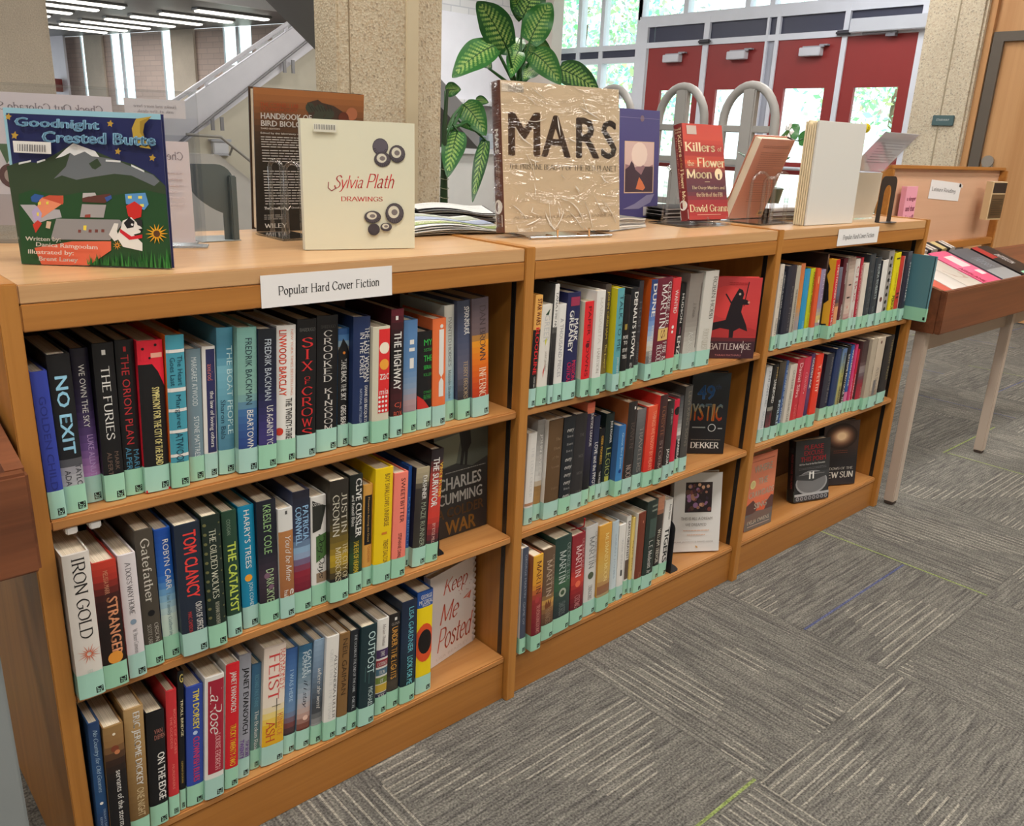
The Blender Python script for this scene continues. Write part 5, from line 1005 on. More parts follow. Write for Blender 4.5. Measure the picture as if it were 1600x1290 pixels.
BOOKS['2b'] = [
 (0.9699,0.0304,0.0258,0.2188,0.0175,(222,220,216),[('T','THE LOST ORDER',0.55,0.15,0.7,0.34,(200,200,200),'s'),('R',0,1,0.76,0.79,(176,130,100))],{'side': (222,220,216)},'white book with grey pages and red ribbon at top, first on middle bookcase middle shelf'),
 (1.0016,0.0354,0.0221,0.2431,0.0167,[(0,(130,126,122)),(0.3,(170,168,166)),(0.6,(216,214,210)),(0.66,(150,116,70)),(0.8,(170,130,76))],[('T','JOHN IRVING',0.5,0.14,0.55,0.4,(222,220,216),'b')],{},'grey to white fading book with white capitals, second from left on middle bookcase middle shelf'),
 (1.0251,0.0246,0.0453,0.2384,0.0157,(96,72,48),[('H','The',0.5,0.85,0.18,0.21,(150,126,100),'s'),('H','Elves',0.4,0.85,0.27,0.3,(150,126,100),'s'),('H','of the',0.35,0.8,0.36,0.39,(150,126,100),'s'),('H','Voyages',0.3,0.85,0.46,0.49,(150,126,100),'s'),('H','Lights',0.4,0.85,0.68,0.71,(140,116,90),'s')],{'side': (222,220,216)},'thick brown book with faint tan words, third from left on middle bookcase middle shelf'),
 (1.0718,0.0229,0.0375,0.2377,0.0145,(32,36,42),[('T','~',0.5,0.3,0.3,0.1,(222,220,216),'n'),('H','every',0.25,0.85,0.12,0.16,(222,220,216),'i'),('H','every',0.25,0.85,0.42,0.45999999999999996,(222,220,216),'i'),('H','every',0.25,0.85,0.5,0.54,(222,220,216),'i'),('H','every',0.25,0.85,0.58,0.62,(222,220,216),'i'),('H','every',0.25,0.85,0.66,0.7000000000000001,(222,220,216),'i'),('H','every',0.25,0.85,0.8,0.8400000000000001,(222,220,216),'i'),('H','every',0.25,0.85,0.87,0.91,(222,220,216),'i'),('H','lies',0.3,0.8,0.18,0.205,(150,150,150),'n'),('H','lies',0.3,0.8,0.26,0.28500000000000003,(150,150,150),'n'),('H','lies',0.3,0.8,0.33,0.35500000000000004,(150,150,150),'n'),('H','lies',0.3,0.8,0.72,0.745,(150,150,150),'n')],{},'black book with repeated white script words, fourth from left on middle bookcase middle shelf'),
 (1.1113,0.0242,0.0374,0.2374,0.0131,(46,44,46),[('H','THE',0.4,0.8,0.2,0.23,(110,108,106),'s'),('H','WIDE',0.4,0.85,0.42,0.45,(110,108,106),'s'),('H','WINDOW',0.35,0.85,0.6,0.63,(110,108,106),'s'),('H','DARK',0.4,0.85,0.8,0.83,(110,108,106),'s')],{},'charcoal book with dim grey words, fifth from left on middle bookcase middle shelf'),
 (1.1500,0.0264,0.0252,0.2582,0.0116,[(0,(200,90,70)),(0.08,(220,120,90)),(0.1,(56,48,76)),(0.4,(44,40,66)),(0.8,(24,24,27))],[('T','JUSTICE LEAGUE',0.6,0.1,0.42,0.4,(222,220,216),'b')],{},'dark purple book with orange top, sixth from left on middle bookcase middle shelf'),
 (1.1835,0.0316,0.0207,0.2178,0.0099,(40,46,76),[('T','LOVE and the PIVOT',0.55,0.3,0.82,0.56,(222,220,216),'b')],{},'navy book with chunky white letters, seventh from left on middle bookcase middle shelf'),
 (1.2060,0.0316,0.0189,0.1830,0.0080,(24,24,27),[('T','GEEK PIONEERS',0.5,0.1,0.5,0.4,(206,160,60),'b'),('T','THE FIREMAN',0.5,0.6,0.84,0.3,(222,220,216),'n')],{},'slim black book with gold lettering, eighth from left on middle bookcase middle shelf'),
 (1.2262,0.0316,0.0295,0.2162,0.0059,(28,42,42),[('T','JULIE KAGAWA',0.6,0.09,0.35,0.36,(222,220,216),'b'),('T','LEGION',0.5,0.4,0.82,0.56,(170,176,100),'s'),('C',0.5,0.78,0.26,(176,176,80))],{},'dark green black book with olive gold capitals, ninth from left on middle bookcase middle shelf'),
 (1.2572,0.0150,0.0251,0.1842,0.0037,[(0,(52,110,170)),(0.8,(60,130,190))],[('T','Ghost Bird Jones',0.5,0.1,0.6,0.34,(170,205,230),'n'),('C',0.5,0.64,0.2,(20,60,130))],{'side': (60,100,150)},'bright blue spined book with white fore side, tenth from left on middle bookcase middle shelf'),
 (1.2844,0.0136,0.0324,0.2386,0.0012,(42,38,38),[('T','RAVEN',0.6,0.22,0.5,0.46,(96,84,78),'s'),('T','NOON',0.5,0.68,0.86,0.6,(170,150,140),'s'),('R',0.6,0.75,0.05,0.08,(222,220,216))],{'side': (160,92,52)},'black spined book with copper brown side, eleventh from left on middle bookcase middle shelf'),
 (1.3243,0.0171,0.0344,0.2124,-0.0013,[(0,(110,110,112)),(0.4,(80,82,84)),(0.8,(70,76,78))],[('T','TRAVELERS',0.55,0.22,0.78,0.4,(150,140,134),'s')],{},'mid grey book with dim lettering, twelfth from left on middle bookcase middle shelf'),
 (1.3602,0.0119,0.0371,0.2152,-0.0041,[(0,(220,90,60)),(0.6,(214,60,44)),(0.84,(196,44,40))],[('T','THINGS WE KNOW BY HEART',0.6,0.06,0.8,0.36,(240,160,130),'n')],{},'orange red book with peach lettering, thirteenth from left on middle bookcase middle shelf'),
 (1.3989,0.0073,0.0303,0.2383,-0.0071,(64,38,40),[('T','FORSYTE',0.5,0.12,0.46,0.44,(150,100,70),'s'),('T','STORM',0.5,0.5,0.84,0.4,(160,140,130),'s')],{'side': (206,50,44)},'tall dark maroon book with brown letters, fourteenth from left on middle bookcase middle shelf'),
 (1.4385,0.0122,0.0268,0.2162,-0.0102,(46,42,42),[('T','JEFF ABBOTT',0.6,0.1,0.3,0.3,(170,165,160),'n'),('T','JAGUAR',0.5,0.6,0.84,0.46,(222,220,216),'b')],{},'dark book with white capitals at base, fifteenth from left on middle bookcase middle shelf'),
 (1.4731,0.0186,0.0225,0.2104,-0.0135,(198,36,62),[('C',0.6,0.14,0.5,(24,24,27))],{},'crimson book with black round corner, sixteenth from left on middle bookcase middle shelf'),
 (1.5030,0.0234,0.0170,0.2149,-0.0169,[(0,(60,60,64)),(0.3,(120,120,120)),(0.5,(222,220,216)),(0.55,(40,40,44))],[('T','BARBERA',0.5,0.55,0.82,0.5,(222,220,216),'b')],{},'thin black and white book, seventeenth from left on middle bookcase middle shelf'),
 (1.5219,0.0209,0.0300,0.2386,-0.0206,(74,72,70),[('T','LEVI KING SONS',0.55,0.06,0.7,0.36,(130,122,110),'n')],{},'tall grey black book at row end, eighteenth from left on middle bookcase middle shelf'),
]
BOOKS['2c'] = [
 (0.9455,-0.0016,0.0184,0.2729,-0.0104,(70,78,96),[('T','GEORGE MARTIN',0.55,0.06,0.46,0.34,(150,156,170),'n'),('T','GAME OF',0.5,0.5,0.72,0.34,(150,156,170),'n')],{'side': (222,220,216)},'slim slate blue book with white side, first from left on middle bookcase bottom shelf'),
 (0.9734,-0.0107,0.0309,0.2487,-0.0194,[(0,(222,170,60)),(0.3,(214,150,50)),(0.45,(150,50,50)),(0.8,(110,26,40))],[('T','MARTIN',0.55,0.06,0.4,0.5,(90,40,30),'s'),('T','SEVEN KINGDOMS',0.6,0.52,0.82,0.36,(214,150,140),'s'),('C',0.45,0.46,0.24,(170,60,60))],{'side': (150,90,60)},'yellow to dark red book with serif capitals, second from left on middle bookcase bottom shelf'),
 (1.0223,0.0057,0.0382,0.2431,-0.0268,[(0,(104,82,64)),(0.5,(108,84,66)),(0.58,(206,160,84)),(0.7,(120,84,60)),(0.83,(92,66,52))],[('T','GEORGE R.R.',0.84,0.08,0.42,0.2,(160,140,120),'s'),('T','MARTIN',0.5,0.12,0.52,0.46,(190,170,150),'s'),('T','KINGS',0.5,0.66,0.82,0.44,(160,130,104),'s'),('P',[(0.2,0.62),(0.3,0.56),(0.4,0.6),(0.5,0.55),(0.6,0.6),(0.75,0.54),(0.7,0.64),(0.25,0.65)],(120,70,40))],{},'brown book with silver capitals and golden crown, third from left on middle bookcase bottom shelf'),
 (1.0651,0.0090,0.0537,0.2568,-0.0326,[(0,(44,66,62)),(0.3,(40,70,60)),(0.5,(60,100,70)),(0.62,(50,70,64)),(0.83,(38,48,54))],[('T','GEORGE R.R.',0.82,0.08,0.48,0.22,(150,164,160),'s'),('T','MARTIN',0.45,0.14,0.48,0.42,(190,200,196),'s'),('C',0.5,0.58,0.22,(170,176,160)),('C',0.5,0.58,0.12,(60,80,60)),('T','SWORDS',0.5,0.68,0.82,0.4,(120,130,130),'s')],{},'thick dark green book with silver capitals, fourth from left on middle bookcase bottom shelf'),
 (1.1256,0.0116,0.0445,0.2459,-0.0368,[(0,(140,44,52)),(0.35,(150,40,48)),(0.5,(206,70,56)),(0.62,(150,40,44)),(0.82,(96,28,40))],[('T','GEORGE R.R.',0.84,0.06,0.4,0.2,(210,150,150),'s'),('T','MARTIN',0.5,0.12,0.47,0.46,(230,200,200),'s'),('C',0.5,0.55,0.2,(230,110,80)),('T','CROWS',0.5,0.68,0.82,0.44,(206,140,140),'s')],{'ribbon': (190,30,40)},'crimson book with red ribbon and pale capitals, fifth from left on middle bookcase bottom shelf'),
 (1.1792,0.0177,0.0423,0.2516,-0.0394,[(0,(196,196,196)),(0.5,(206,206,204)),(0.83,(210,210,206))],[('T','GEORGE R.R.',0.84,0.08,0.44,0.2,(150,150,150),'s'),('T','MARTIN',0.5,0.12,0.47,0.44,(120,122,124),'s'),('C',0.5,0.55,0.24,(80,90,70)),('T','DRAGONS',0.5,0.66,0.82,0.34,(130,130,130),'s')],{},'silver white book with grey capitals and dark orb, sixth on middle bookcase bottom shelf'),
 (1.2227,0.0125,0.0454,0.2432,-0.0405,[(0,(214,160,70)),(0.2,(206,150,60)),(0.5,(206,170,90)),(0.65,(196,160,100)),(0.75,(130,80,60)),(0.82,(170,150,110))],[('T','MERMAID MOON',0.6,0.1,0.66,0.3,(235,215,150),'s')],{},'golden yellow book with pale letters, seventh from left on middle bookcase bottom shelf'),
 (1.2799,0.0215,0.0255,0.2348,-0.0399,[(0,(180,196,206)),(0.5,(190,204,212)),(0.8,(200,214,220))],[('T','SARAH JONES',0.5,0.15,0.7,0.3,(150,170,185),'n')],{},'ice blue book beside the golden one, eighth from left on middle bookcase bottom shelf'),
 (1.3061,0.0203,0.0251,0.2185,-0.0378,(222,220,216),[('T','RIVER SPRING',0.5,0.2,0.6,0.3,(190,190,190),'n'),('R',0.4,0.7,0.6,0.68,(80,80,80))],{},'blank looking white book, ninth from left on middle bookcase bottom shelf'),
 (1.3428,0.0286,0.0174,0.2295,-0.0341,(222,220,216),[('R',0.1,0.9,0.55,0.8,(96,80,70)),('T','EARTH GREATEST',0.5,0.06,0.54,0.5,(70,60,56),'b')],{},'white book with brown band and dark capitals, tenth from left on middle bookcase bottom shelf'),
 (1.3608,0.0243,0.0110,0.2223,-0.0289,(224,196,110),[('T','Kyla Kiss',0.5,0.3,0.7,0.4,(120,96,50),'n')],{},'slim pale yellow book with red tipped top, eleventh from left on middle bookcase bottom shelf'),
 (1.3724,0.0173,0.0300,0.2326,-0.0220,(116,56,40),[('R',0.55,0.65,0.1,0.13,(190,130,110)),('T','Phoenix',0.6,0.75,0.84,0.3,(170,110,90),'n')],{'side': (222,220,216)},'russet brown book with plain spine, twelfth from left on middle bookcase bottom shelf'),
 (1.4031,0.0161,0.0434,0.2564,-0.0136,(42,54,50),[('R',0.3,0.95,0.2,0.42,(66,84,78)),('T','L. E. Modesitt Jr.',0.55,0.45,0.84,0.36,(222,220,216),'s'),('R',0.4,0.9,0.05,0.07,(120,130,120)),('R',0.4,0.9,0.1,0.12,(120,130,120))],{},'dark green book with small framed picture, thirteenth from left on middle bookcase bottom shelf'),
 (1.4672,0.0334,0.0270,0.2459,-0.0035,[(0,(206,150,120)),(0.16,(196,130,100)),(0.22,(60,56,52)),(0.8,(46,44,44))],[('T','WILLIAM TREVOR',0.5,0.38,0.8,0.5,(206,200,186),'b')],{},'black book with skin toned picture at top, fourteenth from left on middle bookcase bottom shelf'),
 (1.4948,0.0323,0.0327,0.2305,0.0081,(222,220,216),[('T','Anne Simon',0.65,0.06,0.26,0.3,(60,60,60),'n'),('T','TIGERS',0.55,0.36,0.82,0.56,(40,42,44),'b')],{},'white book with large black letters against a black bookend, fifteenth on middle bookcase bottom shelf'),
]
BOOKS['3a'] = [
 (1.8716,0.0066,0.0212,0.2417,-0.0099,(206,198,186),[('T','a little thing',0.5,0.1,0.5,0.3,(150,140,130),'n'),('T','MORIARTY',0.5,0.62,0.82,0.4,(120,112,104),'n')],{},'cream white book with faint letters, first from left on far bookcase top shelf'),
 (1.9047,0.0128,0.0096,0.2188,-0.0169,(74,78,84),[('T','INSIDE A SILVER BOX',0.6,0.04,0.62,0.5,(222,220,216),'b')],{},'dark grey book with white bold capitals, second from left on far bookcase top shelf'),
 (1.9164,0.0060,0.0444,0.2352,-0.0233,(42,44,58),[('T','Kate Mosse',0.7,0.25,0.8,0.2,(110,110,110),'n')],{},'thick black navy book, third from left on far bookcase top shelf'),
 (1.9628,0.0074,0.0239,0.2318,-0.0294,(176,170,156),[('T','THE GUARDIANS ARE COMING',0.5,0.28,0.82,0.34,(120,112,104),'b')],{},'beige grey book with dim capitals, fourth from left on far bookcase top shelf'),
 (2.0049,0.0170,0.0224,0.2350,-0.0349,[(0,(196,110,70)),(0.5,(206,140,70)),(0.7,(160,150,150))],[],{},'narrow orange book with purple edge, fifth from left on far bookcase top shelf'),
 (2.0291,0.0161,0.0300,0.2171,-0.0401,(42,142,190),[('T','SUMMER',0.6,0.7,0.84,0.3,(130,195,225),'n')],{},'bright cyan blue book, sixth from left on far bookcase top shelf'),
 (2.0608,0.0154,0.0249,0.2175,-0.0447,(184,190,34),[('T','PARADOX WORLDS',0.7,0.05,0.6,0.4,(110,100,30),'b'),('T','inn at the lake',0.5,0.62,0.82,0.24,(150,140,30),'n')],{},'lime green book with olive capitals, seventh from left on far bookcase top shelf'),
 (2.0873,0.0088,0.0215,0.2157,-0.0489,(216,88,52),[('R',0.3,0.5,0.1,0.2,(235,190,140))],{},'plain bright orange book, eighth from left on far bookcase top shelf'),
 (2.1200,0.0141,0.0273,0.2095,-0.0527,[(0,(150,140,170)),(0.5,(150,136,176)),(0.62,(180,170,150)),(0.7,(220,206,110)),(0.8,(150,130,170))],[('T','NELL LEE',0.6,0.06,0.5,0.36,(196,190,210),'n'),('C',0.6,0.74,0.2,(222,220,216))],{},'lavender book with yellow flower picture, ninth from left on far bookcase top shelf'),
 (2.1501,0.0144,0.0080,0.2542,-0.0560,[(0,(150,120,100)),(0.2,(60,46,44)),(0.3,(24,24,27))],[],{},'tall thin black book with clear wrapper, tenth from left on far bookcase top shelf'),
 (2.1594,-0.0087,0.0232,0.2395,-0.0589,(206,38,40),[('T','TIMES FALCONER ROAST LINES',0.5,0.05,0.82,0.4,(222,220,216),'b')],{'side': (226,170,50),'sideart': [([(0.78,0.08),(0.86,0.06),(0.9,0.12),(0.84,0.2),(0.9,0.3),(0.94,0.5),(0.84,0.56),(0.72,0.46),(0.66,0.3),(0.72,0.16)],(30,28,30)),([(0.74,0.5),(0.78,0.5),(0.84,0.82),(0.8,0.82)],(30,28,30)),([(0.6,0.84),(0.95,0.8),(0.95,0.82),(0.6,0.86)],(30,28,30))]},'red spined book with black crow on yellow side, eleventh on far bookcase top shelf'),
 (2.1968,-0.0019,0.0214,0.2135,-0.0613,[(0,(110,112,128)),(0.4,(90,94,120)),(0.5,(80,60,60)),(0.56,(222,160,110)),(0.8,(214,150,110))],[],{},'slim grey and peach book, twelfth from left on far bookcase top shelf'),
 (2.2694,0.0239,0.0250,0.2334,-0.0632,(88,30,44),[('T','JENNY COLGAN',0.72,0.06,0.34,0.34,(222,220,216),'b'),('T','HERMIONE',0.7,0.62,0.84,0.34,(222,220,216),'b')],{},'wine red book with white letters, thirteenth from left on far bookcase top shelf'),
 (2.2958,0.0173,0.0363,0.2355,-0.0647,[(0,(120,100,90)),(0.2,(196,180,168)),(0.5,(190,160,150)),(0.7,(206,190,176)),(0.84,(170,120,120))],[('R',0.2,0.6,0.35,0.37,(60,50,50)),('R',0.15,0.6,0.52,0.54,(60,50,50)),('C',0.4,0.66,0.14,(206,150,140))],{},'dusty pink book with picture spine, fourteenth from left on far bookcase top shelf'),
 (2.3391,0.0197,0.0292,0.2277,-0.0658,(208,200,194),[('T','CJ BOX',0.5,0.1,0.6,0.5,(170,60,76),'s'),('T','wolf',0.5,0.7,0.82,0.3,(190,110,110),'s')],{},'white book with thin red initials, fifteenth from left on far bookcase top shelf'),
 (2.3697,0.0189,0.0180,0.2306,-0.0664,(172,38,58),[('T','SUPER CALLING COURT',0.5,0.1,0.82,0.4,(220,180,180),'b')],{},'deep red book with pale capitals, sixteenth from left on far bookcase top shelf'),
 (2.3883,0.0146,0.0305,0.2118,-0.0666,(216,208,196),[],{},'plain off white book, seventeenth from left on far bookcase top shelf'),
 (2.4239,0.0156,0.0363,0.2378,-0.0663,(54,62,68),[('T','J D ROBB',0.5,0.2,0.8,0.6,(78,88,94),'b')],{},'dark grey book with shadowy letters, eighteenth from left on far bookcase top shelf'),
 (2.4609,0.0139,0.0384,0.2250,-0.0655,(50,58,66),[('T','NORA ROBERTS',0.62,0.1,0.6,0.42,(176,190,190),'n'),('T','The Obsession',0.5,0.7,0.84,0.3,(140,150,150),'s')],{},'slate grey book with pale capitals, nineteenth from left on far bookcase top shelf'),
 (2.5068,0.0113,0.0378,0.2148,-0.0643,(222,220,216),[('C',0.4,0.6,0.22,(110,70,66))],{'side': (60,62,70)},'white book with one brown dot, twentieth from left on far bookcase top shelf'),
 (2.5554,0.0174,0.0367,0.2420,-0.0627,(150,146,142),[('C',0.4,0.1,0.18,(24,24,27)),('C',0.4,0.2,0.18,(24,24,27)),('C',0.4,0.30000000000000004,0.18,(24,24,27)),('C',0.4,0.4,0.18,(24,24,27)),('C',0.4,0.5,0.18,(24,24,27)),('C',0.4,0.6,0.18,(24,24,27)),('C',0.4,0.7000000000000001,0.18,(24,24,27)),('C',0.4,0.8,0.18,(24,24,27)),('T','AGONITE',0.78,0.2,0.46,0.34,(222,220,216),'b')],{},'grey book with column of black dots, twenty-first from left on far bookcase top shelf'),
 (2.5928,0.0132,0.0401,0.2330,-0.0606,(222,206,20),[('T','PERSON',0.6,0.62,0.84,0.5,(60,50,20),'b'),('T','the ticket of life',0.6,0.28,0.54,0.24,(160,140,20),'n'),('R',0.2,0.8,0.07,0.09,(60,50,20))],{},'acid yellow book with black letters, twenty-second from left on far bookcase top shelf'),
 (2.6367,0.0139,0.0311,0.2184,-0.0580,(196,60,50),[('R',0.7,0.98,0,0.82,(214,190,184)),('R',0.1,0.6,0.55,0.58,(90,30,30)),('R',0.1,0.6,0.61,0.64,(90,30,30))],{},'red book with pale vertical strip, twenty-third from left on far bookcase top shelf'),
 (2.6691,0.0059,0.0307,0.2338,-0.0551,[(0,(84,88,98)),(0.2,(50,52,66)),(0.8,(44,40,58))],[('T','STEAMROLLERS',0.7,0.15,0.72,0.34,(200,206,206),'b')],{},'dark navy book with white block capitals, twenty-fourth from left on far bookcase top shelf'),
]
BOOKS['3b'] = [
 (1.8988,0.0265,0.0311,0.2322,0.0216,(206,208,210),[('T','JOHN SANDFORD',0.6,0.05,0.52,0.36,(100,116,130),'s'),('T','SATURN',0.5,0.58,0.8,0.34,(140,156,170),'s')],{},'white book with grey blue serif capitals, first from left on far bookcase middle shelf'),
 (1.9333,0.0253,0.0302,0.2338,0.0180,[(0,(30,30,32)),(0.55,(34,34,36)),(0.57,(150,150,140)),(0.6,(60,50,50)),(0.8,(110,60,66))],[('T','JOHN',0.7,0.03,0.18,0.4,(190,160,100),'b'),('T','SANDFORD',0.6,0.19,0.5,0.46,(222,220,216),'b'),('T','NIGHT',0.6,0.64,0.8,0.3,(150,70,80),'b')],{},'black book with chunky white name, second from left on far bookcase middle shelf'),
 (1.9651,0.0233,0.0353,0.2391,0.0145,[(0,(80,72,62)),(0.2,(60,54,48)),(0.4,(34,34,36)),(0.84,(24,24,27))],[('T','INDELIBLE',0.72,0.5,0.82,0.36,(180,200,214),'b')],{},'black brown book with pale blue capitals low, third from left on far bookcase middle shelf'),
 (2.0066,0.0261,0.0147,0.2362,0.0112,(62,92,146),[('T','THE ISLAND OF SEA WOMEN',0.55,0.05,0.84,0.5,(190,205,220),'b')],{},'medium blue book with pale capitals, fourth from left on far bookcase middle shelf'),
 (2.0229,0.0192,0.0384,0.2223,0.0082,(202,194,182),[('T','CATHERINE ARMSTRONG YEAR',0.5,0.08,0.82,0.34,(120,110,104),'s')],{},'off white book with brown grey serif capitals, fifth from left on far bookcase middle shelf'),
 (2.0628,0.0194,0.0377,0.2356,0.0053,[(0,(176,44,62)),(0.6,(190,44,58)),(0.84,(206,56,56))],[('T','Daniel Silva',0.5,0.06,0.52,0.46,(235,200,200),'n'),('T','English',0.5,0.62,0.84,0.4,(226,120,120),'s')],{},'crimson book with pale pink letters, sixth from left on far bookcase middle shelf'),
 (2.1021,0.0189,0.0379,0.2340,0.0026,[(0,(196,52,76)),(0.8,(206,62,70))],[('T','Giselle',0.5,0.2,0.45,0.4,(235,160,170),'i'),('C',0.4,0.48,0.06,(222,220,216))],{},'pinkish red book with faint script, seventh from left on far bookcase middle shelf'),
 (2.1442,0.0207,0.0221,0.2397,0.0001,[(0,(84,60,104)),(0.6,(100,64,104)),(0.84,(60,50,90))],[('T','GOLDEN AGE',0.5,0.05,0.46,0.5,(222,220,216),'b')],{},'purple book with white bold capitals, eighth from left on far bookcase middle shelf'),
 (2.1678,0.0148,0.0391,0.2351,-0.0022,(226,60,40),[('T','T. PETTIT',0.5,0.14,0.52,0.4,(245,205,185),'b')],{},'scarlet orange book with pale capitals, ninth from left on far bookcase middle shelf'),
 (2.2593,0.0291,0.0463,0.2211,-0.0043,[(0,(50,52,64)),(0.8,(46,44,60))],[('T','RACING IN THE RAIN',0.72,0.06,0.74,0.24,(130,130,130),'n')],{},'thick black navy book with mint label and cream edge, tenth on far bookcase middle shelf'),
 (2.3070,0.0246,0.0353,0.2329,-0.0061,(40,56,96),[('T','ship',0.5,0.3,0.5,0.2,(60,76,120),'n')],{},'deep navy blue book without visible letters, eleventh from left on far bookcase middle shelf'),
 (2.3437,0.0218,0.0276,0.2294,-0.0078,[(0,(90,120,170)),(0.2,(120,140,150)),(0.4,(176,172,100)),(0.8,(160,150,100))],[('T','FINAL STORM THE',0.5,0.06,0.5,0.36,(110,110,60),'b'),('T','GRISHAM',0.5,0.55,0.82,0.4,(90,84,60),'b')],{},'blue and khaki yellow book, twelfth from left on far bookcase middle shelf'),
 (2.3728,0.0219,0.0247,0.2344,-0.0093,[(0,(28,30,34)),(0.5,(24,24,27)),(0.8,(60,40,30))],[('T','EXTREME PROTOCOL THE',0.6,0.12,0.84,0.5,(222,220,216),'b')],{},'black book with jagged white capitals, thirteenth from left on far bookcase middle shelf'),
 (2.4021,0.0232,0.0216,0.2333,-0.0107,(44,88,156),[('T','WATERHOUSE',0.6,0.06,0.6,0.4,(222,220,216),'b'),('R',0,1,0.68,0.84,(206,110,150))],{},'royal blue book with pink base, fourteenth from left on far bookcase middle shelf'),
 (2.4250,0.0198,0.0173,0.2337,-0.0118,(204,60,112),[('T','SUMMER LINE',0.6,0.5,0.82,0.36,(240,180,200),'b')],{},'magenta pink book, fifteenth from left on far bookcase middle shelf'),
 (2.4440,0.0185,0.0126,0.2155,-0.0127,(196,44,66),[('T','MCMANUS',0.5,0.4,0.84,0.4,(245,210,210),'b')],{},'rose red book with small white letters, sixteenth from left on far bookcase middle shelf'),
 (2.4580,0.0115,0.0411,0.2415,-0.0134,[(0,(60,46,48)),(0.3,(80,56,58)),(0.4,(150,140,140)),(0.5,(90,70,80)),(0.62,(150,40,56)),(0.82,(170,40,56))],[('T','JAMES LES',0.7,0.66,0.82,0.3,(225,150,150),'n')],{},'dark red and grey photographic book, seventeenth from left on far bookcase middle shelf'),
 (2.5004,0.0015,0.0361,0.2460,-0.0139,(176,164,146),[('T','A. Jalov',0.75,0.4,0.5,0.24,(130,118,104),'n')],{},'thick beige book with page like spine, eighteenth from left on far bookcase middle shelf'),
 (2.5377,0.0004,0.0551,0.2441,-0.0142,[(0,(196,182,164)),(0.7,(190,176,156)),(0.84,(150,130,116))],[('T','ALICE SWANSON',0.5,0.42,0.8,0.36,(110,100,96),'s'),('C',0.4,0.06,0.1,(110,70,60)),('R',0.2,0.5,0.6,0.82,(110,108,110))],{},'stone coloured book with grey capitals, nineteenth from left on far bookcase middle shelf'),
 (2.6137,0.0058,0.0572,0.2399,-0.0144,(38,36,38),[('T','TENNANT TALES',0.75,0.05,0.66,0.24,(140,130,90),'b')],{},'black book with thin gold letters at row end, twentieth on far bookcase middle shelf'),
]

# ================================================================== shelf books
MINTS = [(158, 208, 182), (156, 206, 180), (164, 210, 194), (166, 206, 196), (154, 206, 178)]
def bulge(s, b): return b * (1 - (2 * s - 1) ** 4)
def grad(stops, t):
    if t <= stops[0][0]: return stops[0][1]
    for (a, c), (b, d) in zip(stops, stops[1:]):
        if t <= b:
            k = (t - a) / (b - a) if b > a else 1
            return tuple(p + (q - p) * k for p, q in zip(c, d))
    return stops[-1][1]
def draw(cv, el):
    k = el[0]
    if k == 'T':
        _, tx, s, t0, t1, h, c, st = el
        if st == 'v':
            n = len(tx)
            for i, ch in enumerate(tx):
                a = t0 + (t1 - t0) * (i + 0.08) / n; b = t0 + (t1 - t0) * (i + 0.92) / n
                hw = h / 2 * (0.35 if ch in 'I' else 1)
                cv.text(ch, s - hw, s + hw, a, b, c, 's')
        else: cv.down(tx, s, t0, t1, h, c, st)
    elif k == 'H': cv.text(el[1], el[2], el[3], el[4], el[5], el[6], el[7])
    elif k == 'R': cv.rect(el[1], el[2], el[3], el[4], el[5], 6)
    elif k == 'C': cv.disk(el[1], el[2], el[3], el[4])
    elif k == 'E': cv.disk(el[1], el[2], el[3], el[5], 18, el[4])
    elif k == 'P': cv.poly(el[1], el[2])
    elif k == 'S':
        _, s, t, r, c = el
        rt = r * cv.w / cv.h
        for i in range(16):
            a = 2 * math.pi * i / 16; q = r * (1 if i % 2 else 0.75); d = 0.13
            cv.poly([(s + 0.2 * r * math.cos(a - d * 2), t + 0.2 * rt * math.sin(a - d * 2)), (s + q * math.cos(a), t + q / r * rt * math.sin(a)), (s + 0.2 * r * math.cos(a + d * 2), t + 0.2 * rt * math.sin(a + d * 2))], c)

def book_logo(cv, w, h, q):
    """the black square mark at the foot of every mint spine label"""
    lw = min(0.0105, w * 0.42)
    s1 = 1 - 0.0025 / w; s0 = s1 - lw / w
    t1 = 1 - 0.0045 / h; t0 = t1 - 0.0105 / h
    K_ = (26, 34, 32)
    cv.rect(s0, s1, t0, t1, K_, 3)
    L = lambda pts, wd: cv.line([(s0 + (s1 - s0) * a, t0 + (t1 - t0) * b) for a, b in pts], wd * lw / w, q)
    L([(.12, .2), (.5, .55), (.88, .2)], .09); L([(.12, .12), (.88, .12)], .07)
    L([(.2, .88), (.2, .45)], .08); L([(.36, .9), (.36, .6)], .08); L([(.5, .9), (.88, .9)], .08); L([(.86, .45), (.52, .84)], .09)

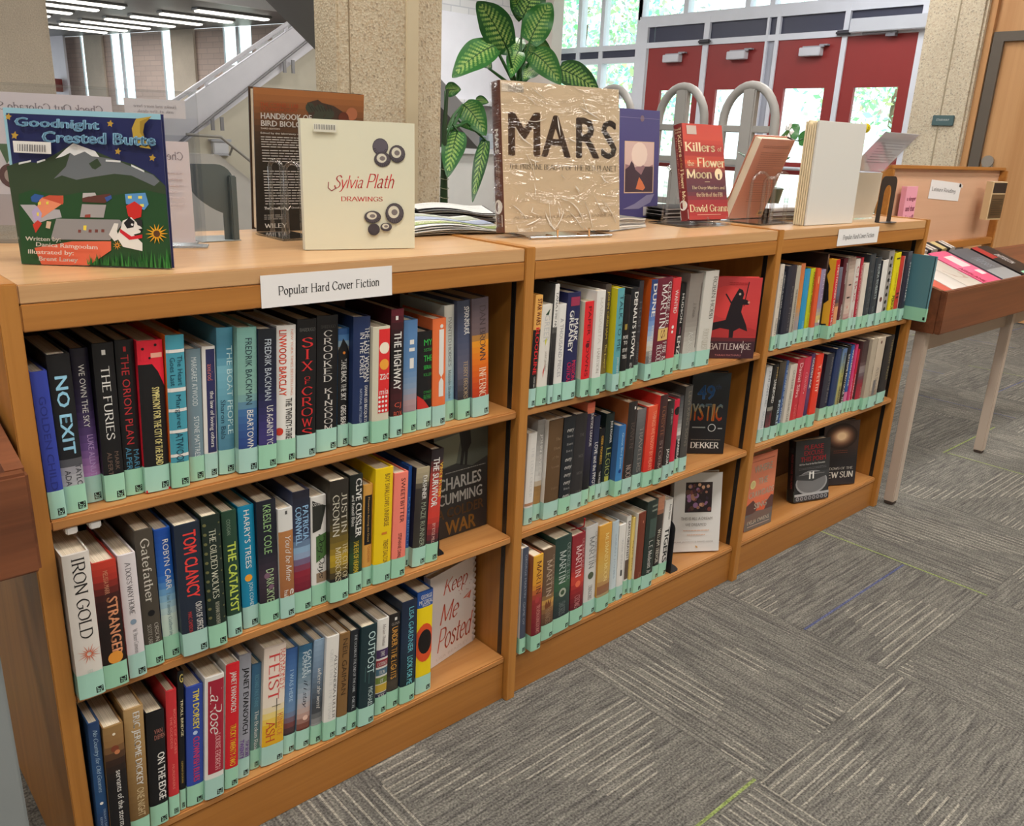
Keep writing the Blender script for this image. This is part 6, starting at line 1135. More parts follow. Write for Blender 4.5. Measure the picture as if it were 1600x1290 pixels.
def shelf_book(i, x, y, z, w, h, lean, base, els, opts, label, group):
    q = random.Random(i * 31 + 5)
    b = min(0.0022, w * 0.09)
    stops = base if isinstance(base, list) else [(0, base)]
    c0 = stops[0][1]; side = opts.get('side', stops[len(stops) // 2][1] if len(stops) < 3 else stops[1][1])
    D = min(0.62 * h + q.uniform(0.0, 0.012), 0.19)
    D = min(D, 0.242 - y)
    m = MB(); n = 6; rows = 1 if len(stops) == 1 else 20
    fn = lambda s, t, o: (s * w, -bulge(s, b) - o, h * (1 - t))
    for r in range(rows):
        t0, t1 = r / rows, (r + 1) / rows
        vs = [fn(k / n, t, 0) for t in (t0, t1) for k in range(n + 1)]
        m.add(vs, [(k, k + n + 1, k + n + 2, k + 1) for k in range(n)], grad(stops, (t0 + t1) / 2), 0, True)
    e = 0.0022
    for t, c in ((0.0, c0), (1.0, stops[-1][1])):
        m.add([fn(k / n, t, 0) for k in range(n + 1)] + [(w, e, h * (1 - t)), (0, e, h * (1 - t))], [list(range(n + 3))], c)
    m.add([(0, e, 0), (w, e, 0), (w, e, h), (0, e, h)], [[0, 1, 2, 3]], c0)
    m.box(0, e, 0, D, 0, h, side); m.box(w - e, w, 0, D, 0, h, side)
    if 'foot' in opts: m.box(0.0003, w - 0.0003, -b * 0.9, 0, -0.0, 0.004, opts['foot'])
    cv = Canvas(m, fn, w, h, curved=True)
    for el in els: draw(cv, el)
    if 'sideart' in opts:
        cs = Canvas(m, lambda a, b, o_: (-o_, D * (1 - a), h * (1 - b)), D, h)
        for pts, c in opts['sideart']: cs.poly(pts, c)
    o = m.build('book', PRINT, None, (x, y, z), (0, lean, 0))
    tag(o, label, 'book', group)
    p = MB(); p.box(e + 0.0002, w - e - 0.0002, e + 0.0003, D - 0.004, 0.0035, h - 0.0035, (220, 208, 186))
    if 'ribbon' in opts:
        pass
    p.build('page_block', PAGES, o)
    if 'ribbon' in opts:
        r_ = MB(); r_.tube([(w * .6, 0.03, h - 0.003), (w * .6, 0.012, h + 0.008), (w * .55, -0.004, h + 0.018), (w * .5, -0.014, h + 0.026), (w * .42, -0.019, h + 0.05)], 0.0016, opts['ribbon'], 6); r_.build('ribbon_marker', PRINT, o)
    mint = MINTS[q.randrange(5)]
    lb = MB(); lh = 0.042
    vs = [fn(k / n, t, 0.0012) for t in (1 - lh / h, 1 - 0.0006 / h) for k in range(n + 1)]
    lb.add(vs, [(k, k + n + 1, k + n + 2, k + 1) for k in range(n)], mint, 0, True)
    lb.add([(-0.0003, 0.0, 0.001), (-0.0003, 0.032, 0.001), (-0.0003, 0.032, lh), (-0.0003, 0.0, lh)], [[0, 1, 2, 3]], mint)
    lb.add([(-0.0003, 0.0, 0.001), (-0.0003, 0.0, lh), fn(0, 1 - lh / h, 0.0012), fn(0, 1 - 0.0006 / h, 0.0012)], [[0, 1, 2, 3]], mint)
    book_logo(Canvas(lb, fn, w, h, 0.0013), w, h, mint)
    lb.build('spine_label', GLOSSY, o)
    return o

_bi = 0
_grp = {'1': 'near', '2': 'middle', '3': 'far'}
_shf = {'a': 'top', 'b': 'middle', 'c': 'bottom'}
for key, rows_ in BOOKS.items():
    z = {'a': 0.7155, 'b': 0.426, 'c': 0.116}[key[1]]
    for (x, y, w, h, lean, base, els, opts, label) in rows_:
        shelf_book(_bi, x, y, z + 0.0002 + max(0, math.sin(lean)) * w, w, h, lean, base, els, opts, label,
                   'books on the %s shelf of the %s bookcase' % (_shf[key[1]], _grp[key[0]]))
        _bi += 1

# ================================================================== books shown face out
def face_book(label, pos, yaw, tilt, w, h, d, cover, art, spine=None, spart=None, flip=False, group=None, name='book', foredge=None, mat=None, sink=0.0):
    """cover in the local plane y = 0 facing -y; spine on the left, or on the right when flip (a back cover)"""
    m = MB(); e = 0.0025
    spine = spine or cover
    st_ = cover if isinstance(cover, list) else [(0, cover)]
    rows = 1 if len(st_) == 1 else 24
    for r in range(rows):
        t0, t1 = r / rows, (r + 1) / rows
        c = grad(st_, (t0 + t1) / 2)
        m.add([(0, 0, h * (1 - t0)), (w, 0, h * (1 - t0)), (w, 0, h * (1 - t1)), (0, 0, h * (1 - t1))], [[0, 1, 2, 3]], c)
    c0 = st_[len(st_) // 2][1]
    m.add([(x, y, z) for z in (0, h) for y in (0, e) for x in (0, w)], [(0, 1, 3, 2), (4, 6, 7, 5), (2, 3, 7, 6), (0, 2, 6, 4), (1, 5, 7, 3)], c0)
    m.box(0, w, d - e, d, 0, h, c0)
    b = min(0.003, d * 0.1); sx = w if flip else 0; sg = 1 if flip else -1
    sst = spine if isinstance(spine, list) else [(0, spine)]
    if flip: fn2 = lambda s, t, o: (w + bulge(s, b) + o, d * s, h * (1 - t))
    else: fn2 = lambda s, t, o: (-bulge(s, b) - o, d * (1 - s), h * (1 - t))
    rows = 1 if len(sst) == 1 else 16
    for r in range(rows):
        t0, t1 = r / rows, (r + 1) / rows
        m.add([fn2(k / 6, t, 0) for t in (t0, t1) for k in range(7)], [(k, k + 7, k + 8, k + 1) for k in range(6)], grad(sst, (t0 + t1) / 2), 0, True)
    for t in (0, 1):
        m.add([fn2(k / 6, t, 0) for k in range(7)], [list(range(7))], sst[0][1])
    xi = w - 0.0015 if flip else 0.0015
    m.add([(xi, 0, 0), (xi, d, 0), (xi, d, h), (xi, 0, h)], [[0, 1, 2, 3]], sst[0][1])
    cv = Canvas(m, lambda s, t, o: (s * w, -o, h * (1 - t)), w, h)
    if art: art(cv)
    if spart: spart(Canvas(m, fn2, d, h))
    o = m.build(name, mat or PRINT, None, (pos[0], pos[1], pos[2] + 0.0004 + d * math.sin(max(0, tilt))), (-tilt, 0, yaw))
    tag(o, label, 'book', group)
    p = MB(); q = 0.004
    if flip: p.box(q, w - 0.002, e, d - e, q, h - q, (220, 210, 190))
    else: p.box(0.002, w - q, e, d - e, q, h - q, (220, 210, 190))
    p.build('page_block', PAGES, o)
    return o
def lines(cv, s0, s1, t0, t1, n, col, wd=0.004, q=random.Random(3)):
    """rows of small unreadable print"""
    for i in range(n):
        t = t0 + (t1 - t0) * i / max(1, n - 1)
        a = s0
        e_ = s1 - (q.uniform(0.05, 0.4) * (s1 - s0) if i % 4 == 3 else 0)
        while a < e_:
            b = min(e_, a + q.uniform(0.02, 0.07)); cv.rect(a, b, t, t + wd, col); a = b + 0.008
W = (226, 224, 220); BK = (24, 24, 27)

# ---- the illustrated children's book on the near bay
def art_goodnight(cv):
    f = homog([(18, 515), (777, 580), (820, 1263), (115, 1235)])
    P = lambda pts, c: cv.poly([f(x, y) for x, y in pts], c)
    cv.rect(0, 1, 0, 0.034, (150, 196, 214)); cv.rect(0, 0.018, 0, 1, (150, 196, 214))
    NAVY = (38, 44, 92)
    P([(40, 790), (110, 770), (200, 780), (290, 735), (365, 695), (470, 735), (560, 775), (650, 800), (745, 850), (796, 900), (822, 1262), (116, 1236)], (56, 72, 52))
    P([(270, 855), (330, 800), (365, 695), (420, 720), (480, 760), (560, 775), (650, 815), (740, 850), (770, 880), (745, 900), (640, 850), (560, 840), (470, 850), (380, 862), (310, 840)], (110, 116, 122))
    P([(365, 695), (330, 720), (280, 762), (320, 752), (350, 738), (370, 752), (420, 735), (455, 758), (490, 762), (470, 735)], (232, 234, 236))
    P([(440, 790), (480, 768), (500, 800), (470, 818), (455, 812)], (56, 72, 52))
    for a, b in (((100, 775), (160, 765)), ((520, 775), (590, 782)), ((640, 800), (700, 830)), ((190, 772), (230, 762))):
        P([a, b, (b[0], b[1] + 8), (a[0], a[1] + 9)], (224, 228, 230))
    P([(100, 920), (170, 900), (300, 935), (420, 915), (540, 940), (700, 915), (800, 940), (820, 1262), (116, 1236)], (40, 78, 46))
    # village
    P([(108, 968), (180, 970), (200, 985), (300, 995), (310, 1030), (240, 1040), (180, 1060), (150, 1020)], (176, 174, 180))
    P([(185, 1000), (205, 940), (260, 930), (318, 932), (318, 965), (270, 995), (215, 1030)], (232, 144, 108))
    P([(215, 940), (250, 928), (318, 933), (316, 972), (295, 965)], (196, 84, 62))
    P([(160, 935), (180, 920), (225, 930), (190, 960), (165, 955)], (52, 92, 160))
    P([(165, 1000), (190, 975), (215, 1010), (205, 1050), (175, 1040)], (182, 168, 206))
    P([(195, 960), (210, 955), (210, 970), (196, 972)], (232, 212, 90)); P([(235, 958), (247, 956), (247, 970), (236, 971)], (232, 212, 90)); P([(190, 1005), (200, 1005), (200, 1022), (190, 1020)], (232, 212, 90))
    P([(170, 1060), (195, 1040), (215, 1055), (185, 1098)], (200, 62, 50))
    P([(412, 922), (470, 922), (478, 940), (440, 938), (410, 945)], (190, 186, 186))
    P([(408, 945), (470, 935), (540, 928), (550, 945), (515, 970), (410, 962)], (98, 58, 52))
    P([(515, 945), (545, 935), (550, 950), (525, 965)], (60, 90, 160))
    P([(408, 972), (522, 978), (510, 1035), (398, 1030)], (164, 160, 162)); P([(422, 1020), (448, 1018), (448, 1032), (420, 1032)], (150, 70, 60))
    P([(610, 932), (705, 928), (720, 980), (700, 1005), (650, 985), (615, 975)], (92, 150, 206))
    for x, y in ((624, 940), (672, 942), (680, 978)): P([(x, y), (x + 18, y), (x + 18, y + 13), (x, y + 12)], (236, 224, 110))
    P([(615, 985), (655, 965), (690, 990), (685, 1035), (650, 1045), (625, 1030)], (204, 48, 44))
    P([(285, 1035), (585, 1045), (600, 1062), (540, 1135), (258, 1128)], (146, 144, 146))
    P([(415, 1068), (430, 1068), (428, 1090), (414, 1088)], (236, 214, 80))
    for x in (390, 440, 470, 500): P([(x, 1086), (x + 14, 1087), (x + 13, 1100), (x - 1, 1099)], (120, 66, 62))
    P([(240, 1045), (262, 1048), (255, 1080), (235, 1075)], (214, 186, 160))
    P([(180, 1165), (360, 1138), (545, 1140), (545, 1180), (440, 1246), (215, 1240)], (222, 106, 78))
    # dog with a red collar, sunflowers, grass
    P([(535, 1110), (560, 1060), (580, 1062), (572, 1095), (585, 1130), (560, 1140)], (226, 224, 220))
    P([(590, 1085), (600, 1050), (640, 1035), (690, 1085), (680, 1105), (650, 1112), (690, 1150), (690, 1185), (600, 1165), (570, 1120)], (230, 228, 224))
    P([(605, 1060), (630, 1035), (655, 1055), (650, 1080), (620, 1085)], (34, 34, 38)); P([(660, 1040), (690, 1050), (690, 1080), (668, 1070)], (44, 44, 48)); P([(672, 1088), (692, 1086), (688, 1102)], (30, 30, 32))
    cv.disk(*f(644, 1068), 0.008, (240, 240, 240))
    P([(588, 1085), (640, 1120), (690, 1112), (690, 1128), (630, 1135), (586, 1100)], (206, 40, 52))
    c = (757, 1110)
    for k in range(14):
        a = 6.283 * k / 14
        P([(c[0] + 15 * math.cos(a - .3), c[1] + 15 * math.sin(a - .3)), (c[0] + 52 * math.cos(a), c[1] + 46 * math.sin(a)), (c[0] + 15 * math.cos(a + .3), c[1] + 15 * math.sin(a + .3))], (232, 168, 44))
    cv.disk(*f(*c), 0.022, (96, 62, 40))
    for k in range(9):
        a = 6.283 * k / 9
        P([(575 + 5 * math.cos(a - .5), 1158 + 5 * math.sin(a - .5)), (575 + 22 * math.cos(a), 1158 + 22 * math.sin(a)), (575 + 5 * math.cos(a + .5), 1158 + 5 * math.sin(a + .5))], (226, 150, 60))
    g = random.Random(5)
    for k in range(70):
        x = g.uniform(440, 818); b = 1240 + 0.055 * (x - 440); hh = g.uniform(30, 95) * (0.5 + 0.5 * (x - 440) / 380)
        P([(x, b), (x + g.uniform(-10, 10), b - hh), (x + 9, b)], g.choice([(44, 110, 50), (58, 132, 60), (36, 92, 46)]))
    # sky things
    P([(652, 640), (672, 598), (745, 590), (712, 620), (704, 660), (716, 700), (740, 735), (690, 726), (660, 690)], (188, 158, 66))
    P([(690, 610), (742, 592), (712, 622), (704, 660), (714, 695), (690, 660)], (160, 130, 50))
    for x, y, r in ((60, 562, 18), (92, 650, 20), (552, 615, 17), (587, 741, 16), (746, 775, 17)):
        pts = []
        for k in range(10):
            a = 6.283 * k / 10 - 1.4; q = r if k % 2 == 0 else r * 0.5
            pts.append((x + q * math.cos(a), y + q * math.sin(a)))
        P(pts, (186, 150, 60))
    BL = (156, 206, 236)
    def T(tx, x0, y0, x1, y1, hh, c, st='b'):
        a = f(x0, y0 - hh); b = f(x1, y1); cc = f(x0, y0); dd = f(x1, y1 - hh)
        vs, fs, _ = letters(tx, st); k = cv._n()
        q = lambda u, v: ((cc[0] + (b[0] - cc[0]) * u) * (1 - v) + (a[0] + (dd[0] - a[0]) * u) * v, (cc[1] + (b[1] - cc[1]) * u) * (1 - v) + (a[1] + (dd[1] - a[1]) * u) * v)
        cv.mb.add([cv.fn(*q(u, v), k) for u, v in vs], fs, c)
    for dx, dy, c in ((4, 5, (26, 30, 60)), (0, 0, BL), (1.5, 0, BL), (-1.5, 0, BL), (0, 2, BL)):
        T('Goodnight', 92 + dx, 618 + dy, 500 + dx, 652 + dy, 54, c); T('Crested Butte', 226 + dx, 686 + dy, 762 + dx, 722 + dy, 52, c)
    for tx, x0, y0, x1, y1 in (('Written by:', 146, 1136, 316, 1142), ('Danica Ramgoolam', 198, 1162, 490, 1180), ('Illustrated by:', 160, 1194, 378, 1204), ('Brent Laney', 212, 1226, 398, 1234)):
        T(tx, x0, y0, x1, y1, 25, (238, 232, 224))
    P([(84, 674), (270, 688), (272, 742), (90, 728)], (228, 226, 222))
    for k in range(34):
        x = 108 + k * 4.1
        if k % 3 != 1: P([(x, 690 + k * .3), (x + 2.4, 690 + k * .3), (x + 2.4, 722 + k * .3), (x, 722 + k * .3)], (90, 90, 96))
def sp_goodnight(cv):
    cv.disk(0.5, 0.83, 0.6, (224, 224, 224)); cv.rect(0, 1, 0.87, 0.99, (226, 226, 226))
gb = face_book('large navy illustrated book of a dog and snowy mountain, standing on the near counter', (0.073, 0.181, H), R(-39.2), R(2), 0.216, 0.216, 0.012, (38, 44, 92), art_goodnight, (38, 44, 92), sp_goodnight)

# ---- pale drawing book
def art_plath(cv):
    f = homog([(545, 595), (1127, 622), (1122, 1252), (575, 1260)])
    P = lambda pts, c: cv.poly([f(x, y) for x, y in pts], c)
    RED = (196, 52, 56)
    a = f(690, 940); b = f(1022, 878)
    cv.text('Sylvia', f(690, 0)[0] + 0.0, f(850, 0)[0], a[1] - 0.085, a[1] + 0.045, RED, 'i'); cv.text('Plath', f(880, 900)[0], f(1022, 900)[0], a[1] - 0.1, a[1] + 0.015, RED, 'i')
    cv.line([f(690, 920), f(688, 950), f(705, 965), f(730, 950)], 0.008, (150, 80, 80))
    cv.text('DRAWINGS', f(752, 1000)[0], f(962, 1000)[0], f(850, 994)[1], f(850, 1018)[1], RED, 's')
    def shell(x, y, r, e=1.0, c=(84, 78, 84), hole=(206, 202, 186), rot=0.0):
        s_, t_ = f(x, y); rs = abs(f(x + r, y)[0] - s_)
        cv.disk(s_, t_, rs, (58, 52, 58), 18, rs * e * cv.w / cv.h); cv.disk(s_, t_, rs * 0.93, c, 18, rs * 0.93 * e * cv.w / cv.h)
        if hole: cv.disk(s_ - rs * 0.1, t_ - rs * 0.12, rs * 0.6, hole, 16, rs * 0.6 * e * cv.w / cv.h); cv.disk(s_ - rs * .02, t_ - rs * .1, rs * 0.34, (120, 112, 112), 12, rs * .3 * e * cv.w / cv.h)
        for k in range(9):
            w = 0.4 + k * 0.3
            cv.line([(s_ + rs * .62 * math.cos(w), t_ + rs * .62 * math.sin(w) * e * cv.w / cv.h), (s_ + rs * .92 * math.cos(w), t_ + rs * .92 * math.sin(w) * e * cv.w / cv.h)], 0.004, (50, 46, 52))
    shell(952, 742, 40, 1.0, (92, 86, 96), None); shell(962, 806, 42, 0.85); shell(1036, 778, 41, 1.0)
    shell(910, 1096, 42, 0.7); shell(1020, 1078, 46, 1.05); shell(915, 1158, 30, 0.95, (66, 60, 66), None); shell(976, 1146, 29, 0.7)
    cv.rect(*[f(610, 640)[0], f(724, 640)[0]], f(610, 622)[1], f(610, 664)[1], (212, 210, 196))
    for k in range(26):
        s_ = f(614 + k * 4.2, 640)[0]
        if k % 3 != 1: cv.rect(s_, s_ + 0.004, f(610, 626)[1], f(610, 652)[1], (110, 110, 110))
face_book('pale cream drawing book with red script title and walnut sketches, standing on the near counter', (0.517, 0.151, H), R(-16.1), R(1.0), 0.205, 0.222, 0.016, (212, 210, 188), art_plath, (206, 206, 192), lambda cv: cv.rect(0, 1, .86, .99, (220, 220, 216)))

# ---- tall handbook, its back cover towards us
def art_bird(cv):
    f = homog([(317, 432), (875, 465), (868, 1160), (308, 1170)])
    P = lambda pts, c: cv.poly([f(x, y) for x, y in pts], c)
    P([(585, 505), (640, 490), (660, 505), (720, 520), (760, 545), (830, 590), (870, 620), (868, 640), (700, 640), (610, 600), (590, 560)], (58, 42, 34))
    for (x, y, r) in ((600, 530, 26), (650, 545, 34), (700, 560, 26), (640, 580, 30), (685, 590, 24)): cv.disk(*f(x, y), 0.045 * r / 28, (52, 56, 46))
    for k in range(8): cv.line([f(590 + k * 16, 512 + (k % 3) * 8), f(612 + k * 14, 548)], 0.008, (38, 40, 34))
    cv.disk(*f(812, 560), 0.055, (150, 90, 62)); cv.disk(*f(770, 580), 0.05, (86, 40, 26))
    def T(tx, x0, x1, y0, y1, c, st='n'):
        cv.text(tx, f(x0, y1)[0], f(x1, y1)[0], f((x0 + x1) / 2, y0)[1], f((x0 + x1) / 2, y1)[1], c, st)
    T('THE CORNELL LAB', 348, 540, 508, 528, (150, 62, 34)); T('OF ORNITHOLOGY', 348, 535, 532, 550, (150, 62, 34))
    T('HANDBOOK OF', 348, 606, 560, 590, W, 'b'); T('BIRD BIOLOGY', 348, 606, 597, 626, W, 'b'); T('THIRD EDITION', 345, 442, 630, 638, (200, 190, 180))
    T('Edited by the laboratory staff', 345, 560, 654, 666, (190, 186, 180))
    for y0, y1, n in ((676, 724, 5), (742, 796, 5), (846, 1012, 13)):
        lines(cv, f(345, y0)[0], f(560, y0)[0] + 0.36, f(450, y0)[1], f(450, y1)[1], n, (168, 164, 160), 0.006)
    T('The', 336, 362, 1030, 1044, W); T('CornellLab', 362, 440, 1030, 1044, W, 'b'); T('Ornithology', 478, 556, 1030, 1044, (170, 168, 164))
    cv.line([f(440, 1030), f(458, 1048), f(474, 1026)], 0.008, W)
    T('WILEY', 334, 452, 1118, 1142, (206, 204, 200), 's')
    lines(cv, f(334, 1060)[0], f(430, 1060)[0], f(400, 1072)[1], f(400, 1092)[1], 3, (140, 136, 130), 0.005)
bird = [(0, (146, 92, 50)), (0.12, (120, 74, 42)), (0.3, (60, 42, 30)), (0.5, (34, 28, 24)), (1, (22, 20, 20))]
face_book('tall dark brown book with its back cover showing behind the pale drawing book', (0.566, 0.445, H), R(-6.1), R(-4.5), 0.236, 0.279, 0.03, bird, art_bird, (40, 30, 26), None, True)

# ---- large tan book in a crinkled clear wrapper
def art_mars(cv):
    f = homog([(458, 415), (1048, 487), (1057, 1190), (478, 1195)])
    def T(tx, x0, y0, x1, y1, hh, c, st):
        vs, fs, _ = letters(tx, st); k = cv._n()
        q = lambda u, v: f(x0 + (x1 - x0) * u, (y0 + (y1 - y0) * u) - hh * v)
        cv.mb.add([cv.fn(*q(u, v), k) for u, v in vs], fs, c)
    cols = [(92, 62, 40), (88, 64, 48), (86, 68, 58), (82, 70, 62)]
    for ch, x0, x1, y0, y1, hh, c in (('M', 497, 660, 800, 810, 222, cols[0]), ('A', 664, 812, 810, 822, 212, cols[1]), ('R', 838, 955, 822, 828, 205, cols[2]), ('S', 962, 1040, 830, 834, 195, cols[3])):
        T(ch, x0, y0, x1, y1, hh, c, 'b')
    T('THE PRISTINE BEAUTY OF THE RED PLANET', 500, 868, 1040, 895, 28, (96, 84, 72), 's')
    T('ALFRED MCEWEN CANDICE HANSEN', 520, 1126, 1020, 1122, 14, (150, 132, 110), 's')
    cv.rect(f(465, 440)[0], f(575, 440)[0], f(500, 438)[1], f(500, 476)[1], (196, 184, 166))
    for k in range(24):
        if k % 3 != 1: cv.rect(f(498 + k * 3.2, 450)[0], f(500 + k * 3.2, 450)[0], f(500, 446)[1], f(500, 474)[1], (120, 112, 104))
def sp_mars(cv):
    cv.down('MARS', 0.55, 0.31, 0.47, 0.42, W, 'b'); cv.down('THE PRISTINE BEAUTY', 0.68, 0.5, 0.71, 0.13, (190, 160, 140), 'n'); cv.down('OF THE RED PLANET', 0.45, 0.5, 0.7, 0.13, (190, 160, 140), 'n')
    cv.disk(0.5, 0.825, 0.42, W); cv.rect(0.12, 0.88, 0.88, 0.96, W)
    for t in (0.9, 0.92, 0.94): cv.rect(0.45, 0.58, t, t + 0.006, (120, 110, 110))
mars = face_book('big tan book in a shiny crinkled clear wrapper, standing on the middle counter', (0.990, 0.152, H + 0.007), R(-9.5), R(7.7), 0.314, 0.309, 0.036, (190, 168, 138), art_mars, (98, 60, 50), sp_mars)
m = MB(); n_ = 26
g_ = random.Random(11)
vs = []
for j in range(n_ + 1):
    for i in range(n_ + 1):
        ed = i in (0, n_) or j in (0, n_)
        vs.append((0.314 * i / n_, -0.0016 - (0 if ed else 0.0012 * g_.random() ** 2), 0.309 * j / n_))
m.add(vs, [(j * (n_ + 1) + i, j * (n_ + 1) + i + 1, (j + 1) * (n_ + 1) + i + 1, (j + 1) * (n_ + 1) + i) for j in range(n_) for i in range(n_)], (255, 255, 255), 0, True)
m.add([(-0.0045, 0.036, 0), (-0.0045, -0.001, 0), (-0.0045, -0.001, 0.309), (-0.0045, 0.036, 0.309)], [[0, 1, 2, 3]], (255, 255, 255))
q_ = random.Random(21); cr_ = MB()  # raised crease strips, coloured pale to stand in for the film's highlights
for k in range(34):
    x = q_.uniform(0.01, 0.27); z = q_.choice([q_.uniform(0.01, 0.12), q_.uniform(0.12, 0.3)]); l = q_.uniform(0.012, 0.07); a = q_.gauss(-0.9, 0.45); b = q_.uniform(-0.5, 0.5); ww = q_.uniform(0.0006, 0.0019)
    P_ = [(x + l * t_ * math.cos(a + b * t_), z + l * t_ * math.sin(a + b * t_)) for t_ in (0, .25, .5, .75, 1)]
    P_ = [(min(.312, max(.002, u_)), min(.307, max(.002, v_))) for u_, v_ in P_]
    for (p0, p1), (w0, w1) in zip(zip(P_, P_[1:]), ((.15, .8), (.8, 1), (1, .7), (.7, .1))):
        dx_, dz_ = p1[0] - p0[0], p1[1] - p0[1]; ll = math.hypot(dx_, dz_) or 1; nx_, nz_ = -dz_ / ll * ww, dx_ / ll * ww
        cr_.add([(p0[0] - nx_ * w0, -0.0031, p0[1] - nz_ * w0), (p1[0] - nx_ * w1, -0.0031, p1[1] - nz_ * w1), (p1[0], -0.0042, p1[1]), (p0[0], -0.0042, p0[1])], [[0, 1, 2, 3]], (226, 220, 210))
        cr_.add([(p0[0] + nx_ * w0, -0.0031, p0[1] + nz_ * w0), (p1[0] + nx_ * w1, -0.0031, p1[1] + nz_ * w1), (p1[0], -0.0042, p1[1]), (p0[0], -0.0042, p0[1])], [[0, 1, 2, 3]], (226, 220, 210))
c_ = cr_.build('crease_highlights', GLOSSY, mars); c_['label'] = 'pale crease strips with painted highlights on the clear film'
o = m.build('clear_wrapper', FILM, mars); o['label'] = 'shiny crinkled clear film over the tan book'

# ---- blue book behind it
def art_blue(cv):
    cv.rect(0.13, 0.87, 0.29, 0.77, (206, 176, 150)); cv.rect(0.15, 0.85, 0.3, 0.76, (150, 116, 122))
    cv.poly([(0.15, 0.3), (0.85, 0.3), (0.85, 0.5), (0.7, 0.53), (0.55, 0.5), (0.4, 0.53), (0.15, 0.5)], (206, 176, 168))
    cv.disk(0.5, 0.41, 0.2, (226, 204, 190))
    cv.poly([(0.15, 0.55), (0.25, 0.52), (0.3, 0.47), (0.36, 0.5), (0.4, 0.55), (0.55, 0.6), (0.65, 0.52), (0.85, 0.52), (0.85, 0.76), (0.15, 0.76)], (74, 58, 68))
    cv.poly([(0.42, 0.73), (0.5, 0.62), (0.58, 0.66), (0.66, 0.72), (0.6, 0.745)], (212, 120, 80))
    cv.disk(0.55, 0.08, 0.05, (120, 100, 110)); cv.rect(0, 1, 0.075, 0.08, (120, 112, 150)); cv.rect(0.62, 0.85, 0.9, 0.985, (190, 186, 186))
    cv.poly([(0.1, 0.92), (0.4, 0.87), (0.7, 0.79), (0.9, 0.78), (0.8, 0.86), (0.5, 0.92)], (132, 128, 160))
face_book('tall dark blue book with a framed sunset picture behind the wrapped tan book', (1.618, 0.385, H), R(-2.0), R(5.0), 0.166, 0.293, 0.035, (76, 72, 122), art_blue, (196, 184, 166), None)

# ---- red book in clear easel
def art_osage(cv):
    cr = (226, 206, 168)
    for tx, a, b, t0, t1, st in (('Killers', 0.03, 0.78, 0.19, 0.29, 'S'), ('of', 0.84, 0.95, 0.23, 0.28, 's'), ('the', 0.06, 0.22, 0.38, 0.44, 's'), ('Flower', 0.3, 1.0, 0.35, 0.45, 'S'), ('Moon', 0.02, 0.64, 0.47, 0.57, 'S'), ('The Osage Murders and', 0.12, 0.95, 0.645, 0.69, 's'), ('the Birth of the FBI', 0.22, 0.88, 0.715, 0.76, 's'), ('David Grann', 0.03, 0.99, 0.84, 0.92, 'S')):
        cv.text(tx, a, b, t0, t1, cr, st)
    cv.disk(0.82, 0.52, 0.1, cr, 16, 0.062); cv.rect(0.8, 0.84, 0.52, 0.57, (70, 40, 44))
    cv.rect(0.45, 0.58, 0.6, 0.604, cr); cv.rect(0.1, 0.34, 0.02, 0.11, (190, 170, 160)); cv.rect(0.2, 0.8, 0.945, 0.952, (214, 150, 130))
def sp_osage(cv):
    cr = (226, 206, 168)
    cv.down('Killers', 0.68, 0.11, 0.34, 0.4, cr, 'S'); cv.down('of the', 0.68, 0.35, 0.46, 0.25, (190, 150, 90), 's'); cv.down('Flower Moon', 0.68, 0.47, 0.86, 0.4, cr, 'S')
    cv.down('The Osage Murders', 0.28, 0.12, 0.7, 0.2, (206, 140, 120), 's'); cv.text('David', 0.1, 0.9, 0.04, 0.065, cr, 's'); cv.text('Grann', 0.1, 0.9, 0.07, 0.095, cr, 's')
    cv.disk(0.5, 0.84, 0.45, W); cv.rect(0.02, 0.98, 0.89, 0.985, W)
osage_c = [(0, (186, 64, 52)), (0.15, (190, 70, 54)), (0.3, (150, 44, 44)), (0.4, (196, 80, 54)), (0.52, (104, 48, 56)), (0.7, (84, 48, 60)), (0.82, (150, 44, 48)), (0.95, (160, 44, 46)), (1, (170, 60, 50))]
face_book('red book with cream lettering tilted on a clear easel on the middle counter', (1.661, 0.172, H + 0.009), R(-6.2), R(14.3), 0.156, 0.252, 0.03, osage_c, art_osage, (120, 44, 46), sp_osage)

# ---- peach book leaning over its clear stand, seen from the back
def art_slant(cv):
    for t0, t1, n in ((0.08, 0.1, 2), (0.16, 0.48, 14), (0.52, 0.74, 9)):
        lines(cv, 0.12, 0.9, t0, t1, n, (150, 100, 84), 0.006)
    cv.rect(0.62, 0.8, 0.86, 0.93, (214, 170, 120)); cv.rect(0.66, 0.76, 0.88, 0.91, (110, 90, 70))
face_book('peach coloured back cover of a book leaning over clear stands on the middle counter', (1.935, 0.235, H + 0.006), R(-2.4), R(-20.0), 0.159, 0.240, 0.03, [(0, (196, 136, 118)), (0.5, (190, 124, 104)), (1, (206, 146, 122))], art_slant, (60, 44, 44), None, True)

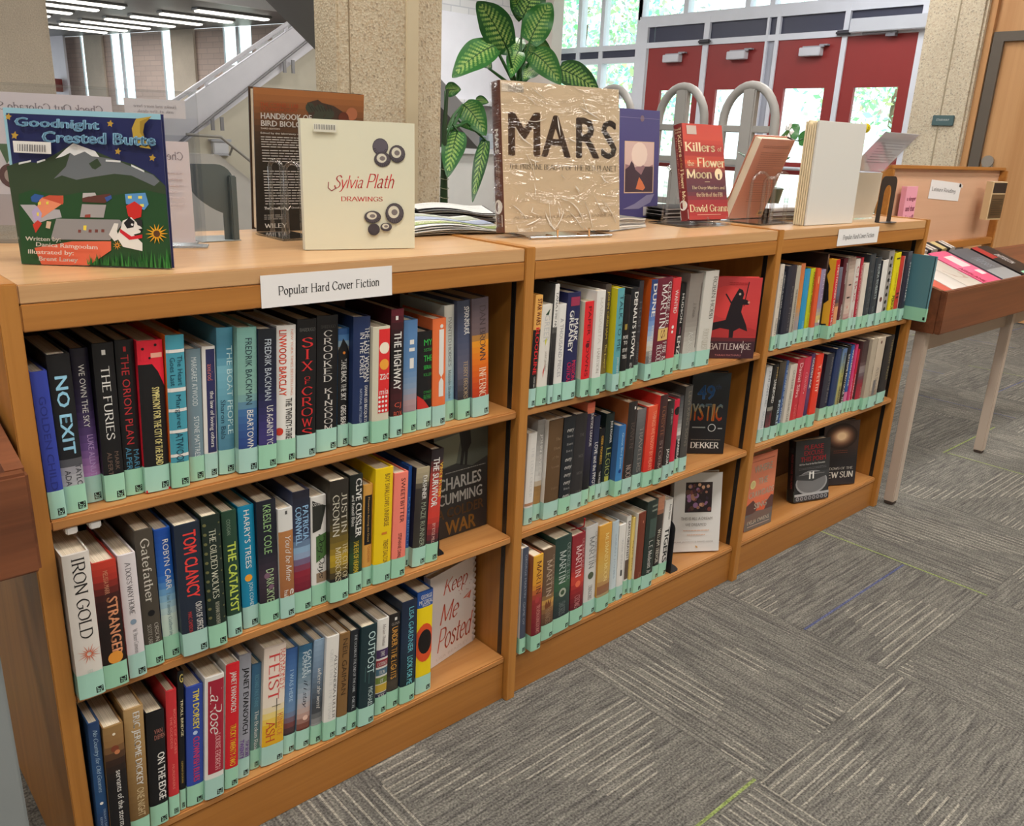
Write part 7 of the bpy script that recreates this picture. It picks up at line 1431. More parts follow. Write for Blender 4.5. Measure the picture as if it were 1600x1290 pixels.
# ---- books shown face out on the shelves
def art_crawdads(cv):
    cv.poly([(0, 0.66), (0.25, 0.6), (0.4, 0.68), (0.7, 0.7), (0.9, 0.6), (1, 0.62), (1, 0.8), (0, 0.8)], (94, 62, 58)); cv.poly([(0.38, 0.75), (0.5, 0.66), (0.75, 0.72), (0.66, 0.8), (0.4, 0.8)], (214, 96, 62))
    cv.rect(0, 1, 0.78, 1, (104, 100, 98)); cv.poly([(0, 0.82), (0.4, 0.76), (1, 0.8), (1, 0.86), (0, 0.9)], (118, 96, 88))
    for tx, a, b, t0, t1 in (('WHERE', 0.2, 0.85, 0.14, 0.235), ('THE', 0.38, 0.72, 0.32, 0.405), ('CRAWDADS', 0.07, 0.98, 0.48, 0.565), ('SING', 0.3, 0.76, 0.645, 0.73), ('DELIA OWENS', 0.1, 0.9, 0.87, 0.925)):
        cv.text(tx, a, b, t0, t1, (236, 220, 200), 'b')
    lines(cv, 0.1, 0.9, 0.075, 0.08, 1, (150, 80, 60), 0.008); cv.disk(0.18, 0.38, 0.1, (232, 214, 150), 18); cv.disk(0.18, 0.38, 0.07, (206, 190, 130), 18)
    cv.rect(0.1, 0.9, 0.945, 0.955, (190, 170, 160))
face_book('slender orange book displayed face out against the upright on the far bottom shelf', (1.932, 0.045, ZB), R(-3.2), R(2.8), 0.142, 0.246, 0.028, [(0, (200, 100, 70)), (0.03, (212, 124, 92)), (0.4, (220, 134, 100)), (0.7, (216, 104, 72))], art_crawdads, (150, 60, 44), None)
def art_please(cv):
    r = (206, 62, 70)
    for tx, a, b, t0, t1 in (('PLEASE', 0.24, 0.8, 0.08, 0.155), ('EXCUSE', 0.24, 0.8, 0.175, 0.25), ('THIS POEM', 0.14, 0.88, 0.27, 0.35)): cv.text(tx, a, b, t0, t1, r, 'b')
    cv.text('100 New Poets for the Next Generation', 0.12, 0.86, 0.375, 0.405, W, 'b'); lines(cv, 0.1, 0.9, 0.45, 0.47, 2, (120, 120, 122), 0.006)
    cv.disk(0.48, 0.7, 0.46, (150, 150, 152), 24, 0.2); cv.disk(0.48, 0.69, 0.42, (112, 112, 114), 24, 0.18)
    cv.poly([(0.02, 0.56), (0.98, 0.52), (0.98, 0.6), (0.5, 0.68), (0.02, 0.63)], (60, 60, 62))
    cv.rect(0.1, 0.85, 0.56, 0.565, (160, 160, 160)); cv.rect(0.4, 0.44, 0.52, 0.64, W); cv.rect(0.5, 0.54, 0.52, 0.64, W); cv.rect(0.4, 0.54, 0.54, 0.555, W)
    cv.rect(0, 1, 0.87, 0.93, (170, 170, 172)); cv.rect(0, 1, 0.91, 1, (56, 56, 60))
    for k in range(8): cv.disk(0.09 + k * 0.117, 0.95, 0.045, (160, 160, 164)); cv.disk(0.09 + k * 0.117, 0.95, 0.03, (80, 80, 84))
def sp_please(cv):
    cv.down('PLEASE EXCUSE THIS POEM', 0.65, 0.22, 0.78, 0.25, (170, 70, 74), 'b'); cv.rect(0, 1, 0.82, 0.995, (168, 206, 184)); cv.disk(0.5, 0.15, 0.3, (60, 60, 62)); cv.rect(0.4, 0.85, 0.91, 0.98, (40, 44, 44))
face_book('black book with red capitals over a typewriter, displayed on the far bottom shelf', (2.264, 0.068, ZB), R(-18.2), R(8.2), 0.150, 0.212, 0.034, (48, 48, 50), art_please, (40, 38, 40), sp_please)
def art_sun(cv):
    g = (190, 120, 80)
    for k in range(14):
        u = k / 13
        c = tuple(int(40 + (v - 40) * u ** 1.3) for v in (250, 214, 170)); cv.disk(0.5, 0.24, 0.46 * (1 - u * 0.72), (c[0], int(c[1] * (0.6 + .4 * u)), int(c[2] * (0.45 + .55 * u))), 22, 0.2 * (1 - u * 0.72))
    cv.text('SHADOWS OF THE', 0.02, 0.9, 0.72, 0.76, (206, 200, 190), 's'); cv.text('NEW SUN', 0.05, 0.92, 0.79, 0.89, (214, 208, 198), 'S')
    lines(cv, 0.3, 0.7, 0.46, 0.49, 2, (140, 70, 50), 0.006)
face_book('dark book with a glowing sun, displayed behind the typewriter book', (2.480, 0.092, ZB), R(-26.2), R(6.4), 0.145, 0.236, 0.03, [(0, (70, 52, 46)), (0.4, (56, 40, 36)), (0.6, (34, 30, 32)), (1, (44, 40, 44))], art_sun, (30, 28, 30), None)
def art_mage(cv):
    BK2 = (30, 22, 30)
    cv.disk(0.3, 0.3, 0.4, (214, 66, 66), 20, 0.2); cv.poly([(0, .62), (.2, .55), (.4, .62), (.6, .58), (1, .64), (1, .72), (0, .74)], (176, 52, 54))
    cv.poly([(0.0, 0.56), (0.3, 0.52), (0.38, 0.3), (0.46, 0.2), (0.52, 0.13), (0.6, 0.15), (0.64, 0.2), (0.62, 0.26), (0.72, 0.27), (0.78, 0.3), (0.76, 0.33), (0.64, 0.33), (0.62, 0.42), (0.76, 0.58), (0.8, 0.66), (0.62, 0.62), (0.5, 0.66), (0.5, 0.84), (0.42, 0.84), (0.4, 0.64), (0.2, 0.62), (0, 0.66)], BK2)
    cv.line([(0.72, 0.05), (0.66, 0.35)], 0.02, BK2); cv.line([(.25, .2), (.42, .34)], .03, BK2); cv.disk(0.55, 0.2, 0.025, (206, 180, 160)); cv.disk(0.76, 0.3, 0.025, (206, 150, 130))
    cv.rect(0, 1, 0.78, 1, (66, 36, 46)); cv.rect(0, 1, 0.74, 0.785, (96, 40, 48))
    cv.text('BATTLEMAGE', 0.02, 0.92, 0.81, 0.89, (220, 206, 200), 's'); cv.text('TARAH MATHARU', 0.15, 0.72, 0.95, 0.972, (190, 120, 120), 'n')
    cv.line([(0.74, 0.78), (0.73, 0.93)], 0.012, (214, 200, 196)); lines(cv, 0.3, 0.7, 0.06, 0.08, 2, (170, 40, 44), 0.008)
face_book('red fantasy book with a black cloaked figure, displayed on the middle top shelf', (1.645, 0.055, ZS[0]), R(-34.8), R(1.0), 0.128, 0.217, 0.025, [(0, (196, 62, 66)), (0.4, (206, 66, 66)), (0.7, (190, 56, 58))], art_mage, (60, 34, 40), None)
def art_mystic(cv):
    cv.textw('49', 0.16, 0.15, 0.33, (66, 112, 170), 'b', 0.62); cv.textw('th', 0.62, 0.14, 0.2, (40, 60, 90), 'n')
    n = 8
    for ch, a, b in zip('MYSTIC', (-0.17, 0.06, 0.22, 0.40, 0.585, 0.68), (0.05, 0.23, 0.38, 0.57, 0.66, 0.86)):
        vs, fs, _ = letters(ch, 'b'); k = cv._n()
        for f in fs:
            yy = sum(vs[i][1] for i in f) / len(f)
            c = grad([(0, (196, 60, 50)), (0.35, (226, 120, 44)), (0.6, (224, 180, 110)), (1, (120, 160, 190))], yy)
            cv.mb.add([cv.fn(max(0, a + (b - a) * vs[i][0]), 0.59 + (0.38 - 0.59) * vs[i][1], k) for i in f], [list(range(len(f)))], c)
    cv.disk(0.62, 0.675, 0.105, (190, 190, 190), 22); cv.disk(0.62, 0.675, 0.085, (30, 30, 33), 22); cv.rect(0.1, 0.45, 0.665, 0.68, (150, 150, 150)); cv.rect(0.78, 0.9, 0.675, 0.69, (150, 150, 150))
    cv.text('DEKKER', 0.1, 0.86, 0.855, 0.935, W, 'S'); lines(cv, 0.1, 0.88, 0.82, 0.825, 1, (120, 110, 100), 0.008)
face_book('black book with a fiery blue and orange title, displayed on the middle bay middle shelf', (1.655, 0.097, ZS[1]), R(-38.0), R(2.8), 0.108, 0.235, 0.03, [(0, (38, 46, 52)), (0.3, (26, 28, 32)), (1, (32, 30, 34))], art_mystic, (28, 28, 30), None)
def art_dream(cv):
    cv.rect(0.24, 0.8, 0.12, 0.5, (46, 34, 38))
    q = random.Random(4)
    for k in range(46):
        cv.disk(q.uniform(0.28, 0.76), q.uniform(0.15, 0.47), q.uniform(0.02, 0.055), q.choice([(120, 66, 60), (74, 40, 50), (60, 44, 60), (170, 120, 100), (150, 110, 150), (36, 28, 32), (90, 60, 50)]))
    for x, y in ((0.32, 0.17), (0.52, 0.15), (0.6, 0.18), (0.7, 0.17), (0.56, 0.4)): cv.disk(x, y, 0.035, (206, 160, 130))
    cv.text('THIS IS ALL A DREAM', 0.16, 0.82, 0.555, 0.595, (130, 124, 120), 'n'); cv.text('WE DREAMED', 0.26, 0.7, 0.635, 0.672, (130, 124, 120), 'n')
    lines(cv, 0.22, 0.76, 0.72, 0.725, 1, (206, 170, 150), 0.012); lines(cv, 0.3, 0.68, 0.775, 0.78, 1, (206, 170, 150), 0.012)
    cv.text('BLAIR JACKSON & DAVID GANS', 0.04, 0.86, 0.86, 0.885, (150, 144, 140), 'n'); cv.poly([(0.48, 0.915), (0.53, 0.93), (0.54, 0.95), (0.5, 0.945)], (196, 150, 90))
face_book('white book with a dark group photograph, displayed on the bottom shelf of the middle bay', (1.637, 0.096, ZB), R(-32.6), R(9.0), 0.146, 0.238, 0.03, (214, 212, 210), art_dream, (206, 204, 202), None)
def art_keep(cv):
    r = (206, 92, 70)
    cv.text('Keep', 0.28, 0.84, 0.1, 0.31, r, 'i'); cv.text('Me', 0.2, 0.64, 0.36, 0.58, r, 'i'); cv.text('Posted', 0.14, 0.97, 0.62, 0.88, r, 'i')
    cv.text('LISA BEAZLEY', 0.12, 0.86, 0.93, 0.96, (206, 196, 190), 'n')
    for k in range(9): cv.rect(0.62 + 0.035 * k, 0.64 + 0.035 * k, 0.3 + 0.016 * math.sin(k * 1.4) * 3, 0.306 + 0.048 * math.sin(k * 1.4), (170, 80, 70))
    cv.poly([(0.72, 0.42), (0.92, 0.37), (0.88, 0.46), (0.82, 0.43)], (206, 110, 90)); cv.poly([(0.78, 0.425), (0.89, 0.385), (0.83, 0.42)], (226, 214, 208))
kb = face_book('white book with red handwritten title and scalloped edge, displayed on the near bottom shelf', (0.752, 0.079, ZB), R(11.0), R(1.0), 0.15, 0.225, 0.02, (224, 214, 210), art_keep, (220, 210, 206), None)
m = MB()
for k in range(15): m.lathe([(0.0001, 0), (0.0062, 0), (0.0062, 0.0022), (0.0001, 0.0022)], 0.1495, 0.0077 + 0.015 * k, (224, 214, 210), 12)
m.v = [(x, z, y) for x, y, z in m.v]
m.build('scalloped_edge', PRINT, kb)
def art_colder(cv):
    cv.poly([(0, 0), (1, 0), (1, 0.3), (0.7, 0.36), (0.4, 0.3), (0, 0.34)], (84, 88, 80)); cv.poly([(0, .05), (.5, .02), (.4, .3), (0, .32)], (120, 122, 104))
    cv.poly([(0.45, 0.0), (0.66, 0.0), (0.68, 0.14), (0.62, 0.2), (0.6, 0.34), (0.56, 0.34), (0.56, 0.2), (0.52, 0.33), (0.47, 0.33), (0.5, 0.18)], (30, 30, 32))
    cv.text('CHARLES', 0.07, 0.88, 0.42, 0.54, W, 'b'); cv.text('CUMMING', 0.07, 0.9, 0.57, 0.68, W, 'b')
    cv.text('A COLDER', 0.05, 0.93, 0.71, 0.81, (120, 86, 54), 'b'); cv.text('WAR', 0.2, 0.78, 0.84, 0.98, (180, 128, 62), 'b'); lines(cv, 0.2, 0.95, 0.37, 0.375, 1, (150, 150, 144), 0.008)
face_book('dark book with white capitals and a walking figure, displayed on the near middle shelf', (0.762, 0.085, ZS[1]), R(0.0), R(1.5), 0.146, 0.237, 0.03, [(0, (70, 72, 66)), (0.35, (50, 50, 50)), (1, (44, 40, 40))], art_colder, (40, 38, 38), None)
# small black books lying in the shadow behind the orange one
for i in range(3):
    m = MB(); h_ = 0.205 + 0.006 * i; w_ = 0.021
    m.box(0, 0.002, 0, 0.13, 0, h_, (34, 32, 36)); m.box(w_ - 0.002, w_, 0, 0.13, 0, h_, (34, 32, 36)); m.box(0, w_, -0.0015, 0.002, 0, h_, [(40, 38, 44), (60, 56, 54), (30, 30, 34)][i])
    o = m.build('book', PRINT, None, (1.872 + i * 0.026, 0.1, ZB + 0.0003))
    tag(o, ['black book in the shadow at the upright, leftmost behind the orange display book', 'grey spined book second behind the orange display book', 'black book third behind the orange display book'][i], 'book', 'books on the bottom shelf of the far bookcase')
    p = MB(); p.box(0.0022, w_ - 0.0022, 0.0025, 0.127, 0.003, h_ - 0.003, (200, 190, 170)); p.build('page_block', PAGES, o)
# teal book pulled out over the shelf edge at the end of the far bay
m = MB(); h_ = 0.222; w_ = 0.012
m.box(0, 0.0022, 0, 0.15, 0, h_, (84, 128, 140)); m.box(w_ - 0.0022, w_, 0, 0.15, 0, h_, (84, 128, 140)); m.box(0, w_, -0.0015, 0.002, 0, h_, (84, 128, 140))
o = m.build('book', PRINT, None, (2.7235, -0.058, ZS[0] + 0.0003), (0, 0.0, 0)); tag(o, 'teal book pulled out past the shelf edge at the far end of the top shelf', 'book', 'books on the top shelf of the far bookcase')
p = MB(); p.box(0.0024, w_ - 0.0024, 0.0024, 0.147, 0.003, h_ - 0.003, (214, 204, 186)); p.build('page_block', PAGES, o)
p = MB(); p.box(-0.0006, 0, -0.002, 0.09, 0.001, 0.046, (150, 206, 176)); p.box(-0.0006, w_, -0.0024, -0.0016, 0.001, 0.046, (150, 206, 176)); p.box(-0.0008, -0.0004, -0.0015, 0.006, 0.006, 0.017, (26, 34, 32)); p.build('spine_label', GLOSSY, o)

# ================================================================== things on the counter
def arch_bar(m, x0, x1, y0, y1, z0, z1, r, col=(255, 255, 255), wy=None):
    """an inverted U of clear bar: two legs joined by a round bend, in the plane through (x0,y0)-(x1,y1)"""
    cx, cy = (x0 + x1) / 2, (y0 + y1) / 2; hw = math.hypot(x1 - x0, y1 - y0) / 2
    ux, uy = (x1 - x0) / 2 / hw, (y1 - y0) / 2 / hw
    pts = [(x0, y0, z0)]
    for k in range(13):
        a = math.pi - math.pi * k / 12
        pts.append((cx + ux * hw * math.cos(a), cy + uy * hw * math.cos(a), z1 - hw + hw * math.sin(a)))
    pts.append((x1, y1, z0))
    m.tube(pts, r, col, 8)

# large clear sign holder, read from the other side
t = thing('sign_holder', 'wide clear acrylic sign holder behind the illustrated picture book', 'sign holder', (-0.05, 0.51, H), (0, 0, math.atan2(-0.22, 0.43)))
LW = math.hypot(0.43, 0.22)
m = MB(); m.bbox(0.09, LW * 1.03, 0, 0.003, 0.004, 0.254, (255, 255, 255), 0.001); m.bbox(0.09, LW * 1.03, 0.0065, 0.0095, 0.004, 0.254, (255, 255, 255), 0.001); m.build('panel', ACRYLIC, t)
m = MB(); m.bbox(0.09, LW * 1.0, -0.003, 0.03, 0.0, 0.004, (255, 255, 255), 0.0015); m.bbox(0.09, LW * 1.03, 0, 0.0095, 0.254, 0.2575, (255, 255, 255), 0.001); m.build('base_plate', ACRYL_THICK, t)
m = MB(); m.box(0.0966, LW * 0.75, 0.0045, 0.005, 0.03, 0.243, (226, 220, 224))
cv = Canvas(m, lambda a, b, o: (0.0966 + (LW * .75 - .0966) * a, 0.0045 - o, 0.243 - 0.213 * b), 0.265, 0.213)
cv.text('Check Out Colorado State', 0.25, 0.945, 0.07, 0.13, (150, 142, 150), 's', mirror=True)
cv.poly([(0.32, 0.38), (0.44, 0.38), (0.36, 0.53)], (96, 126, 92)); cv.disk(0.38, 0.62, 0.075, (112, 80, 80), 20); cv.disk(0.38, 0.62, 0.045, (190, 170, 160), 16); cv.rect(0, 1, 0.76, 1, (196, 188, 190)); cv.disk(0.5, 0.88, 0.02, (130, 150, 110), 12)
m.build('paper_insert', PAPER, t)
m = MB(); m.box(LW * 0.79, LW * 0.99, 0.0045, 0.005, 0.213, 0.243, (224, 220, 222))
cv = Canvas(m, lambda a, b, o: (LW * (.79 + .2 * a), 0.0045 - o, 0.243 - 0.03 * b), 0.1, 0.03)
cv.text('Books and more here', 0.15, 0.85, 0.3, 0.48, (170, 164, 170), 's', mirror=True); cv.text('ask at the desk', 0.2, 0.8, 0.58, 0.74, (176, 170, 176), 's', mirror=True)
m.build('paper_slip', PAPER, t)
# small clear sign holder in front of it
t = thing('sign_holder', 'small clear sign holder with a pale sheet between the picture book and grey bookend', 'sign holder', (0.255, 0.332, H), (0, 0, math.atan2(-0.063, 0.128)))
m = MB(); m.bbox(0, 0.14, 0, 0.002, 0.003, 0.186, (255, 255, 255), 0.0008); m.bbox(0, 0.14, 0.004, 0.006, 0.003, 0.186, (255, 255, 255), 0.0008); m.build('panel', ACRYLIC, t)
m = MB(); m.bbox(-0.005, 0.15, -0.03, 0.01, 0, 0.003, (255, 255, 255), 0.001); m.build('base_plate', ACRYL_THICK, t)
m = MB(); m.box(0.004, 0.128, 0.0025, 0.003, 0.006, 0.176, (236, 226, 226))
cv = Canvas(m, lambda a, b, o: (0.004 + .124 * a, 0.0025 - o, 0.176 - 0.17 * b), 0.124, 0.17)
cv.text('Check', 0.58, 0.92, 0.1, 0.18, (176, 164, 168), 's', mirror=True); lines(cv, 0.2, 0.9, 0.3, 0.6, 6, (206, 194, 196), 0.012)
m.build('paper_insert', PAPER, t)

def plate_bookend(label, loc, rz, w, h, col, cut=True, base=0.1, arch=0.7, group=None, name='bookend'):
    """sheet-steel bookend: upright plate in the local x-z plane with an arched cut-out, foot along +y"""
    t = thing(name, label, 'bookend', loc, (0, 0, rz), group)
    m = MB(); th = 0.0016; r = w * 0.22
    out = [(0, 0), (0, h - r)] + [(r - r * math.cos(a), h - r + r * math.sin(a)) for a in [math.pi / 2 * k / 6 for k in range(1, 7)]] + [(w - r + r * math.sin(a), h - r + r * math.cos(a)) for a in [math.pi / 2 * k / 6 for k in range(0, 7)]] + [(w, 0)]
    if cut:
        iw = w * 0.26; ir = (w - 2 * iw) / 2; ih = h * arch
        inn = [(w - iw, 0), (w - iw, ih - ir)] + [(w / 2 + ir * math.cos(a), ih - ir + ir * 1.2 * math.sin(a)) for a in [math.pi * k / 10 for k in range(1, 10)]] + [(iw, ih - ir), (iw, 0)]
        out = out + inn
    m.prism([(x, 0, z) for x, z in out], (0, th, 0), col); m.build('upright_plate', METAL, t)
    m = MB(); pts = [(0, 0, 0), (w, 0, 0)] + [(w / 2 + w / 2 * math.cos(a), base * (0.6 + 0.4 * math.sin(a)), 0) for a in [math.pi * k / 8 for k in range(0, 9)]]
    m.prism(pts, (0, 0, 0.0012), col); m.build('base_plate', METAL, t)
    return t
t = thing('bookend', 'grey steel bookend with a quarter-round arch beside the small sign holder', 'bookend', (0.39, 0.335, H))
m = MB(); q = [(0.0, 0.138)] + [(0.05 + 0.034 * math.sin(a), 0.104 + 0.034 * math.cos(a)) for a in [math.pi / 2 * k / 6 for k in range(7)]] + [(0.084, 0.0), (0.06, 0.0), (0.06, 0.05)] + [(0.06 - 0.06 * math.sin(a), 0.05 + 0.058 * (1 - math.cos(a)) ** 0.6 * 0.9) for a in [math.pi / 2 * k / 8 for k in range(1, 9)]]
m.prism([(x, 0, z) for x, z in q], (0, 0.002, 0), (74, 82, 82)); m.build('upright_plate', METAL, t)
m = MB(); m.bbox(0.071, 0.084, -0.012, 0.003, 0.0, 0.118, (70, 78, 78), 0.002); m.build('folded_edge', METAL, t)
m = MB(); m.bbox(0.01, 0.086, -0.014, 0.07, 0, 0.0015, (150, 156, 156), 0.0005); m.build('base_plate', METAL, t)

plate_bookend('black steel bookend with an arched opening on the far counter beside the sloping sheet holder', (2.428, 0.03, H), R(-4), 0.092, 0.14, (34, 32, 34), base=-0.03, arch=0.78)
# bookend at the end of the middle bay's bottom row, seen edge on
plate_bookend('black bookend holding the row on the bottom shelf of the middle bay', (1.5405, 0.022, ZB), R(90), 0.11, 0.158, (24, 24, 28), False, -0.05)
plate_bookend('black bookend, only its foot showing, at the end of the near middle shelf row', (0.7335, 0.03, ZS[1]), R(90), 0.1, 0.14, (24, 24, 28), False, -0.02)
plate_bookend('black bookend, only its foot showing, at the end of the near top shelf row', (0.8515, 0.05, ZS[0]), R(90), 0.1, 0.14, (24, 24, 28), False, -0.012)

# clear book easels
def easel(label, bars, pads, rods=(), mat=None):
    x, y = bars[0][0], bars[0][2]
    t = thing('book_easel', label, 'book stand', (x, y, H))
    for (x0, x1, y0, y1, h, r) in bars:
        m = MB(); arch_bar(m, x0 - x, x1 - x, y0 - y, y1 - y, 0.003, h, r); m.build('arch', mat or ACRYL_THICK, t)
    m = MB()
    for (x0, x1, y0, y1) in pads: m.bbox(x0 - x, x1 - x, y0 - y, y1 - y, 0.0, 0.0045, (255, 255, 255), 0.0015)
    m.build('foot', mat or ACRYL_THICK, t)
    for (x0, y0, z0, x1, y1, z1) in rods:
        m = MB(); m.tube([(x0 - x, y0 - y, z0), (x1 - x, y1 - y, z1)], 0.0035, (255, 255, 255), 8); m.build('prong', mat or ACRYL_THICK, t)
    return t
easel('clear acrylic easel between the pale drawing book and the dark handbook', [(0.552, 0.566, 0.345, 0.325, 0.146, 0.0042), (0.57, 0.59, 0.318, 0.296, 0.143, 0.0042)], [(0.54, 0.62, 0.28, 0.4)])
easel('clear easel under the tilted red book with cream lettering', [(1.612, 1.632, 0.212, 0.24, 0.15, 0.004)], [(1.62, 1.8, 0.14, 0.28)],
      [(1.71, 0.205, 0.0046, 1.706, 0.135, 0.0046), (1.706, 0.135, 0.0046, 1.702, 0.145, 0.026), (1.79, 0.195, 0.0046, 1.786, 0.128, 0.0046), (1.786, 0.128, 0.0046, 1.782, 0.138, 0.026)])
easel('clear easel of two arches holding up the leaning peach book', [(1.925, 1.99, 0.165, 0.15, 0.142, 0.004), (2.008, 2.05, 0.145, 0.125, 0.142, 0.0055), (1.99, 2.005, 0.165, 0.14, 0.128, 0.0055)], [(1.9, 2.075, 0.105, 0.3)])
CHROME = attr_mat('polished_wire', 0.12, metal=1.0)
t = thing('book_easel', 'shiny wire easel under the wrapped tan book', 'book stand', (1.1, 0.12, H))
m = MB(); m.tube([(-0.07, -0.005, 0.0035), (0.15, -0.04, 0.0035)], 0.003, (200, 204, 212)); m.tube([(-0.07, -0.005, 0.0035), (-0.05, 0.1, 0.0035)], 0.003, (200, 204, 212)); m.tube([(0.15, -0.04, 0.0035), (0.17, 0.08, 0.0035)], 0.003, (200, 204, 212)); m.build('frame', CHROME, t)
for x, y in ((0.0, -0.012), (0.085, -0.026)):
    m = MB(); m.tube([(x, y + 0.03, 0.0035), (x, y - 0.006, 0.0035), (x, y - 0.004, 0.022)], 0.0028, (226, 206, 180)); m.build('prong', CHROME, t)
m = MB(); m.tube([(-0.05, 0.1, 0.0035), (0.02, 0.135, 0.2), (0.1, 0.122, 0.2), (0.17, 0.08, 0.0035)], 0.003, (200, 204, 212)); m.build('back_wire', CHROME, t)

# papers and magazines
def sheets(name, label, cat, loc, rz, w, d, n, art, curl=0.01, group=None, cols=((226, 226, 222), (206, 206, 204)), gap=0.0012):
    """a loose pile: each sheet sags a little differently; the top one carries the print"""
    m = MB(); q = random.Random(int(loc[0] * 1000)); N_ = 12
    for k in range(n):
        o = q.uniform(-0.006, 0.006) * (k < n - 1); o2 = q.uniform(-0.006, 0.006) * (k < n - 1)
        ph = q.uniform(0, 0.6)
        fn = lambda a, b, off, k=k, o=o, o2=o2, ph=ph: (w * a + o, d * (1 - b) + o2, 0.0006 + gap * k + curl * (0.25 + 0.75 * k / max(1, n - 1)) * (max(0, math.sin(a * 3.3 + ph)) * 0.6 + 0.5 * (1 - b) * a) + off)
        vs = [fn(i / N_, j / 4, 0) for j in range(5) for i in range(N_ + 1)]
        fs = [(j * (N_ + 1) + i, j * (N_ + 1) + i + 1, (j + 1) * (N_ + 1) + i + 1, (j + 1) * (N_ + 1) + i) for j in range(4) for i in range(N_)]
        m.add(vs, fs, cols[k % len(cols)], 0, True)
        # edge strip so that the pile has thickness
        e = [fn(i / N_, 1, 0) for i in range(N_ + 1)]; e2 = [(x, y, max(0.0003, z - gap)) for x, y, z in e]
        m.add(e + e2, [(i, i + 1, N_ + 2 + i, N_ + 1 + i) for i in range(N_)], cols[(k + 1) % len(cols)])
    if art: art(Canvas(m, fn, w, d))
    return tag(m.build(name, MATTE, None, loc, (0, 0, rz)), label, cat, group)
def band(cv, t0, t1, c):
    for i in range(10): cv.rect(i / 10, (i + 1) / 10, t0, t1, c, 2)
def art_news(cv):
    band(cv, 0.08, 0.3, (170, 176, 160)); band(cv, 0.35, 0.6, (176, 186, 210)); band(cv, 0.74, 0.9, (170, 186, 120))
    cv.text('SUMMIT GUIDE', 0.15, 0.6, 0.78, 0.87, (226, 226, 200), 'b')
sheets('newspaper', 'pale tourist newspaper lying behind the pale drawing book', 'newspaper', (0.79, 0.25, H), R(-4), 0.30, 0.2, 5, art_news, 0.03)
def art_bw(cv):
    cv.rect(0.02, 0.98, 0.02, 0.98, (220, 220, 218), 12); lines(cv, 0.06, 0.94, 0.15, 0.9, 9, (190, 190, 190), 0.02)
sheets('newspaper', 'black and white folded newspaper at the back beside the hanging plant leaf', 'newspaper', (1.0, 0.49, H), R(-24), 0.2, 0.12, 9, art_bw, 0.02, None, ((40, 38, 40), (200, 200, 198), (70, 68, 70)), 0.003)
sheets('magazine', 'loose magazines fanned out between the tan and blue books', 'magazine', (1.33, 0.16, H), R(14), 0.2, 0.16, 8, None, 0.012, None, ((224, 222, 218), (120, 116, 112), (206, 200, 192)), 0.003)
sheets('magazine', 'stack of dark edged magazines beside the clear easel of the red book', 'magazine', (1.72, 0.3, H), R(-10), 0.2, 0.15, 10, None, 0.004, None, ((60, 56, 56), (206, 202, 198), (90, 80, 78)), 0.0035)
def art_m(cv): cv.rect(0.05, 0.95, 0.06, 0.94, (226, 230, 238), 12)
sheets('magazine', 'white topped pile of magazines behind the leaning peach book', 'magazine', (2.10, 0.2, H), R(-8), 0.22, 0.17, 9, art_m, 0.006, None, ((226, 226, 228), (96, 80, 78), (200, 196, 196)), 0.004)

# row of stiff cream folders behind a white board
for i in range(6):
    m = MB(); m.bbox(0, 0.262 - 0.004 * (i % 3), 0, 0.0052, 0, 0.286 - 0.003 * ((i * 5) % 4), (226, 212, 180) if i else (206, 204, 199), 0.0012)
    m.add([(0.002, 0.0054, 0.002), (0.26, 0.0054, 0.002), (0.26, 0.0056, 0.27), (0.002, 0.0056, 0.27)], [[0, 1, 2, 3]], (214, 200, 170))
    o = m.build('paper_folder', MATTE, None, (2.044 + 0.001 * i, 0.051 + i * 0.0075, H + 0.0002), (R(-0.6), 0, R(-1.7)))
    tag(o, ['large blank white board at the front of the upright folders on the far counter', 'stiff cream folder directly behind the blank white board', 'stiff cream folder third in the upright row on the far counter', 'stiff cream folder fourth in the upright row on the far counter', 'stiff cream folder fifth in the upright row on the far counter', 'stiff cream folder last in the upright row, farthest behind the white board'][i], 'folder', 'upright folders on the far counter')
# sloping clear sheet holder
t = thing('sign_holder', 'sloping clear holder with a cream sheet between white board and black bookend', 'sign holder', (2.36, 0.11, H))
m = MB(); m.box(0, 0.245, 0, 0.003, 0.0, 0.15, (255, 255, 255)); m.prism([(0, 0, 0.15), (0, 0.003, 0.15), (0, -0.097, 0.268), (0, -0.1, 0.266)], (0.245, 0, 0), (255, 255, 255)); m.box(0, 0.245, -0.0, 0.09, 0, 0.003, (255, 255, 255)); m.build('panel', ACRYLIC, t)
m = MB(); m.prism([(0.006, 0.0032, 0.004), (0.215, 0.0032, 0.004), (0.236, 0.0032, 0.06), (0.24, 0.0032, 0.146), (0.006, 0.0032, 0.146)], (0, 0.0006, 0), (236, 228, 212)); m.build('cream_sheet', PAPER, t)
m = MB(); m.prism([(0.006, 0.004, 0.151), (0.239, 0.004, 0.151), (0.239, -0.094, 0.2675), (0.006, -0.094, 0.2675)], (0, 0.0006, 0.0006), (232, 232, 236))
fn = lambda a, b, o: (0.006 + 0.233 * a, -0.094 + 0.098 * b - 0.0008 - o, 0.2675 - 0.1165 * b - 0.0006 - o)
lines(Canvas(m, fn, 0.233, 0.15), 0.15, 0.85, 0.25, 0.7, 8, (184, 180, 188), 0.02); m.build('printed_sheet', PAPER, t)

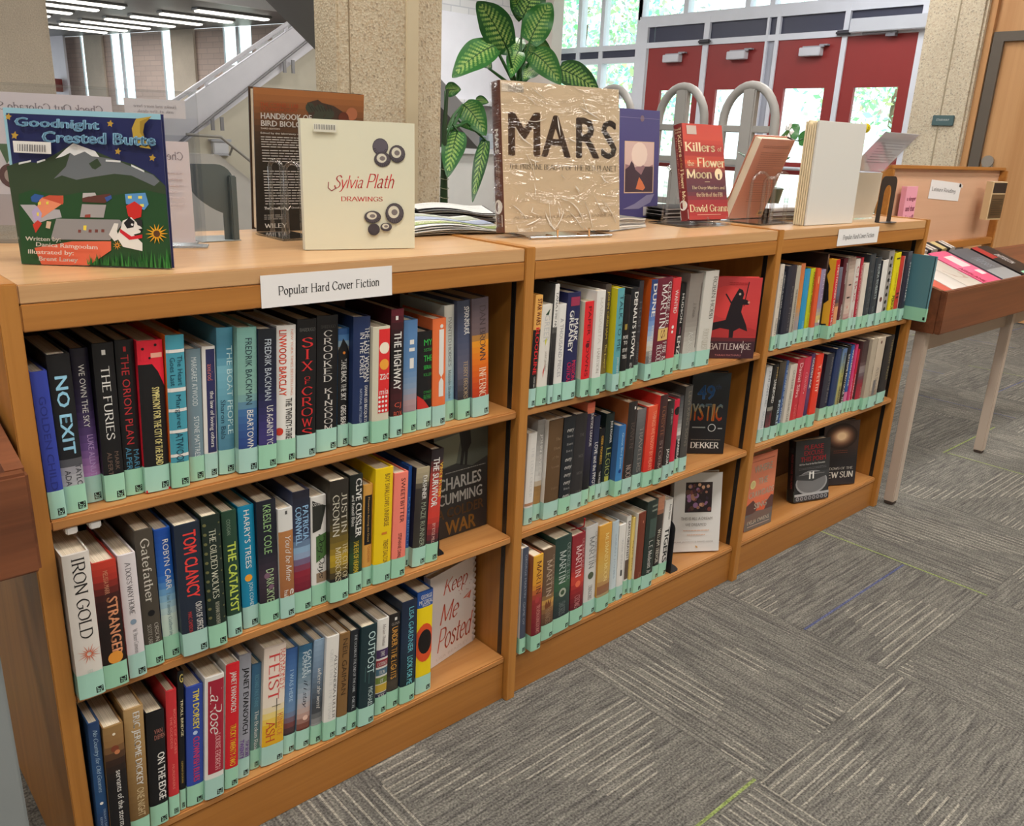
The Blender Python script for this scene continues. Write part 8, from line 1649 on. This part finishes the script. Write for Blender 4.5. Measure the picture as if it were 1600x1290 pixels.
# ---------------------------------------------------------------- flowering pot plant at the back of the counter
GREENS = [(38, 92, 44), (46, 108, 48), (32, 80, 40)]
def leaf(mb, base, tip, width, sag, view, col, var=0.0, seed=0, fold=0.25):
    """one blade from base to tip; var > 0 gives cream-green feathering along the side veins"""
    q = random.Random(seed)
    B, T = Vector(base), Vector(tip); ax = (T - B); Ln = ax.length
    side = ax.cross(Vector(view)).normalized(); up = side.cross(ax).normalized()
    nu, nv = 44, 16
    vs = []
    for i in range(nu + 1):
        u = i / nu
        hw = width / 2 * (math.sin(math.pi * min(1, u * 0.9 + 0.1) ** 0.85) ** 0.72 if u < 1 else 0) * (1 - 0.15 * u)
        c = B + ax * u - Vector((0, 0, 1)) * sag * (4 * u * (1 - u)) * -0.5 + up * (-sag * 0.4 * u * u)
        for j in range(nv + 1):
            w = 2 * j / nv - 1
            wave = 0.02 * width * math.sin(u * 14 + w)
            vs.append(c + side * hw * w + up * (fold * hw * abs(w) ** 1.3 * -0.35 + wave * abs(w)))
    for i in range(nu):
        for j in range(nv):
            w = abs((j + 0.5) / nv * 2 - 1); u = (i + 0.5) / nu
            c = col
            if j in (nv // 2 - 1, nv // 2) and False: c = (24, 60, 30)
            k = (i - int(w * 8)) % 4
            if var and 0.05 < w < 0.8 - 0.25 * u and 0.05 < u < 0.88 and k < 2: c = (146, 176, 96) if w < 0.42 else (104, 148, 74)
            elif var and 0.03 < w < 0.3 and q.random() < 0.3: c = (88, 134, 66)
            a = i * (nv + 1) + j
            mb.add([vs[a], vs[a + 1], vs[a + nv + 2], vs[a + nv + 1]], [[0, 1, 2, 3]], c, 0, True)
    # midrib
    mb.tube([B + ax * u - Vector((0, 0, 1)) * sag * (4 * u * (1 - u)) * -0.5 + up * (-sag * 0.4 * u * u + 0.001) for u in (0, .2, .4, .6, .8, .97)], [0.003, .0026, .0022, .0018, .0012, .0006], (34, 74, 34), 5)
VIEW = (0.64, 0.72, -0.05)
t = thing('potted_plant', 'small white flowering plant in a dark pot behind the leaning peach book', 'plant', (2.42, 0.43, H))
m = MB(); m.lathe([(0.045, 0), (0.06, 0.075), (0.064, 0.078), (0.056, 0.08), (0.05, 0.07)], 0, 0, (56, 76, 66), 20); m.build('pot', PAINT, t)
g = MB(); s_ = MB(); q = random.Random(9)
for k in range(17):
    a = q.uniform(0, 6.28); l = q.uniform(0.06, 0.13); z = q.uniform(0.12, 0.2)
    b = (0.03 * math.cos(a), 0.03 * math.sin(a), z); e = (0.03 * math.cos(a) + l * math.cos(a), l * math.sin(a), z + q.uniform(0.0, 0.06))
    s_.tube([(0, 0, 0.07), (b[0] * .6, b[1] * .6, z * 0.7), b], 0.002, (50, 100, 50), 5); leaf(g, b, e, 0.042, 0.012, (0, 0, -1), GREENS[k % 3], 0, k)
for (b, e) in (((-0.25, -0.06, 0.03), (-0.33, -0.06, 0.045)), ((-0.22, -0.06, 0.05), (-0.3, -0.08, 0.075)), ((-0.05, -0.1, 0.23), (-0.15, -0.12, 0.245)), ((0.0, -0.1, 0.235), (0.06, -0.12, 0.245)), ((-0.03, -0.08, 0.235), (0.02, -0.08, 0.285))):
    s_.tube([(0, 0, 0.07), (b[0] * .5, b[1] * .5, max(0.1, b[2])), b], 0.002, (50, 100, 50), 5); leaf(g, b, e, 0.05, 0.012, VIEW, GREENS[1], 0, 3)
s_.build('stems', LEAF, t); g.build('leaves', LEAF, t)
f = MB()
for k in range(5):
    a = 6.28 * k / 5; c = Vector((-0.085, -0.11, 0.262))
    f.add([c, c + Vector((0.022 * math.cos(a - .5), 0, 0.022 * math.sin(a - .5))), c + Vector((0.03 * math.cos(a), -0.004, 0.03 * math.sin(a))), c + Vector((0.022 * math.cos(a + .5), 0, 0.022 * math.sin(a + .5)))], [[0, 1, 2, 3]], (236, 236, 238))
f.build('flower', LEAF, t)

# ---------------------------------------------------------------- tall variegated plant behind the counter
t = thing('potted_plant', 'tall variegated dumb cane plant with big mottled leaves beside the concrete column', 'plant', (2.0, 1.53, 0))
O = Vector((2.0, 1.53, 0))
m = MB(); m.lathe([(0.2, 0), (0.26, 0.36), (0.28, 0.38), (0.28, 0.42), (0.25, 0.42), (0.24, 0.36)], 0, 0, (92, 80, 70), 28); m.build('planter', PAINT, t)
m = MB(); m.lathe([(0.001, 0.34), (0.242, 0.35), (0.242, 0.36), (0.001, 0.372)], 0, 0, (52, 42, 34), 24); m.build('soil', MATTE, t)
LV = [((2.156,1.5,1.592),(1.938,1.44,1.735),.138),((2.317,1.55,1.634),(2.375,1.49,1.782),.129),((2.339,1.62,1.73),(2.379,1.56,1.866),.141),((2.375,1.66,1.736),(2.242,1.6,1.814),.077),
((2.085,1.5,1.597),(1.828,1.44,1.454),.12),((2.059,1.56,1.542),(2.083,1.5,1.506),.06),((1.851,1.5,1.416),(1.88,1.44,1.422),.057),((1.936,1.5,1.373),(2.009,1.44,1.261),.106),((2.04,1.55,1.393),(2.06,1.49,1.385),.04),
((1.874,1.45,1.273),(1.782,1.39,1.1),.098),((1.967,1.55,1.306),(2.038,1.49,1.261),.048),((2.057,1.5,1.244),(1.947,1.44,1.003),.059),((2.181,1.6,1.604),(2.223,1.54,1.571),.068),((2.294,1.5,1.591),(2.402,1.44,1.475),.113),
((2.445,1.5,1.54),(2.638,1.44,1.455),.116),((2.424,1.62,1.612),(2.456,1.56,1.615),.071),((2.285,1.58,1.598),(2.193,1.52,1.479),.08),((2.356,1.55,1.534),(2.226,1.49,1.469),.075),((2.356,1.62,1.631),(2.373,1.56,1.526),.076),((2.361,1.66,1.658),(2.271,1.6,1.548),.071)]
root = Vector((2.287, 1.58, 1.45)) - O
stem = MB()
stem.tube([(0.16, 0.04, 0.36), (0.24, 0.05, 0.8), (0.29, 0.06, 1.2), root], [0.022, 0.02, 0.018, 0.016], (62, 110, 52), 10)
stem.tube([(-0.12, -0.05, 0.36), (-0.17, -0.08, 0.7), (-0.187, -0.08, 1.0), (-0.19, -0.08, 1.28), (-0.178, -0.08, 1.42)], [0.02, 0.018, 0.016, 0.01, 0.005], (36, 60, 34), 10)
for k in range(12): stem.tube([(-0.187 + 0.0175 * math.cos(a), -0.08 + 0.0175 * math.sin(a), 0.75 + k * 0.035 + 0.005 * math.sin(a)) for a in [6.283 * i / 10 for i in range(10)]], 0.0012, (150, 150, 120), 4, closed=True)
for i, (b, e, w) in enumerate(LV):
    B, E = Vector(b) - O, Vector(e) - O
    m = MB(); leaf(m, B, E, w, 0.03 if i not in (6, 8) else 0.008, VIEW, GREENS[i % 3], 1.0, i)
    m.build('leaf', LEAF, t)
    src = Vector((-0.188, -0.08, 1.05 + 0.02 * i)) if i in (6, 7, 8, 9, 10, 11) else root
    if i == 4: src = root
    mid = (src + B) / 2 + Vector((0, 0, 0.05 if i in (7, 8, 9, 10, 11, 14) else 0.0))
    stem.tube([src, mid, B], [0.008, 0.006, 0.004], (40, 92, 42), 7)
stem.build('stems', LEAF, t)

# ---------------------------------------------------------------- tray tables
def frame_table(name, label, cat, x0, x1, yf, z0, z1, legs, loc, legc=(188, 172, 158)):
    t = thing(name, label, cat, loc)
    L_ = lambda x: x - loc[0]
    M_ = lambda y: y - loc[1]
    m = MB(); th = 0.022; yb = yf + 0.34
    m.bbox(L_(x0), L_(x1), M_(yf), M_(yf + th), z0, z1, (110, 64, 40), 0.004); m.build('tray_front', WALNUT, t)
    for x in (x0, x1 - th):
        m = MB(); m.prism([(L_(x), M_(yf + th), z0), (L_(x), M_(yb), z0), (L_(x), M_(yb), z1 + 0.08), (L_(x), M_(yf + th), z1)], (th, 0, 0), (110, 64, 40)); m.build('tray_side', WALNUT, t)
    m = MB(); m.prism([(L_(x0 + th), M_(yf + th), z0 + 0.066), (L_(x0 + th), M_(yb), z0 + 0.178), (L_(x0 + th), M_(yb), z0 + 0.19), (L_(x0 + th), M_(yf + th), z0 + 0.078)], (x1 - x0 - 2 * th, 0, 0), (90, 56, 36)); m.build('tray_floor', WALNUT, t)
    m = MB(); m.box(L_(x0 + 0.06), L_(x1 - 0.06), M_(yf + 0.09), M_(yf + 0.105), z0 - 0.09, z0 - 0.001, (176, 158, 142)); m.box(L_(x0 + 0.06), L_(x1 - 0.06), M_(yb - 0.04), M_(yb - 0.025), z0 - 0.09, z0 - 0.001, (176, 158, 142)); m.build('apron', PAINT, t)
    for (x, y) in legs:
        m = MB(); m.bbox(L_(x) - 0.019, L_(x) + 0.019, M_(y) - 0.019, M_(y) + 0.019, 0.012, z0 - 0.001, legc, 0.003)
        o = m.build('leg', PAINT, t)
        m = MB(); m.bbox(L_(x) - 0.017, L_(x) + 0.017, M_(y) - 0.017, M_(y) + 0.017, 0, 0.013, (70, 58, 52), 0.003); m.build('leg_foot', PAINT, o)
    return t
lt = frame_table('tray_table', 'dark wooden tray table of leisure reading books past the far bookcase', 'table', 2.795, 4.7, -0.09, 0.668, 0.818, [(2.833, -0.02), (3.74, -0.003), (4.64, -0.003), (2.833, 0.225), (4.64, 0.075)], (3.3, 0.1, 0))
m = MB(); zb0, zb1 = 0.905, 1.205
m.box(-0.27, 0.86, 0.2, 0.212, zb0, zb1, (200, 158, 128)); m.build('back_board', PALE_WOOD, lt)
m = MB(); m.bbox(-0.27, 0.88, 0.182, 0.214, zb1, zb1 + 0.014, (150, 96, 60), 0.002); m.bbox(0.86, 0.88, 0.17, 0.214, zb0 - 0.2, zb1, (140, 88, 54), 0.002); m.bbox(-0.27, 0.86, 0.172, 0.213, zb0 - 0.03, zb0, (150, 96, 60), 0.002); m.bbox(-0.29, -0.27, 0.17, 0.214, zb0 - 0.2, zb1, (140, 88, 54), 0.002)
m.build('board_frame', OAK_X, lt)
m = MB(); m.box(0, 0.31, 0, 0.0006, 0, 0.075, (226, 224, 224))
cv = Canvas(m, lambda a, b, o: (.31 * a, -o, .075 * (1 - b)), .31, .075)
cv.text('Leisure Reading', 0.06, 0.84, 0.36, 0.64, (110, 106, 106), 's')
m.prism([(0.29, 0, 0.074), (0.33, 0.0, 0.068), (0.325, 0.0, 0.056), (0.29, 0, 0.06)], (0, 0.0006, 0), (214, 206, 200))
tag(m.build('paper_sign', MATTE, None, (3.43, 0.2985, 1.09), (0, R(3), 0)), 'white printed paper sign pinned on the tray table back board', 'sign')
def upright(label, x, y, z, w, h, d, col, art, rz=0, lean=0):
    m = MB(); m.box(0, w, 0, d, 0, h, col); cv = Canvas(m, lambda a, b, o: (w * a, -o, h * (1 - b)), w, h)
    if art: art(cv)
    o = m.build('book', PRINT, None, (x, y, z), (R(-lean), 0, rz)); tag(o, label, 'book')
    p = MB(); p.box(0.002, w - .001, .003, d - .003, h - 0.0002, h + 0.0002, (220, 210, 190)); p.build('page_block', PAGES, o)
def a_pink(cv):
    for i, tx in enumerate(('a danger', 'and that', 'she will', 'kind of', 'story')): cv.text(tx, 0.15, 0.15 + 0.1 * len(tx), 0.16 + i * 0.15, 0.25 + i * 0.15, (140, 40, 80), 'b')
upright('pink paperback leaning on the board above the leisure reading tray', 3.145, 0.262, 0.906, 0.098, 0.235, 0.02, (226, 156, 176), a_pink, 0, 1)
def a_dk(cv): cv.rect(0.08, 1, 0.03, 0.3, (34, 32, 34)); cv.rect(0.08, 1, 0.33, 0.97, (96, 76, 52)); lines(cv, .15, .9, .45, .85, 8, (70, 56, 40), .03)
upright('dark book held at the right end of the leisure reading board', 3.925, 0.235, 0.995, 0.12, 0.165, 0.03, (206, 180, 140), a_dk, R(-8), 0)
def tray_book(label, x, w, cols, marks, L=0.25, D=0.04, y=-0.055, z=0.806, rx=20, group='books in the leisure reading tray', rz=0, wrap=False):
    m = MB(); m.box(0, w, 0, L, -D, -0.002, cols[0]); fn = lambda a, b, o: (w * a, L * (1 - b), -0.002 + bulge(a, 0.003) + o)
    for k in range(len(cols)):
        t0, t1 = k / len(cols), (k + 1) / len(cols)
        m.add([fn(i / 6, t, 0) for t in (t0, t1) for i in range(7)], [(i, i + 7, i + 8, i + 1) for i in range(6)], cols[k], 0, True)
    cv = Canvas(m, fn, w, L)
    for e in marks: draw(cv, e)
    o = m.build('book', GLOSSY if wrap else PRINT, None, (x, y, z), (R(rx), 0, rz)); tag(o, label, 'book', group)
    p = MB(); p.box(0.003, w - 0.003, L - 0.001, L + 0.001, -D + 0.004, -0.006, (220, 210, 190)); p.build('page_block', PAGES, o)
tray_book('red and white glossy book at the near end of the leisure reading tray', 2.825, 0.125, [(216, 210, 206), (214, 200, 196), (208, 96, 84)], [('P', [(0, .4), (1, .8), (1, .95), (0, .7)], (224, 190, 180))], wrap=True)
tray_book('plain white glossy book second in the leisure reading tray', 2.955, 0.13, [(212, 210, 206), (218, 214, 210)], [('P', [(.1, .3), (.5, .5), (.45, .55)], (190, 184, 180))], wrap=True)
tray_book('cream book with faint sketch third in the leisure reading tray', 3.09, 0.14, [(206, 200, 192)], [('P', [(.1, .5), (.8, .6), (.7, .8), (.2, .7)], (190, 170, 160))], wrap=True)
tray_book('bright pink book with white label in the leisure reading tray', 3.245, 0.17, [(222, 96, 136), (226, 110, 150), (222, 90, 130)], [('R', .3, .8, .16, .5, (226, 214, 216)), ('R', .55, .85, .62, .76, (236, 220, 224)), ('T', 'AIRPLANE', .12, .5, .95, .14, (150, 30, 60), 'b')])
tray_book('grey book with script title between the pink and black ones in the tray', 3.44, 0.2, [(92, 96, 104), (100, 104, 110), (150, 154, 158)], [('T', 'Horses', .5, .3, .62, .5, (140, 150, 166), 'i')])
tray_book('black book with red back at the far side of the leisure reading tray', 3.67, 0.19, [(40, 36, 38), (32, 30, 32)], [('T', 'PATTERSON', .5, .3, .62, .3, (200, 196, 196), 'b'), ('R', .1, .9, .86, .98, (150, 206, 180)), ('R', 0, .3, 0, .4, (170, 50, 50))])
for i in range(7):
    w = (0.045, 0.03, 0.06, 0.035, 0.05, 0.03, 0.05)[i]; x = 3.2 + sum((0.045, 0.03, 0.06, 0.035, 0.05, 0.03, 0.05)[:i]) * 1.05 + 0.02
    c = [(214, 208, 200), (36, 36, 50), (206, 200, 190), (32, 30, 34), (200, 182, 130), (30, 28, 32), (214, 210, 206)][i]
    tray_book(['white book at the near end of the tray back row', 'slim navy book second in the tray back row', 'wide cream book third in the tray back row', 'slim black book fourth in the tray back row', 'tan book fifth in the tray back row', 'slim black book sixth in the tray back row', 'white striped book at the far end of the tray back row'][i], x, w, [c], [('R', .2, .4, 0, 1, (120, 110, 110))] if i in (2, 6) else [], 0.06, 0.03, 0.19, 0.9, 20, 'books in the back row of the leisure reading tray')

ct = frame_table('tray_table', 'dark wooden tray table at the near end of the bookcase run', 'table', -0.9, -0.0095, -0.095, 0.693, 0.832, [(-0.085, 0.08), (-0.085, -0.03), (-0.82, 0.2), (-0.82, -0.03)], (-0.4, 0.1, 0), (136, 142, 144))
m = MB(); m.tube([(-0.15 + 0.4, -0.12, 0.848), (-0.066 + 0.4, -0.14, 0.848)], 0.009, (206, 170, 128), 12)
m.build('dowel', OAK_X, ct)

# ---------------------------------------------------------------- security gates by the doors
def gate(label, yc, xg=5.0):
    t = thing('security_gate', label, 'security gate', (xg, yc, 0), group='library security gates')
    G_ = (176, 174, 172); hw, top = 0.205, 1.66
    m = MB()
    pts = [(0, -hw, 0.06)] + [(0, -hw * math.cos(a), top - 0.24 + 0.24 * math.sin(a)) for a in [math.pi * k / 14 for k in range(15)]] + [(0, hw, 0.06)]
    m.tube(pts, 0.03, G_, 10, ry=1.0); m.build('arch', PAINT, t)
    m = MB(); m.bbox(-0.03, 0.03, -0.05, 0.05, 0.05, top - 0.02, G_, 0.01); m.build('centre_post', PAINT, t)
    for z in (1.38, 1.16, 0.86, 0.5):
        m = MB(); m.bbox(-0.016, 0.016, -hw, hw, z - 0.022, z + 0.022, G_, 0.004); m.build('crossbar', PAINT, t)
    m = MB(); m.bbox(-0.12, 0.12, -hw - 0.06, hw + 0.06, 0, 0.06, (150, 148, 146), 0.012); m.build('foot', PAINT, t)
gate('grey arched security gate behind the red book on the easel', 2.81)
gate('grey arched security gate behind the leaning peach book', 2.24)
gate('grey arched security gate half hidden behind the wrapped tan book', 3.49)
